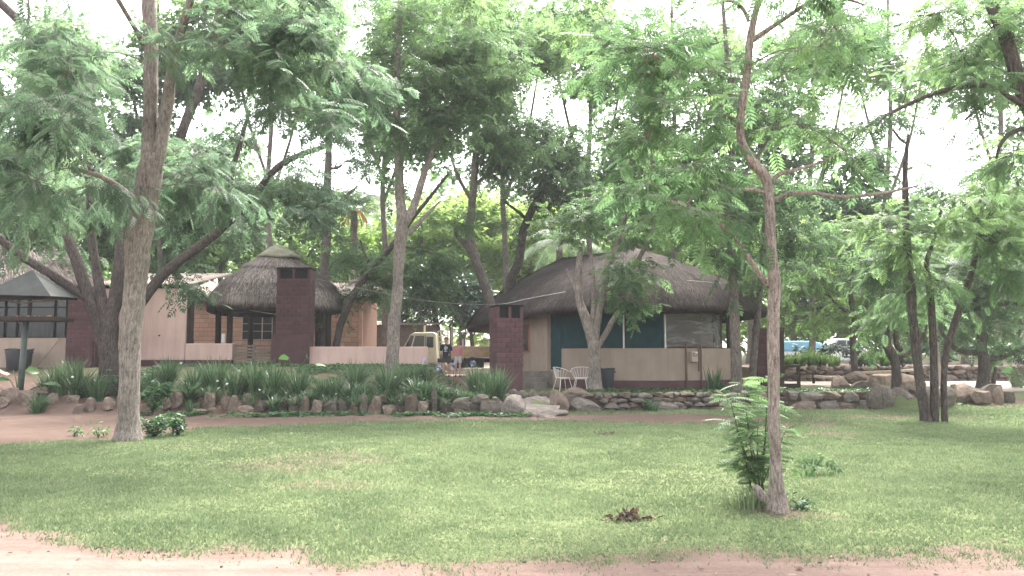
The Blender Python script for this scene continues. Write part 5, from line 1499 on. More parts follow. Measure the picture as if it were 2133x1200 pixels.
GAPS = [(225, 45, 80), (30, 45, 40), (25, 140, 45), (420, 225, 40), (440, 215, 35), (530, 205, 40), (545, 325, 50), (740, 60, 40), (1128, 195, 52), (1165, 210, 30), (935, 395, 45), (990, 300, 26), (850, 330, 22), (870, 350, 25),
        (1960, 270, 80), (1900, 300, 50), (1880, 50, 48), (1795, 175, 55), (1840, 370, 40), (1290, 190, 30), (1440, 185, 24), (1230, 300, 20), (1705, 440, 26), (2040, 260, 40), (1905, 110, 30), (680, 350, 24), (640, 330, 30), (1160, 520, 28)]

CANOPY = 1.75
def make_tree(name, label, stems, blobs, depth, bark='bark_mid', leaf='mid', lmat='leaf_mid', leaf_size=.32, clump_r=.6, per=46, layers=2.4, droop=.45, group='trees on the camp ground', cat='tree', tint0=.45, tintv=.3, gapk=1.0, seg=10, base_z=None, twig_r=.012, jit=.04, lean_d=0.0, ndepth=None):
    """stems: lists of (px,py,rpx[,dd]) in photo pixels at this tree's real distance; blobs: (px,py,rx,ry[,dd[,rd]])"""
    clump_r *= 1.35; per = int(per * 1.75); gapk *= .72; leaf_size *= .9
    sp = []
    for st in stems:
        L = []
        for q in st:
            Y = depth + (q[3] if len(q) > 3 else 0.0)
            p = W(q[0], q[1], Y); L.append((p.x, p.y, p.z, q[2] / FPX * Y * .76))
        sp.append(L)
    b = Vector(sp[0][0][:3]); 
    gzb = hz(b.x, b.y)
    root = thing(name, label, cat, (b.x, b.y, gzb), group=group)
    # run the first stem into the ground
    sp[0][0] = (b.x, b.y, min(b.z, gzb) - .12, sp[0][0][3] * 1.08)
    nodes = []
    for si, L in enumerate(sp):
        C_ = catmull(L, 6)
        mb = MB()
        pts, rad = [], []
        for c in C_:
            w_ = Vector((mnoise.noise(Vector(c[:3]) * 1.9 + Vector((si, 0, 0))), mnoise.noise(Vector(c[:3]) * 1.9 + Vector((0, 9, si))), 0)) * c[3] * .12
            pts.append(Vector(c[:3]) + w_); rad.append(max(.004, c[3] * (1 + .10 * mnoise.noise(Vector(c[:3]) * 3.1))))
            nodes.append((c[0], c[1], c[2], c[3]))
        if si == 0:
            # root flare
            for i_, (pp, r_) in enumerate(zip(pts, rad)):
                hgt = pp.z - gzb
                rad[i_] = r_ * (1 + .34 * math.exp(-max(0, hgt) / (r_ * 1.6)))
        mb.tube(pts, rad, seg if si == 0 else max(6, seg - 2), jit=jit)
        mb.build('trunk' if si == 0 else 'limb', M[bark], root, smooth=True, off=root.location)
    nodes = np.array(nodes)
    # clumps
    cl = []
    for bl in blobs:
        px, py, rx, ry = bl[:4]
        dd = bl[4] if len(bl) > 4 else 0.0
        Y = depth + dd
        rd = bl[5] if len(bl) > 5 else max(rx, ry) / FPX * Y * .7
        lay = (bl[6] if len(bl) > 6 else 1.0) * layers * CANOPY
        ck = clump_r / Y * FPX
        n = max(1, int(round(lay * rx * ry * .9 / (ck * ck))))
        for _ in range(n):
            for tr in range(6):
                u_ = RNG.normal(size=3); u_ /= np.linalg.norm(u_); u_ *= RNG.random() ** (1 / 2.4)
                qx, qy = px + u_[0] * rx, py + u_[1] * ry
                if any((qx - g[0]) ** 2 + (qy - g[1]) ** 2 < (g[2] * gapk + ck * .45) ** 2 for g in GAPS): continue
                c = W(qx, qy, Y + u_[2] * rd)
                if c.z < gzb + .3: continue
                cl.append((c.x, c.y, c.z)); break
    if not cl: return root
    cl = np.array(cl)
    tw = MB()
    pos, dr, nm, sz, tn = [], [], [], [], []
    cen = cl.mean(0)
    d0 = np.array([((nodes[:, :3] - c) ** 2).sum(1).min() for c in cl])
    cl = cl[np.argsort(d0)]
    for c in cl:
        # twig from the nearest lower/inner skeleton point (or an earlier clump, so that twigs branch)
        dv = nodes[:, :3] - c
        d2 = (dv ** 2).sum(1) + np.maximum(0, dv[:, 2]) ** 2 * 3
        k = int(np.argmin(d2)); nd = nodes[k]
        a_, e_ = Vector(nd[:3]), Vector(c)
        ln = (e_ - a_).length
        if ln < 7.5:
            mid = a_.lerp(e_, .5) + Vector((random.uniform(-.12, .12), random.uniform(-.12, .12), .12)) * ln
            r0 = min(nd[3] * .7, .007 + .007 * ln)
            q = catmull([tuple(a_), tuple(mid), tuple(e_)], 3)
            tw.tube([Vector(z) for z in q], list(np.linspace(r0, twig_r * .5, len(q))), 5)
        nodes = np.concatenate([nodes, [[c[0], c[1], c[2], .016]]])
        nsub = 9
        out = c - (np.array([b.x, b.y, cen[2] - 1.0])); out = out / max(1e-6, np.linalg.norm(out))
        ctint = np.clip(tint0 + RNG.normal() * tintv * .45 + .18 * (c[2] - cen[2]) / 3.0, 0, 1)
        m_ = max(2, per // nsub)
        for s_ in range(nsub):
            d = RNG.normal(size=3) * np.array([1, 1, .6]) + out * .35
            d /= np.linalg.norm(d)
            t = np.linspace(.15, 1.1, m_) + RNG.normal(size=m_) * .08
            Ls = clump_r * RNG.uniform(.6, 1.35)
            P_ = c + d * (t * Ls)[:, None] + np.array([0, 0, -.18]) * (t ** 2 * Ls)[:, None]
            side = np.cross(d, [0, 0, 1.0]); side /= max(1e-6, np.linalg.norm(side))
            sg = np.where(np.arange(m_) % 2 == 0, 1, -1)[:, None]
            D_ = d * .75 + side * sg * .8 + RNG.normal(size=(m_, 3)) * .28 + np.array([0, 0, -droop])
            pos.append(P_); dr.append(D_)
            nm.append(np.array([0, 0, 1.0]) + RNG.normal(size=(m_, 3)) * .42)
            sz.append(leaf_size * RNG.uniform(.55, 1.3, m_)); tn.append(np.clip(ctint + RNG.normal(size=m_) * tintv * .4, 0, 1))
            if leaf == 'near' or Y < 20:
                tw.tube([Vector(c), Vector(c + d * Ls * .5 + np.array([0, 0, -.045 * Ls])), Vector(c + d * Ls + np.array([0, 0, -.18 * Ls]))], [twig_r * .5, twig_r * .35, twig_r * .2], 4)
    tw.build('twigs', M[bark], root, smooth=True, off=root.location)['kind'] = 'stuff'
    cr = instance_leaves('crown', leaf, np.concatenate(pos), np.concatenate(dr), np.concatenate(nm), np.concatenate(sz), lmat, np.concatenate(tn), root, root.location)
    return root

# big pale trunk at left
make_tree('tree', 'large pale-barked tree with straight trunk standing left on the lawn edge', [
    [(265, 918, 29), (266, 870, 27), (270, 780, 27), (273, 700, 28), (282, 600, 30), (288, 520, 33), (298, 440, 36), (308, 380, 33), (318, 320, 27)],
    [(308, 400, 20), (311, 300, 20), (313, 200, 19), (314, 100, 19), (309, 0, 18), (305, -120, 14)],
    [(322, 360, 19), (336, 290, 18), (350, 210, 17), (362, 120, 13, -.3), (392, 20, 10, -.8), (420, -100, 8, -1)],
    [(300, 440, 12), (262, 400, 9, -.8), (215, 370, 7, -1.4), (150, 350, 5, -2)],
    [(300, 90, 10), (282, 60, 7, -.6), (240, -10, 6, -1.2)]],
    [(130, 240, 190, 110, -1, 2), (70, 330, 130, 90, -1, 2), (160, 420, 150, 70, -.5, 1.6), (470, 110, 180, 110, -.6, 2.2), (560, 60, 160, 90, -.5), (600, 200, 150, 110, -.6, 2.2, .6), (680, 150, 140, 120, -1, 2, .6), (650, 290, 110, 70, -1, 1.5, .6), (200, 120, 100, 90, 2.2, 1.2), (330, 330, 160, 60, 2.4, 1), (450, 330, 130, 80, .6, 1.5, .7), (150, 60, 150, 80, 0, 2), (330, -90, 420, 70, 0, 3, .6)],
    15.1, 'bark_pale', 'near', 'leaf_near', .36, .55, 48, 1.9, .55, seg=18, tint0=.52, twig_r=.014, jit=.03)
# forked dark tree behind it
make_tree('tree', 'dark multi-stemmed tree forking low behind the large pale trunk', [
    [(232, 812, 27), (230, 760, 26), (226, 715, 25), (232, 660, 20), (245, 600, 18), (250, 540, 16), (262, 470, 15, .3), (330, 400, 13, .6), (385, 260, 13, .8), (415, 180, 12, 1), (440, 90, 10, 1), (470, -40, 7, 1)],
    [(218, 720, 20), (200, 660, 18), (172, 580, 16), (150, 520, 15), (130, 480, 14), (110, 445, 12), (70, 395, 11), (20, 335, 9), (-50, 270, 7)],
    [(188, 625, 13), (150, 600, 13), (95, 565, 12, -.4), (40, 530, 11, -.6), (0, 498, 10, -.8), (-80, 440, 8, -1)],
    [(228, 690, 17), (208, 600, 13), (192, 500, 11), (188, 400, 11), (180, 310, 11), (165, 210, 12), (100, 110, 12), (10, 15, 12), (-60, -40, 9)],
    [(150, 175, 9), (120, 150, 8), (60, 105, 7), (0, 95, 5)],
    [(262, 690, 16), (300, 622, 14), (350, 562, 14), (420, 510, 13), (480, 460, 11), (530, 405, 10, -.2), (590, 340, 9, -.4), (690, 300, 7, -.6)],
    [(490, 450, 8), (480, 380, 7), (500, 300, 6), (520, 230, 5)],
    [(240, 300, 7, .3), (215, 330, 6), (190, 360, 5)]],
    [(60, 400, 130, 60, 2, 1.2), (30, 330, 110, 80), (130, 490, 90, 40, 2, 1), (370, 420, 120, 70, 1.8, 1), (450, 450, 100, 50, 1.8, 1), (560, 400, 110, 60, .8, 1.4), (620, 350, 110, 60), (370, 550, 60, 35, 1.2, .8), (385, 590, 30, 20, -.2, .5), (120, 150, 180, 90), (420, 300, 110, 60, 0, 2, .5), (520, 350, 80, 50, 0, 1.5, .7), (640, 420, 70, 50, -1, 1), (60, 460, 70, 30, 1.5, 1)],
    24.2, 'bark_dark', 'mid', 'leaf_near', .38, .65, 48, 2.1, .5, seg=14, tint0=.5)
make_tree('tree', 'grey trunk rising from the planting bed in front of the low wall', [
    [(813, 792, 19), (818, 740, 17), (820, 680, 17), (827, 620, 15), (830, 560, 15), (834, 500, 17), (838, 460, 16), (832, 400, 13), (831, 320, 12), (826, 220, 10), (830, 90, 8), (835, -30, 6)],
    [(842, 470, 11), (862, 430, 11), (878, 380, 10), (895, 330, 8), (930, 250, 6), (960, 170, 4)],
    [(850, 490, 6), (875, 462, 6), (900, 436, 4), (918, 418, 2)]],
    [(830, 190, 140, 90), (900, 120, 170, 100), (960, 220, 120, 70), (880, 300, 60, 40, 0, 1), (780, 110, 130, 100), (1020, 140, 120, 90), (800, 290, 60, 40), (880, 20, 230, 70)],
    26.2, 'bark_pale', 'mid', 'leaf_mid', .40, .7, 44, 2.0, .4, seg=14, tint0=.5)
make_tree('tree', 'curved trunk rising behind the maroon chimney by the round house', [
    [(1040, 800, 14), (1034, 720, 13), (1026, 650, 13), (1008, 590, 13), (986, 525, 13), (977, 480, 13), (983, 430, 11), (989, 350, 10), (992, 260, 9), (1000, 140, 7), (1005, 20, 5)],
    [(984, 535, 7), (968, 508, 7), (951, 488, 6), (948, 458, 3)],
    [(980, 415, 5), (955, 370, 5), (940, 330, 3)],
    [(990, 385, 5), (1015, 365, 5), (1040, 345, 4), (1070, 320, 3)]],
    [(1010, 200, 160, 110), (1060, 120, 150, 90), (1090, 290, 110, 60), (970, 330, 60, 40, 0, 1.4, .7), (1100, 40, 160, 80), (1000, 280, 80, 40), (960, 400, 30, 26, 0, 1)],
    33.5, 'bark_mid', 'mid', 'leaf_mid', .46, .8, 42, 2.0, .35, tint0=.5)
make_tree('tree', 'dark trunk leaning right behind the round house roof edge', [
    [(1046, 800, 13), (1050, 660, 13), (1062, 590, 13), (1080, 545, 12), (1088, 490, 12), (1102, 450, 11), (1128, 402, 9), (1165, 340, 7), (1200, 260, 5)],
    [(1100, 460, 5), (1078, 440, 4), (1050, 420, 3)]],
    [(1160, 380, 110, 60), (1200, 300, 100, 60), (1110, 340, 90, 50), (1220, 420, 80, 50), (1130, 290, 90, 40), (1050, 450, 60, 30, 0, 1.5, .6)],
    36.5, 'bark_dark', 'mid', 'leaf_mid', .46, .8, 42, 2.1, .35, tint0=.4)
make_tree('tree', 'straight grey trunk rising behind the thatched gazebo', [
    [(670, 770, 14), (674, 650, 14), (677, 560, 14), (680, 480, 13), (681, 420, 11), (684, 330, 10), (688, 220, 8), (695, 90, 6)],
    [(686, 470, 6), (700, 430, 6), (725, 405, 5), (745, 388, 3)],
    [(680, 352, 4), (700, 350, 4), (712, 345, 3)]],
    [(700, 230, 130, 90), (640, 160, 120, 90), (740, 340, 70, 40, 0, 1.5, .8), (735, 530, 50, 46, 2.5, 1), (650, 420, 60, 40, 0, 1), (650, 370, 60, 40), (760, 180, 100, 80)],
    35.5, 'bark_mid', 'mid', 'leaf_mid', .46, .8, 40, 1.9, .35, tint0=.42)
make_tree('tree', 'thin dark trunk leaning right over the low pink wall', [
    [(694, 720, 10), (706, 690, 10), (722, 645, 10), (746, 598, 9), (785, 548, 9), (822, 506, 8), (862, 452, 6), (900, 405, 5), (935, 360, 3)],
    [(776, 560, 4), (760, 530, 3), (750, 500, 2)],
    [(820, 510, 4, .3), (870, 520, 3, .6), (930, 535, 2, .9)]],
    [(890, 545, 90, 40, 0, 1.5), (750, 540, 80, 40, .5, 1.5), (860, 590, 80, 40, .8, 1.2), (920, 470, 60, 40, .5, 1.2, .7), (780, 610, 60, 40, 1, 1.2), (700, 600, 40, 36, 1, 1)],
    32.0, 'bark_dark', 'mid', 'leaf_mid', .42, .65, 42, 2.1, .35, tint0=.45)
make_tree('tree', 'short forked trunk standing right in front of the round house netting', [
    [(1238, 816, 18), (1239, 780, 16), (1238, 740, 16), (1236, 712, 17), (1222, 670, 14), (1208, 630, 11), (1204, 590, 10), (1207, 540, 9), (1209, 525, 8)],
    [(1238, 715, 13), (1244, 670, 11), (1256, 610, 9), (1268, 560, 8), (1280, 520, 6), (1300, 470, 4), (1310, 400, 3)],
    [(1246, 720, 8), (1262, 694, 8), (1276, 668, 7), (1290, 648, 5), (1300, 625, 3)],
    [(1258, 605, 6), (1290, 590, 7), (1320, 555, 7), (1345, 512, 6), (1362, 470, 4), (1375, 420, 3)],
    [(1232, 690, 8), (1236, 640, 7), (1236, 590, 6), (1232, 540, 5), (1228, 480, 3)],
    [(1216, 640, 5), (1196, 600, 4), (1180, 560, 3)]],
    [(1250, 450, 80, 50), (1300, 560, 70, 46, -.5, 1), (1350, 500, 70, 50), (1290, 620, 50, 20, -.8, .5, .5), (1195, 520, 36, 36, -.4, .6, .7), (1330, 632, 30, 10, -.8, .3, .4), (1290, 370, 100, 60), (1400, 430, 60, 50), (1200, 440, 60, 50), (1355, 580, 40, 26, -.6, .6, .6)],
    25.9, 'bark_pale', 'mid', 'leaf_young', .36, .5, 40, 1.15, .45, seg=14, tint0=.2, tintv=.4)
# slim near tree on the right
make_tree('tree', 'slim pale young tree with knobbly base nearest to us on the lawn', [
    [(1620, 1060, 25), (1618, 1035, 23), (1616, 1000, 18), (1615, 950, 15), (1612, 880, 15), (1613, 800, 15), (1611, 720, 16), (1612, 640, 16), (1613, 590, 16), (1607, 520, 14), (1603, 440, 13), (1600, 390, 13), (1592, 365, 14), (1558, 325, 12), (1542, 280, 11), (1545, 220, 11), (1556, 150, 11), (1563, 80, 10), (1573, 30, 9), (1590, -40, 8), (1605, -140, 6)],
    [(1603, 598, 8), (1575, 560, 7), (1548, 520, 7), (1520, 482, 7), (1482, 455, 6), (1440, 435, 5), (1390, 418, 4), (1350, 405, 3)],
    [(1606, 380, 6), (1625, 362, 6), (1650, 356, 5), (1690, 345, 4), (1722, 333, 3)],
    [(1608, 420, 6), (1640, 405, 6), (1690, 402, 5), (1760, 410, 5, -.2), (1840, 402, 4, -.3), (1910, 388, 3, -.4)],
    [(1596, 402, 5), (1565, 395, 5), (1530, 395, 4), (1500, 385, 3)],
    [(1566, 85, 7), (1600, 62, 7), (1640, 35, 6), (1690, 3, 6), (1740, -8, 4), (1800, 10, 3)],
    [(1560, 45, 5), (1545, 15, 5), (1520, 2, 4), (1490, 8, 3)],
    [(1612, 1050, 16, .0), (1597, 1040, 15, .02), (1584, 1030, 14, .03), (1577, 1018, 11, .04), (1574, 1011, 7, .04)]],
    [(1440, 340, 100, 60, .2, .9), (1370, 410, 110, 36, -.3, .8, .7), (1330, 360, 80, 50, .3, .8, .7), (1450, 190, 120, 80, .5, 1.0), (1680, 110, 120, 90, .9, .7), (1560, -50, 260, 70, 0, 1.5), (1720, 320, 80, 36, 0, .6, .8), (1340, 220, 110, 80, .3, 1), (1760, 90, 100, 70, 0, 1), (1300, 130, 120, 80, .5, 1), (1460, 440, 60, 30, 0, .5, .6), (1650, 250, 90, 60, .5, 1, .8), (1820, 395, 40, 24, -.3, .4, .6), (1420, 90, 120, 70, 0, 1)],
    8.3, 'bark_young', 'near', 'leaf_young', .30, .34, 30, 1.3, .3, seg=18, tint0=.16, tintv=.4, twig_r=.009, jit=.03, gapk=.7)
make_tree('tree', 'straight trunk touching the right side of the round house roof', [
    [(1535, 815, 15), (1532, 740, 14), (1529, 660, 14), (1526, 580, 12), (1523, 500, 11), (1520, 420, 10), (1524, 330, 9), (1528, 240, 8), (1515, 120, 7), (1505, 0, 5)],
    [(1523, 470, 6), (1500, 420, 5), (1470, 360, 4), (1440, 300, 3)],
    [(1524, 400, 5), (1560, 350, 5), (1600, 290, 4), (1640, 200, 3)],
    [(1528, 250, 5), (1480, 190, 5), (1430, 110, 4), (1380, 40, 3)]],
    [(1440, 290, 140, 110), (1550, 400, 110, 80), (1450, 440, 80, 50), (1610, 240, 110, 110), (1690, 470, 70, 60), (1340, 140, 140, 100), (1240, 80, 140, 80), (1560, 500, 70, 50, -.5, 1), (1480, 120, 160, 90), (1640, 380, 90, 70), (1260, 260, 80, 70, 0, 2, .8), (1660, 130, 110, 90), (1640, 530, 50, 40), (1400, 380, 80, 50)],
    25.3, 'bark_mid', 'mid', 'leaf_mid', .42, .7, 42, 1.75, .4, tint0=.5, tintv=.35)
make_tree('tree', 'second trunk just right of the round house, slanting beside the straight one', [
    [(1566, 812, 11), (1570, 740, 10), (1578, 660, 9), (1583, 600, 9), (1588, 540, 8), (1592, 470, 6), (1600, 380, 4)],
    [(1578, 655, 5), (1566, 620, 5), (1570, 580, 4)]],
    [(1600, 480, 70, 60), (1650, 560, 60, 40), (1570, 560, 40, 40, 0, .8), (1600, 400, 80, 60)],
    28.3, 'bark_mid', 'mid', 'leaf_mid', .42, .7, 40, 2.0, .4, tint0=.45)
make_tree('tree', 'three dark stems growing close together on the right of the lawn', [
    [(1930, 878, 14), (1925, 850, 13), (1913, 770, 12), (1903, 680, 12), (1896, 590, 12), (1890, 520, 11), (1886, 430, 9), (1886, 340, 7), (1892, 280, 4)],
    [(1946, 880, 12), (1946, 800, 11), (1944, 720, 10), (1940, 640, 10), (1933, 580, 9), (1930, 545, 7), (1945, 500, 5), (1960, 440, 4)],
    [(1968, 880, 9), (1966, 800, 8), (1972, 730, 9), (1990, 670, 10), (2010, 610, 9), (2028, 550, 8), (2042, 490, 7), (2075, 430, 6), (2120, 385, 4)],
    [(1890, 300, 4), (1875, 290, 4), (1860, 270, 3)],
    [(2040, 495, 4), (2080, 485, 5), (2133, 490, 4)]],
    [(1930, 500, 80, 50), (2060, 430, 120, 70, -.6), (2090, 530, 90, 50, -.6), (1990, 400, 80, 50), (1880, 590, 70, 40, .5), (2090, 360, 80, 50), (1990, 560, 80, 40), (1900, 150, 90, 60, 0, 2, .6), (2000, 470, 90, 50, -1), (1840, 480, 60, 50), (1880, 340, 50, 50, 0, 1, .9), (1860, 420, 60, 40, 0, 1), (2100, 460, 70, 50, 0, 1)],
    19.1, 'bark_dark', 'near', 'leaf_mid', .38, .6, 40, 1.9, .4, tint0=.6, tintv=.35, gapk=.8)
make_tree('tree', 'twisted dark trunk with side arm growing from the boulders', [
    [(1872, 842, 15), (1868, 800, 13), (1866, 760, 12), (1856, 735, 13), (1846, 712, 12), (1862, 672, 10), (1880, 620, 9), (1890, 560, 7), (1880, 480, 5)],
    [(1870, 745, 7), (1890, 738, 6), (1908, 722, 6), (1924, 698, 4), (1935, 660, 3)],
    [(1866, 690, 7), (1868, 720, 8), (1878, 730, 7)]],
    [(1870, 600, 90, 50), (1820, 560, 70, 46), (1850, 680, 46, 30, .5, 1), (1920, 640, 60, 36, .5), (1900, 540, 80, 46), (1830, 640, 40, 30)],
    24.8, 'bark_dark', 'mid', 'leaf_mid', .40, .6, 40, 2.0, .4, tint0=.42, gapk=.8)
make_tree('tree', 'small forked tree on the bright lawn behind the rock group', [
    [(1783, 792, 9), (1778, 740, 9), (1776, 700, 9), (1780, 660, 8), (1772, 620, 6), (1778, 560, 4), (1790, 500, 3)],
    [(1778, 690, 6), (1798, 660, 6), (1806, 620, 5), (1812, 560, 3)],
    [(1774, 655, 5), (1750, 640, 4), (1725, 615, 3)]],
    [(1740, 560, 90, 60), (1800, 600, 70, 50), (1690, 600, 60, 46), (1770, 500, 90, 50), (1830, 700, 30, 26, .5, .8, .5), (1740, 640, 60, 26), (1800, 660, 36, 26)],
    31.5, 'bark_dark', 'mid', 'leaf_far', .42, .7, 40, 2.0, .35, tint0=.3)
make_tree('tree', 'dark spreading tree at the right edge of the bright lawn', [
    [(2048, 812, 15), (2050, 780, 14), (2049, 748, 14), (2042, 690, 10), (2034, 630, 9), (2034, 570, 7), (2045, 500, 5)],
    [(2040, 735, 9), (2015, 734, 8), (1990, 726, 7), (1970, 705, 5), (1955, 680, 3)],
    [(2055, 750, 8), (2085, 745, 7), (2115, 733, 6), (2160, 715, 4)],
    [(2036, 620, 5), (2060, 635, 6), (2100, 632, 5), (2150, 636, 4)],
    [(2068, 812, 6), (2070, 790, 6), (2074, 765, 4)]],
    [(2040, 580, 100, 50), (2100, 670, 70, 40), (1990, 650, 70, 40), (2110, 570, 80, 50), (2020, 510, 100, 50), (2140, 620, 60, 50), (1985, 590, 60, 40), (2080, 720, 40, 14, 0, 1, .6), (2060, 640, 60, 40)],
    29.5, 'bark_dark', 'mid', 'leaf_mid', .44, .75, 40, 2.1, .4, tint0=.28, gapk=.8)
# tree beyond the right edge of the frame whose trunk and bough cross the upper right corner
make_tree('tree', 'dark thick trunk crossing the top right corner with a long bough', [
    [(2330, 960, 34), (2300, 800, 30), (2260, 600, 26), (2200, 380, 22), (2150, 240, 20), (2122, 170, 19), (2098, 90, 18), (2066, 10, 16), (2040, -80, 13)],
    [(2140, 225, 9), (2100, 200, 7, -.3), (2050, 178, 7, -.4), (1980, 185, 7, -.4), (1920, 205, 6, -.5), (1850, 238, 5, -.5), (1800, 268, 4, -.5), (1766, 300, 3, -.5)],
    [(2200, 390, 8), (2150, 280, 7), (2110, 275, 6), (2085, 300, 5), (2075, 330, 3)],
    [(2122, 165, 7), (2090, 195, 6), (2040, 225, 4), (2010, 250, 3)]],
    [(2090, 60, 80, 70, 0, 1.2), (1970, 120, 120, 60, -.4, 1.2), (1840, 240, 70, 30, -.5, .7, .8), (2100, 290, 60, 34, 0, .8), (2010, 200, 50, 30, 0, .7, .6), (1770, 280, 40, 26, -.4, .5, .7), (2120, 200, 40, 60, .5, .8), (1980, 20, 120, 60, 0, 1.5), (2030, 30, 80, 70, 0, 1), (2150, 100, 80, 100, .5, 1.2), (1800, 60, 90, 60, 1, 1.2), (1960, 60, 80, 60, 1, 1.2), (1760, 130, 60, 50, 1, 1, .8), (2050, 120, 80, 50, .5, 1)],
    14.0, 'bark_dark', 'near', 'leaf_mid', .34, .5, 38, 1.4, .4, tint0=.5, tintv=.35, seg=14, gapk=.8)

# ------------------------------------------------------------------ trees behind the houses
BGT = [  # px, base dist, crown centre y, rx, ry, material, tint, words
    (-40, 44, 520, 130, 120, 'leaf_mid', .4, 'green tree behind the thatched house at the left edge'),
    (120, 48, 420, 130, 130, 'leaf_far', .2, 'green tree rising above the left thatched roof'),
    (300, 46, 470, 120, 110, 'leaf_far', .15, 'green tree behind the tall pink wall'),
    (460, 50, 420, 130, 120, 'leaf_mid', .5, 'tree standing behind the brick house roof, left of the gazebo tip'),
    (600, 54, 520, 110, 100, 'leaf_far', .25, 'tree showing right behind the gazebo cap'),
    (740, 58, 560, 110, 80, 'leaf_far', .35, 'pale green tree beyond the corrugated roof end'),
    (880, 56, 520, 120, 100, 'leaf_far', .55, 'yellow-green tree in the middle distance above the truck cab'),
    (960, 60, 480, 110, 100, 'leaf_far', .75, 'bright yellow-green tree behind the curved trunk'),
    (1080, 58, 500, 110, 90, 'leaf_far', .8, 'bright lime-green tree left of the round house ridge'),
    (1180, 62, 470, 110, 80, 'leaf_far', .5, 'tree behind the ridge of the round house'),
    (1330, 58, 430, 120, 90, 'leaf_far', .35, 'tall green tree directly behind the round house peak'),
    (1460, 56, 540, 110, 70, 'leaf_far', .8, 'bright green tree beyond the right slope of the round house roof'),
    (1560, 60, 470, 110, 110, 'leaf_far', .4, 'tree behind the straight trunk right of the roof'),
    (1660, 62, 600, 110, 100, 'leaf_far', .3, 'broad tree above the blue cover'),
    (1780, 64, 560, 120, 120, 'leaf_far', .35, 'tree in the far row above the white car'),
    (1900, 58, 600, 110, 110, 'leaf_far', .3, 'tree in the far row behind the three stems'),
    (2010, 60, 560, 110, 120, 'leaf_mid', .5, 'dark green tree in the far row behind the spreading tree'),
    (2130, 56, 540, 120, 140, 'leaf_mid', .5, 'dark green tree at the far right edge behind the wall'),
]
for (px, dist, cy_, rx, ry, lm, tt, words) in BGT:
    bz = W(px, 740, dist); gzz = hz(bz.x, dist)
    pyb = HOR + (CAMZ - gzz) * FPX / dist
    j1, j2 = random.uniform(-14, 14), random.uniform(-20, 20)
    make_tree('background_tree', words, [
        [(px, pyb, 10), (px + j1 * .5, (pyb + cy_) / 2 + 20, 8), (px + j1, cy_ + 20, 6), (px + j2, cy_ - ry * .6, 3)],
        [(px + j1 * .6, (pyb + cy_) / 2, 6), (px - 40, cy_ + 20, 4), (px - 70, cy_ - 20, 2)],
        [(px + j1 * .7, (pyb + cy_) / 2 - 20, 6), (px + 45, cy_ + 10, 4), (px + 75, cy_ - 30, 2)]],
        [(px, cy_, rx, ry), (px + rx * .4, cy_ + ry * .5, rx * .6, ry * .45), (px - rx * .4, cy_ + ry * .45, rx * .6, ry * .45), (px, cy_ - ry * .6, rx * .7, ry * .5)],
        dist, 'bark_mid', 'far', lm, .60, 1.1, 42, 2.0, .3, group='trees behind the houses', tint0=min(.95, tt + .2), tintv=.3, seg=8, gapk=.9)
for (px, dist, blobs_, tt, words) in (
    (560, 43, [(540, 60, 150, 90), (470, 190, 90, 60), (620, 120, 120, 100), (560, 10, 160, 60)], .45, 'tall tree whose crown fills the sky above the brick house'),
    (800, 44, [(800, 240, 120, 90), (880, 60, 160, 90), (740, 130, 90, 70), (930, 200, 110, 90)], .35, 'tall tree whose crown fills the sky above the shed'),
    (1050, 42, [(1030, 80, 160, 90), (1040, 250, 110, 80), (1180, 60, 120, 60), (1090, 180, 90, 60)], .35, 'tall tree whose crown fills the sky left of the round house ridge'),
    (1225, 44, [(1230, 60, 120, 70), (1210, 330, 90, 60), (1250, 180, 60, 90), (1330, 290, 100, 80)], .5, 'tall thin-stemmed tree behind the round house ridge'),
    (1400, 43, [(1390, 300, 110, 90), (1420, 120, 140, 90), (1500, 220, 120, 90), (1470, 400, 90, 60)], .5, 'tall tree whose crown fills the sky above the round house'),
    (60, 42, [(60, 120, 150, 110), (150, 250, 120, 80), (0, 300, 100, 80), (230, 170, 70, 60)], .5, 'tall tree whose crown fills the sky above the left thatched house'),
    (330, 44, [(330, 160, 120, 110), (420, 60, 120, 80), (400, 300, 90, 60), (280, 300, 80, 70)], .5, 'tall tree whose crown fills the sky above the tall pink wall'),
    (1850, 46, [(1830, 330, 70, 60), (1830, 120, 90, 80), (1930, 120, 90, 60), (1860, 440, 90, 60)], .6, 'tall tree in the sky gap left of the long bough'),
    (2080, 44, [(2060, 160, 90, 80), (2100, 320, 80, 70), (2060, 420, 90, 60), (2120, 60, 90, 70)], .5, 'tall tree behind the thick trunk in the top right corner'),
    (1690, 45, [(1640, 280, 110, 110), (1690, 420, 80, 70), (1720, 120, 110, 90), (1760, 460, 80, 50)], .45, 'tall tree behind the slim near tree')):
    bz = W(px, 740, dist); pyb = HOR + (CAMZ - hz(bz.x, dist)) * FPX / dist
    make_tree('canopy_tree', words, [
        [(px, pyb, 9), (px + 4, 560, 8), (px - 3, 400, 7), (px + 5, 250, 6), (px, 60, 4), (px, -60, 3)],
        [(px, 380, 5), (px - 40, 260, 4), (px - 70, 120, 3)], [(px, 420, 5), (px + 45, 290, 4), (px + 70, 160, 3)]],
        blobs_, dist, 'bark_mid', 'far', 'leaf_mid', .60, 1.0, 42, 1.8, .35, group='tall trees behind the houses', tint0=tt, tintv=.3, seg=8, gapk=1.0)
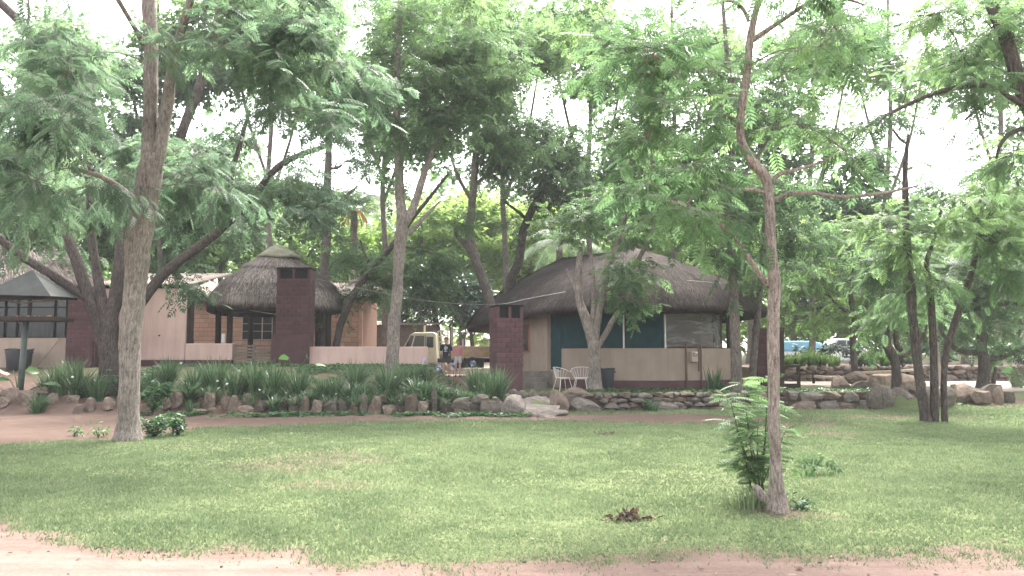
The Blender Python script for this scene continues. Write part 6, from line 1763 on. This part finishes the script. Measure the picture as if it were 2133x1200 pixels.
# dark glossy evergreen behind the truck
make_tree('evergreen_tree', 'dark glossy evergreen tree overhanging the shed and truck', [
    [(910, 745, 10), (912, 700, 9), (905, 650, 7), (900, 600, 4)], [(985, 760, 6), (982, 700, 5), (970, 650, 4), (965, 610, 3)]],
    [(880, 630, 70, 44), (950, 625, 70, 44), (1000, 630, 50, 44), (920, 595, 90, 36), (840, 650, 40, 22)],
    47.5, 'bark_dark', 'oval2', 'leaf_evergreen', .46, .8, 60, 4.2, .1, group='trees behind the houses', tint0=.5, tintv=.5)

def far_wood():
    n = 13000
    x = RNG.random(n) * 190 - 95; y = 74 + RNG.random(n) * 22
    top = 12 + 5 * vnoise(x, y * 0, .09, 31) + 3 * vnoise(x, y * 0, .3, 32)
    z = height(x, y) + 1.2 + (top - 1.2) * RNG.random(n) ** .8
    pos = np.stack([x, y, z], -1)
    dr = RNG.normal(size=(n, 3)) * np.array([1, 1, .4]); nm = np.array([0, -.2, 1.0]) + RNG.normal(size=(n, 3)) * .5
    tn = np.clip(.5 + (vnoise(x, z, .25, 33) - .5) * 1.0 + RNG.normal(size=n) * .15, 0, 1)
    o = instance_leaves('distant_wood', 'far', pos, dr, nm, 1.3 + RNG.random(n) * .9, 'leaf_far', tn, None, (0, 0, 0))
    tag(o, 'mass of light green woodland far behind the houses', 'woodland', kind='stuff')
far_wood()
# ------------------------------------------------------------------ palms
def palm(label, px, py, Y, L, n, trunk_r=.25, fruit=False, rb=None):
    c = W(px, py, Y); g = hz(c.x, Y)
    t = thing('palm_tree', label, 'palm tree', (c.x, Y, g), group='palms behind the houses')
    mb = MB()
    pts = [Vector((0, 0, -.1)), Vector((.02, 0, (c.z - g) * .15)), Vector((0, 0, (c.z - g) * .5)), Vector((0, 0, c.z - g))]
    mb.tube([Vector(q) for q in catmull([tuple(p) for p in pts], 5)], list(np.linspace(trunk_r * 1.15, trunk_r * .8, 16)), 14, jit=.05); mb.build('trunk', M['palm_trunk' if Y < 35 else 'bark_mid'], t, smooth=True)
    for k in range(n):
        a = 2 * math.pi * k / n + random.uniform(-.2, .2); el = random.uniform(.1, 1.3)
        V, T, tn = [], [], []
        dx = Vector((math.cos(a), math.sin(a), 0)); sd = Vector((-math.sin(a), math.cos(a), 0))
        def rp(s_): return Vector((0, 0, c.z - g)) + dx * (L * s_ * math.cos(el * (1 - .25 * s_))) + Vector((0, 0, L * (s_ * math.sin(el) - .75 * s_ * s_)))
        for i in range(26):
            s_ = .12 + .88 * i / 25
            p = rp(s_); p2 = rp(min(1, s_ + .04)); d = (p2 - p).normalized() if s_ < .99 else dx
            for sg in (-1, 1):
                ll = L * .30 * math.sin(math.pi * (.12 + .8 * s_)) + .05
                e = p + (sd * sg * .8 + d * .6 + Vector((0, 0, -.35))).normalized() * ll
                b = len(V); V += [p - d * .035, p + d * .035, e]; T.append((b, b + 1, b + 2)); cc = random.uniform(.2, .9); tn += [cc] * 3
        for i in range(12):
            p, q = rp(i / 12), rp((i + 1) / 12); b = len(V); V += [p - sd * .03, p + sd * .03, q + sd * .02, q - sd * .02]; T += [(b, b + 1, b + 2), (b, b + 2, b + 3)]; tn += [.9] * 4
        me = fast_mesh('frond', np.array([tuple(v) for v in V]), np.array(T), M['palm'], np.array(tn)); link('frond', me, t)
    if fruit:
        for k in range(9):
            a = random.uniform(0, 6.28); mb = MB(); b = Vector((0, 0, c.z - g - .1)); d = Vector((math.cos(a), math.sin(a), 0))
            mb.tube([b, b + d * .4 + Vector((0, 0, .1)), b + d * .8 + Vector((0, 0, -.5)), b + d * .85 + Vector((0, 0, -.9))], [.03, .03, .05, .02], 6); mb.build('fruit_stalk', M['fruit'], t)
    return t
palm('feathery palm with orange fruit stalks above the corrugated roof', 738, 440, 46, 3.6, 22, fruit=True)
palm('pale feathery palm above the left slope of the round house roof', 1165, 505, 48, 3.2, 18)
palm('palm with thick smooth pale trunk beside the three stems', 1938, 560, 31.0, 2.4, 16, trunk_r=.19)

# ------------------------------------------------------------------ plants in the bed
def blades(n, hmin, hmax, spread, width, seg=5, curl=1.0, base_r=.08, lean=.5):
    V, T, tn = [], [], []
    for i in range(n):
        a = random.uniform(0, 2 * math.pi); h = random.uniform(hmin, hmax)
        d = np.array([math.cos(a), math.sin(a), 0]); s = np.array([-math.sin(a), math.cos(a), 0])
        b0 = d * random.uniform(0, base_r); sp = spread * random.uniform(.2, 1.0); w = width * random.uniform(.6, 1.2)
        cc = min(1, max(0, random.gauss(.45, .22)))
        base = len(V)
        for k in range(seg + 1):
            t = k / seg
            hh = h * (t - curl * .42 * sp / max(.1, h) * t ** 2.4)
            p = b0 + d * sp * (t ** 1.6) + np.array([0, 0, hh])
            ww = w * (1 - t ** 2.2) * .5 + .001
            V.append(p - s * ww); V.append(p + s * ww); c2 = min(1, cc + .25 * t); tn += [c2, c2]
        for k in range(seg):
            q = base + 2 * k; T += [(q, q + 1, q + 3), (q, q + 3, q + 2)]
    return np.array(V), np.array(T), np.array(tn)
STRAP_SETS = []
for kind in range(3):
    L_ = []
    for v in range(3):
        if kind == 0: bl = blades(150, .5, .95, .50, .032, 5, .7, .16)      # tall spiky clump
        elif kind == 1: bl = blades(110, .35, .62, .55, .055, 5, 1.1, .14)    # arching strap leaves
        else: bl = blades(60, .2, .42, .25, .025, 4, .8, .1)                 # small tuft
        L_.append(fast_mesh('leaves', bl[0], bl[1], M['strap'], bl[2]))
    STRAP_SETS.append(L_)
_fm = MB(); 
for k in range(5):
    a = 2 * math.pi * k / 5; _fm.add([(0, 0, 0), (.03 * math.cos(a - .5), .03 * math.sin(a - .5), .012), (.055 * math.cos(a), .055 * math.sin(a), .004), (.03 * math.cos(a + .5), .03 * math.sin(a + .5), .012)], [(0, 1, 2, 3)])
FLW = mesh_from('flower', _fm.v, _fm.f, M['flower'])
tall = [(125, 842, 24.0, 1.35), (160, 832, 23.6, 1.3), (195, 835, 23.2, 1.1), (148, 815, 25.0, 1.2), (205, 838, 23.0, .9), (315, 812, 24.4, .9), (352, 800, 25.2, 1.0), (405, 828, 23.6, 1.0), (448, 822, 23.7, 1.25), (490, 826, 23.4, 1.2), (530, 820, 23.6, 1.3), (572, 826, 23.3, 1.15), (622, 824, 23.2, 1.2), (676, 826, 23.0, 1.0), (700, 828, 22.8, .9), (742, 812, 24.0, 1.05), (808, 822, 23.2, 1.15), (824, 806, 24.2, 1.1), (850, 800, 24.8, .9), (918, 826, 23.0, .5), (962, 820, 23.2, .5), (992, 818, 23.4, .95), (1010, 816, 23.6, 1.15), (1038, 826, 22.9, 1.1), (945, 832, 22.7, .55), (1020, 836, 22.6, .9)]
arch = [(575, 846, 22.0, .9), (618, 846, 22.0, .8), (690, 846, 22.0, .9), (745, 846, 22.0, 1.0), (775, 844, 22.1, 1.0), (830, 846, 22.0, 1.0), (885, 844, 22.1, 1.1), (920, 846, 22.0, 1.0), (975, 844, 22.1, 1.0), (640, 842, 22.3, 1.0), (395, 840, 22.6, 1.1), (440, 842, 22.5, 1.0), (1000, 842, 22.2, .9), (350, 838, 22.8, 1.1), (290, 830, 23.4, 1.1), (330, 826, 23.2, 1.1), (388, 820, 23.8, 1.0), (555, 836, 22.8, .9), (600, 832, 22.9, .9), (655, 830, 22.9, .9), (728, 838, 22.6, 1.1), (762, 836, 22.6, 1.0), (845, 832, 22.7, 1.0), (872, 828, 22.8, 1.25), (895, 832, 22.6, 1.1), (910, 838, 22.5, 1.1), (790, 838, 22.4, .9), (965, 838, 22.4, .9), (930, 836, 22.5, .9), (178, 828, 23.8, 1.0)]
tall += [(872, 806, 25.4, .75), (892, 806, 25.6, .6), (850, 812, 25.0, .8), (908, 815, 24.6, .5), (280, 815, 24.6, .8), (335, 806, 25.0, .8), (425, 806, 24.8, .85), (512, 808, 24.7, .85), (596, 808, 24.7, .75), (95, 836, 24.0, .8)]
small = [(78, 850, 21.9, 1.5), (85, 845, 22.0, 1.2), (400, 850, 21.8, 1.2), (640, 846, 22.3, .9), (1060, 830, 22.5, .9), (520, 846, 22.2, 1.0), (1350, 846, 22.9, 1.0), (1362, 852, 22.7, .8)]
def ordn(i): return f"{i}{'th' if 10 <= i % 100 <= 20 else {1: 'st', 2: 'nd', 3: 'rd'}.get(i % 10, 'th')}"
for kind, lst, nm, lab, grp in ((0, tall, 'spiky_plant', 'tall dark spiky-leaved clump in the stone-edged bed, {} from the left', 'tall spiky clumps in the bed'), (1, arch, 'strap_leaf_plant', 'low arching strap-leaved plant in the stone-edged bed, {} from the left', 'arching strap-leaved plants'), (2, small, 'grass_tuft', 'small leafy tuft at the foot of the edging stones, {} from the left', 'small tufts by the stones')):
    for i, (px, py, Y, k) in enumerate(sorted(lst)):
        p = W(px, py, Y)
        t = thing(nm, lab.format(ordn(i + 1)), 'plant', (p.x, Y, hz(p.x, Y) - .03), random.uniform(0, 6.28), grp)
        sc_ = k * random.uniform(.95, 1.3)
        link('leaves', random.choice(STRAP_SETS[kind]), t, (0, 0, 0), None, (sc_, sc_, sc_))
        if kind < 2:
            for q in range(random.choice((0, 0, 1, 1, 2))):
                a = random.uniform(0, 6.28); r_ = random.uniform(.15, .5)
                link('flower', FLW, t, (r_ * math.cos(a), r_ * math.sin(a), random.uniform(.2, .75) * k), (random.uniform(-.9, .9), random.uniform(-.9, .9), 0), (.9, .9, .9))
# agapanthus heads
for px, py, Y, c in ((914, 765, 25.5, 1.0), (944, 762, 25.8, .9), (883, 752, 25.6, .8), (985, 757, 25.0, .7)):
    p = W(px, py, Y); g = hz(p.x, Y)
    t = thing('agapanthus', {914: 'pale blue globe flower on stalk left of the walking people', 944: 'pale blue globe flower in front of the walking people', 883: 'faded globe flower against the right end of the low pink wall', 985: 'slender seed head beside the maroon chimney'}[px], 'flower', (p.x, Y, g), group='globe flowers')
    mb = MB(); mb.tube([(0, 0, 0), (.02, 0, (p.z - g) * .6), (0, 0, p.z - g)], .008, 5); mb.build('stalk', M['broad'], t)
    mb = MB()
    for k in range(46):
        u_ = Vector((random.gauss(0, 1), random.gauss(0, 1), random.gauss(0, 1))).normalized(); r_ = .10 * c
        e = Vector((0, 0, p.z - g)) + u_ * r_; s_ = u_.cross(Vector((.3, .5, .8))).normalized() * .014
        mb.add([Vector((0, 0, p.z - g)) + u_ * .05, e - s_, e + u_ * .05, e + s_], [(0, 1, 2, 3)])
    mb.build('flower_head', M['flower_blue'], t)
# leafy weeds and broad-leaved plants
def leafy(name, label, px, py, Y, n, w_, h_, size, leaf='oval', mat='broad', tint=.4, grp=None, stems=4, tv=.2):
    p = W(px, py, Y); g = hz(p.x, Y); base = Vector((p.x, Y, g))
    t = thing(name, label, 'plant', base, group=grp)
    mb = MB()
    S = []
    for k in range(stems):
        a = random.uniform(0, 6.28); e = Vector((math.cos(a) * w_ * random.uniform(.2, 1), math.sin(a) * w_ * .7 * random.uniform(.2, 1), h_ * random.uniform(.6, 1)))
        m_ = e * .5 + Vector((0, 0, h_ * .15)); q = [Vector(z) for z in catmull([(0, 0, 0), tuple(m_), tuple(e)], 4)]
        mb.tube(q, list(np.linspace(.012, .004, len(q))), 5); S += q[2:]
    mb.build('stem', M['broad'], t)
    c = np.array([tuple(random.choice(S)) for _ in range(n)]) + RNG.normal(size=(n, 3)) * np.array([.06, .06, .05])
    c[:, 2] = np.maximum(.02, c[:, 2])
    d = RNG.normal(size=(n, 3)) * np.array([1, 1, .3]) + np.array([0, 0, -.1])
    nn = np.array([0, -.3, 1.0]) + RNG.normal(size=(n, 3)) * .35
    instance_leaves('leaves', leaf, c, d, nn, size * RNG.uniform(.7, 1.2, n), mat, np.clip(tint + RNG.normal(size=n) * tv, 0, 1), t, (0, 0, 0))
    return t
leafy('leafy_weed', 'leafy green weed growing at the right foot of the large pale trunk', 318, 905, 15.6, 170, .40, .40, .16, tint=.45, stems=9)
leafy('leafy_weed', 'dark purplish-green bushy weed beside the large pale trunk', 372, 902, 16.0, 160, .34, .42, .14, tint=.1, stems=8)
leafy('leafy_weed', 'sparse seedling on bare earth left of the large pale trunk', 155, 905, 15.8, 30, .3, .2, .11, tint=.7)
leafy('leafy_weed', 'sparse seedling touching the left foot of the large pale trunk', 205, 905, 15.6, 36, .25, .22, .12, tint=.7)
leafy('leafy_shrub', 'broad-leaved green shrub just right of the large pale trunk in the bed', 318, 850, 21.6, 230, .55, .95, .20, tint=.4, stems=10)
leafy('leafy_shrub', 'climbing green leaves left of the pale trunk against the dark fork', 243, 770, 23.4, 60, .25, .75, .18, tint=.5)
leafy('leafy_shrub', 'low green mound of leaves near the middle of the bed', 860, 836, 22.4, 240, .6, .45, .11, tint=.45, stems=10)
leafy('leafy_shrub', 'low green mound of leaves near the right end of the bed', 985, 836, 22.3, 240, .6, .4, .11, tint=.5, stems=10)
leafy('leafy_shrub', 'small green weed growing out of the dry stone wall face', 1345, 850, 22.9, 70, .22, .35, .12, tint=.3)
# ear-shaped leaves at far left and by the tall chimney
EAR = simple_leaf(.62, .2)
def ears(label, px, py, Y, specs):
    p = W(px, py, Y); g = hz(p.x, Y)
    t = thing('elephant_ear', label, 'plant', (p.x, Y, g), group='elephant ear plants')
    for (qx, qy, L, rx, rz) in specs:
        e = W(qx, qy, Y) - Vector((p.x, Y, g))
        mb = MB(); mb.tube([(0, 0, 0), (e.x * .4, e.y, e.z * .6), tuple(e)], [.02, .015, .01], 6); st_ = mb.build('stalk', M['broad'], t, smooth=True)
        V, T = EAR; me = fast_mesh('leaf', V * L, T, M['broad'], np.full(len(V), .5 + random.uniform(-.2, .2)), smooth=True)
        o = link('leaf', me, t, e, (rx, 0, rz))
ears('broad bright-leaved plant beside the bird feeder post', 38, 820, 23.0, [(52, 772, .48, 1.0, R(60)), (20, 790, .4, .6, R(170)), (88, 800, .5, .3, R(20)), (30, 775, .36, .9, R(120)), (2, 810, .34, .4, R(200))])
ears('plant with folded broad leaves in front of the tall chimney', 610, 815, 24.5, [(602, 745, .4, .9, R(150)), (640, 742, .44, 1.2, R(100)), (655, 760, .36, .5, R(10)), (588, 762, .36, .4, R(190))])
# snake plants by the round house
sp_ = W(1488, 740, 26.3); t = thing('snake_plant', 'group of stiff upright snake plant leaves by the round house wall', 'plant', (sp_.x, 26.3, hz(sp_.x, 26.3)))
bl = blades(26, .5, .95, .22, .085, 5, .3, .3); link('leaves', fast_mesh('leaves', bl[0], bl[1], M['strap'], bl[2]), t)
leafy('leafy_shrub', 'low dark leaves at the foot of the snake plants', 1500, 812, 25.9, 120, .5, .25, .14, tint=.15, stems=6)
# root suckers beside the slim tree
def suckers():
    base = W(1582, 1015, 8.75); g = hz(base.x, 8.75)
    t = thing('sucker_shoots', 'bright green leafy shoots sprouting left of the slim tree base', 'shrub', (base.x, 8.75, g))
    mb = MB(); tips = []
    for (px, py, dd) in ((1548, 800, .1), (1600, 790, .3), (1520, 830, -.1), (1580, 870, .2), (1560, 900, -.15), (1530, 880, .1), (1635, 900, .3), (1590, 960, .1), (1545, 960, 0), (1610, 840, .35)):
        e = W(px, py, 8.75 + dd) - Vector((base.x, 8.75, g)); m_ = e * .5 + Vector((random.uniform(-.03, .03), 0, .05))
        q = [Vector(z) for z in catmull([(random.uniform(-.06, .06), random.uniform(-.05, .05), 0), tuple(m_), tuple(e)], 5)]
        mb.tube(q, list(np.linspace(.012, .003, len(q))), 6); tips.append(q)
    mb.build('stem', M['bark_dark'], t, smooth=True)
    pos, dr, sz, tn = [], [], [], []
    for q in tips:
        for k in range(3, len(q)):
            f_ = k / (len(q) - 1)
            for r_ in range(3 if f_ < .85 else 6):
                a = random.uniform(0, 6.28); pos.append(tuple(q[k])); dr.append((math.cos(a), math.sin(a) * .8, random.uniform(-.1, .5))); sz.append(random.uniform(.17, .30) * (.55 + .45 * f_)); tn.append(max(0, min(1, -.05 + .45 * f_ + random.uniform(-.15, .2))))
    n = len(pos)
    instance_leaves('leaves', pinnate(7, .27, .085, .35, 62), np.array(pos), np.array(dr), np.array([0, -.35, 1.]) + RNG.normal(size=(n, 3)) * .4, np.array(sz), 'leaf_young', np.array(tn), t, (0, 0, 0))
suckers()
leafy('leafy_weed', 'round-leaved weed right of the slim tree base', 1668, 1052, 8.4, 60, .2, .10, .07, tint=.3)
leafy('leafy_weed', 'faint feathery shoot to the right of the slim tree', 1690, 905, 10.8, 16, .25, .25, .3, leaf='mid', mat='leaf_young', tint=.4)
tft = W(1560, 1050, 8.5); t = thing('grass_tuft', 'longer bright grass tuft at the left foot of the slim tree', 'grass tuft', (tft.x, 8.5, hz(tft.x, 8.5)))
bl = blades(130, .12, .28, .16, .014, 4, .8, .28); link('leaves', fast_mesh('leaves', bl[0], bl[1], M['grass'], bl[2]), t)
# plants on the far bank
for i, (px, h_) in enumerate(((1645, .9), (1668, 1.0), (1690, 1.2), (1712, .9), (1735, .9), (1815, 1.1), (1842, 1.0))):
    p = W(px, 740, 38.2); t = thing('spiky_shrub', f'yellow-green leafy shrub on top of the retaining wall, {ordn(i + 1)} from the left', 'plant', (p.x, 38.2, 1.0), group='shrubs on the retaining wall')
    bl = blades(70, .5 * h_, 1.0 * h_, .6, .11, 4, 1.0, .2); link('leaves', fast_mesh('leaves', bl[0], bl[1] , M['leaf_far'], bl[2] * .8), t)
for i, px in enumerate((1700, 1790, 1880, 1960, 2060, 2140)):
    leafy('hedge_shrub', f'dark green hedge bush behind the retaining wall, {ordn(i + 1)} from the left', px, 735, 40.5, 420, 1.5, 1.3, .34, leaf='oval2', mat='leaf_evergreen', tint=.5, grp='hedge behind the retaining wall', stems=14)
for i_, c_ in enumerate([o for o in bpy.data.objects if o.name.startswith('hedge_shrub')]): c_.location.z = 0.98
ears('banana-like plant with pale broad leaves at the right edge', 2140, 790, 30.0, [(2122, 772, .6, .7, R(140)), (2130, 782, .6, .3, R(190)), (2150, 765, .6, .9, R(60))])

# ------------------------------------------------------------------ grass, litter
def scatter_grass():
    N = 700000
    # density falls with distance
    y = 5.3 * np.exp(RNG.random(N) * math.log(25.5 / 5.3))
    y = 5.3 + (25.5 - 5.3) * (np.log(y / 5.3) / math.log(25.5 / 5.3)) ** 1.35
    x = (RNG.random(N) * 2 - 1) * (y * .69 + 1.2)
    g, p = masks(x, y)
    cl = vnoise(x, y, 3.0, 8) * .55 + vnoise(x, y, 9.0, 9) * .45
    keep = RNG.random(N) < g * (0.22 + 1.15 * cl) 
    keep &= ~((y > 23.5) & (x < 13))
    keep &= ~((y > 21.3) & (x < 1))
    x, y = x[keep], y[keep]; n = len(x)
    z = height(x, y)
    s = (.021 + .019 * RNG.random(n)) * (0.8 + .035 * y) * (.65 + .5 * vnoise(x, y, .8, 11) + .9 * np.clip(vnoise(x, y, 3.1, 16) - .68, 0, 1) * 2.2)
    w = (.0036 + .00048 * y) * (0.8 + .6 * RNG.random(n))
    a = RNG.random(n) * 2 * math.pi; b = RNG.random(n) * 2 * math.pi
    ln = RNG.random(n) * .9 + .15
    base = np.stack([x, y, z - .004], -1)
    sd = np.stack([np.cos(a), np.sin(a), np.zeros(n)], -1) * w[:, None]
    tip = base + np.stack([np.cos(b) * ln, np.sin(b) * ln, np.ones(n)], -1) * s[:, None]
    V = np.stack([base - sd, base + sd, tip], 1).reshape(-1, 3)
    T = np.arange(3 * n).reshape(-1, 3)
    tn = np.clip(.40 + RNG.normal(size=n) * .22 + (vnoise(x, y, .45, 13) - .5) * .6 + (vnoise(x, y, 2.2, 14) - .5) * .4 + (vnoise(x, y, 7, 15) - .5) * .3, 0, 1)
    o = link('grass', fast_mesh('grass', V, T, M['grass'], np.repeat(tn, 3)))
    tag(o, 'short green lawn grass with thin bare patches', 'grass', kind='stuff')
scatter_grass()
# low weeds along the foot of the edging stones and mossy bank: broad-leaf ground cover
def ground_cover():
    N = 7000
    px = RNG.random(N) * 800 + 300
    Y = 21.1 + RNG.normal(size=N) * .33
    x = (px - CXP) / FPX * Y; y = Y
    k = (vnoise(x, y, 1.4, 21) * .6 + vnoise(x, y, 4, 23) * .4) > .55
    x, y = x[k], y[k]
    # bank below the low wall
    xb = RNG.random(16000) * 10.6 - 12.5; yb = 23.8 + RNG.random(16000) * 5.9
    xr = RNG.random(2500) * 12 + 2; yr = 24.4 + RNG.random(2500) * 1.8
    k2 = (vnoise(xb, yb, 1.1, 22) * .6 + vnoise(xb, yb, 3.5, 24) * .4) > .42
    yw = 6.5 + RNG.random(9000) * 12; xw = (RNG.random(9000) * 2 - 1) * yw * .68; gw, _ = masks(xw, yw)
    kw = ((vnoise(xw, yw, 1.3, 25) * .5 + vnoise(xw, yw, 5, 26) * .5) > .9) & (gw > .6); xw, yw = xw[kw], yw[kw]
    x = np.concatenate([x, xb[k2], xr]); y = np.concatenate([y, yb[k2], yr]); n0 = len(x)
    x = np.concatenate([x, xw]); y = np.concatenate([y, yw]); n = len(x)
    szs = .09 + RNG.random(n) * .09; szs[n0:] *= .38
    pos = np.stack([x, y, height(x, y) + RNG.random(n) * .06 * (szs > .085) + .012], -1)
    a = RNG.random(n) * 6.28
    d = np.stack([np.cos(a), np.sin(a), RNG.random(n) * .6], -1)
    nn = np.array([0, 0, 1.]) + RNG.normal(size=(n, 3)) * .4
    o = instance_leaves('ground_cover', 'oval2', pos, d, nn, szs, 'broad', np.clip(.35 + RNG.normal(size=n) * .25, 0, 1), None, (0, 0, 0))
    tag(o, 'low green weeds creeping over the bed edge and bank', 'ground cover', kind='stuff')
ground_cover()
def litter():
    n = 650
    y = 5.4 + RNG.random(n) ** 1.4 * 18; x = (RNG.random(n) * 2 - 1) * y * .68
    pos = np.stack([x, y, height(x, y) + .012], -1)
    a = RNG.random(n) * 6.28
    d = np.stack([np.cos(a), np.sin(a), RNG.normal(size=n) * .1], -1)
    nn = np.array([0, 0, 1.]) + RNG.normal(size=(n, 3)) * .2
    o = instance_leaves('leaf_litter', 'oval2', pos, d, nn, .03 + RNG.random(n) * .05, 'litter', np.clip(.45 + RNG.normal(size=n) * .28, 0, 1), None, (0, 0, 0))
    tag(o, 'scattered dry leaves and twigs on the ground', 'leaf litter', kind='stuff')
litter()
# heap of dead brown leaves on the lawn
def heap(label, px, py, r_, n, h_):
    c = GP(px, py); 
    t = thing('dead_leaf_heap', label, 'leaf heap', (c.x, c.y, hz(c.x, c.y)))
    pos = RNG.normal(size=(n, 3)) * np.array([r_, r_ * .5, 0]) ; rr = np.sqrt((pos[:, 0] / r_) ** 2 + (pos[:, 1] / (r_ * .5)) ** 2)
    pos[:, 2] = RNG.random(n) * h_ * np.exp(-rr * .6) + .01
    d = RNG.normal(size=(n, 3)); nn = RNG.normal(size=(n, 3)) + np.array([0, 0, .6])
    instance_leaves('dead_leaves', 'oval', pos, d, nn, .05 + RNG.random(n) * .06, 'litter', np.clip(.3 + RNG.normal(size=n) * .25, 0, 1), t, (0, 0, 0))
    for k in range(9):
        a = random.uniform(0, 6.28); mb = MB(); mb.tube([(-math.cos(a) * r_ * 1.2, -math.sin(a) * r_ * .7, .02), (0, 0, h_ * random.uniform(.5, 1)), (math.cos(a) * r_ * 1.3, math.sin(a) * r_ * .7, .03)], .004, 5); mb.build('twig', M['bark_mid'], t)
heap('heap of dead brown leaves and twigs lying on the lawn', 1308, 1084, .10, 80, .10)
heap('small dark clump of dead leaves farther back on the lawn', 1258, 906, .14, 40, .06)
# loose pebbles on the road and path
peb = thing('loose_pebbles', 'small pale pebbles scattered on the dirt road', 'pebbles', (0, 6, 0))
for k in range(70):
    y_ = random.uniform(5.2, 7.0); x_ = random.uniform(-5, 5)
    if k > 45: y_ = random.uniform(16, 21); x_ = random.uniform(-9, 4)
    s_ = random.uniform(.012, .035); stone(peb, (x_, y_, hz(x_, y_) + s_ * .2), (s_ * 1.5, s_, s_ * .7), ROCKS, mat='rock_grey', name='pebble')

# ------------------------------------------------------------------ thin haze volume added to imitate lens veil
mb = MB(); mb.box((0, 80, 12.0), (320, 300, 26.0))
hazeo = mb.build('haze', bpy.data.materials.new('veil_haze'))
hm = hazeo.data.materials[0]; hm.use_nodes = True
ht = hm.node_tree; ht.nodes.clear()
ho = ht.nodes.new('ShaderNodeOutputMaterial'); hv = ht.nodes.new('ShaderNodeVolumePrincipled')
hv.inputs['Color'].default_value = (0.93, 0.95, 0.97, 1)
hv.inputs['Density'].default_value = HAZE
hv.inputs['Anisotropy'].default_value = 0.0
ht.links.new(hv.outputs[0], ho.inputs['Volume'])
hazeo['kind'] = 'stuff'
hazeo['label'] = 'thin haze added over the whole camp ground in place of lens veil'
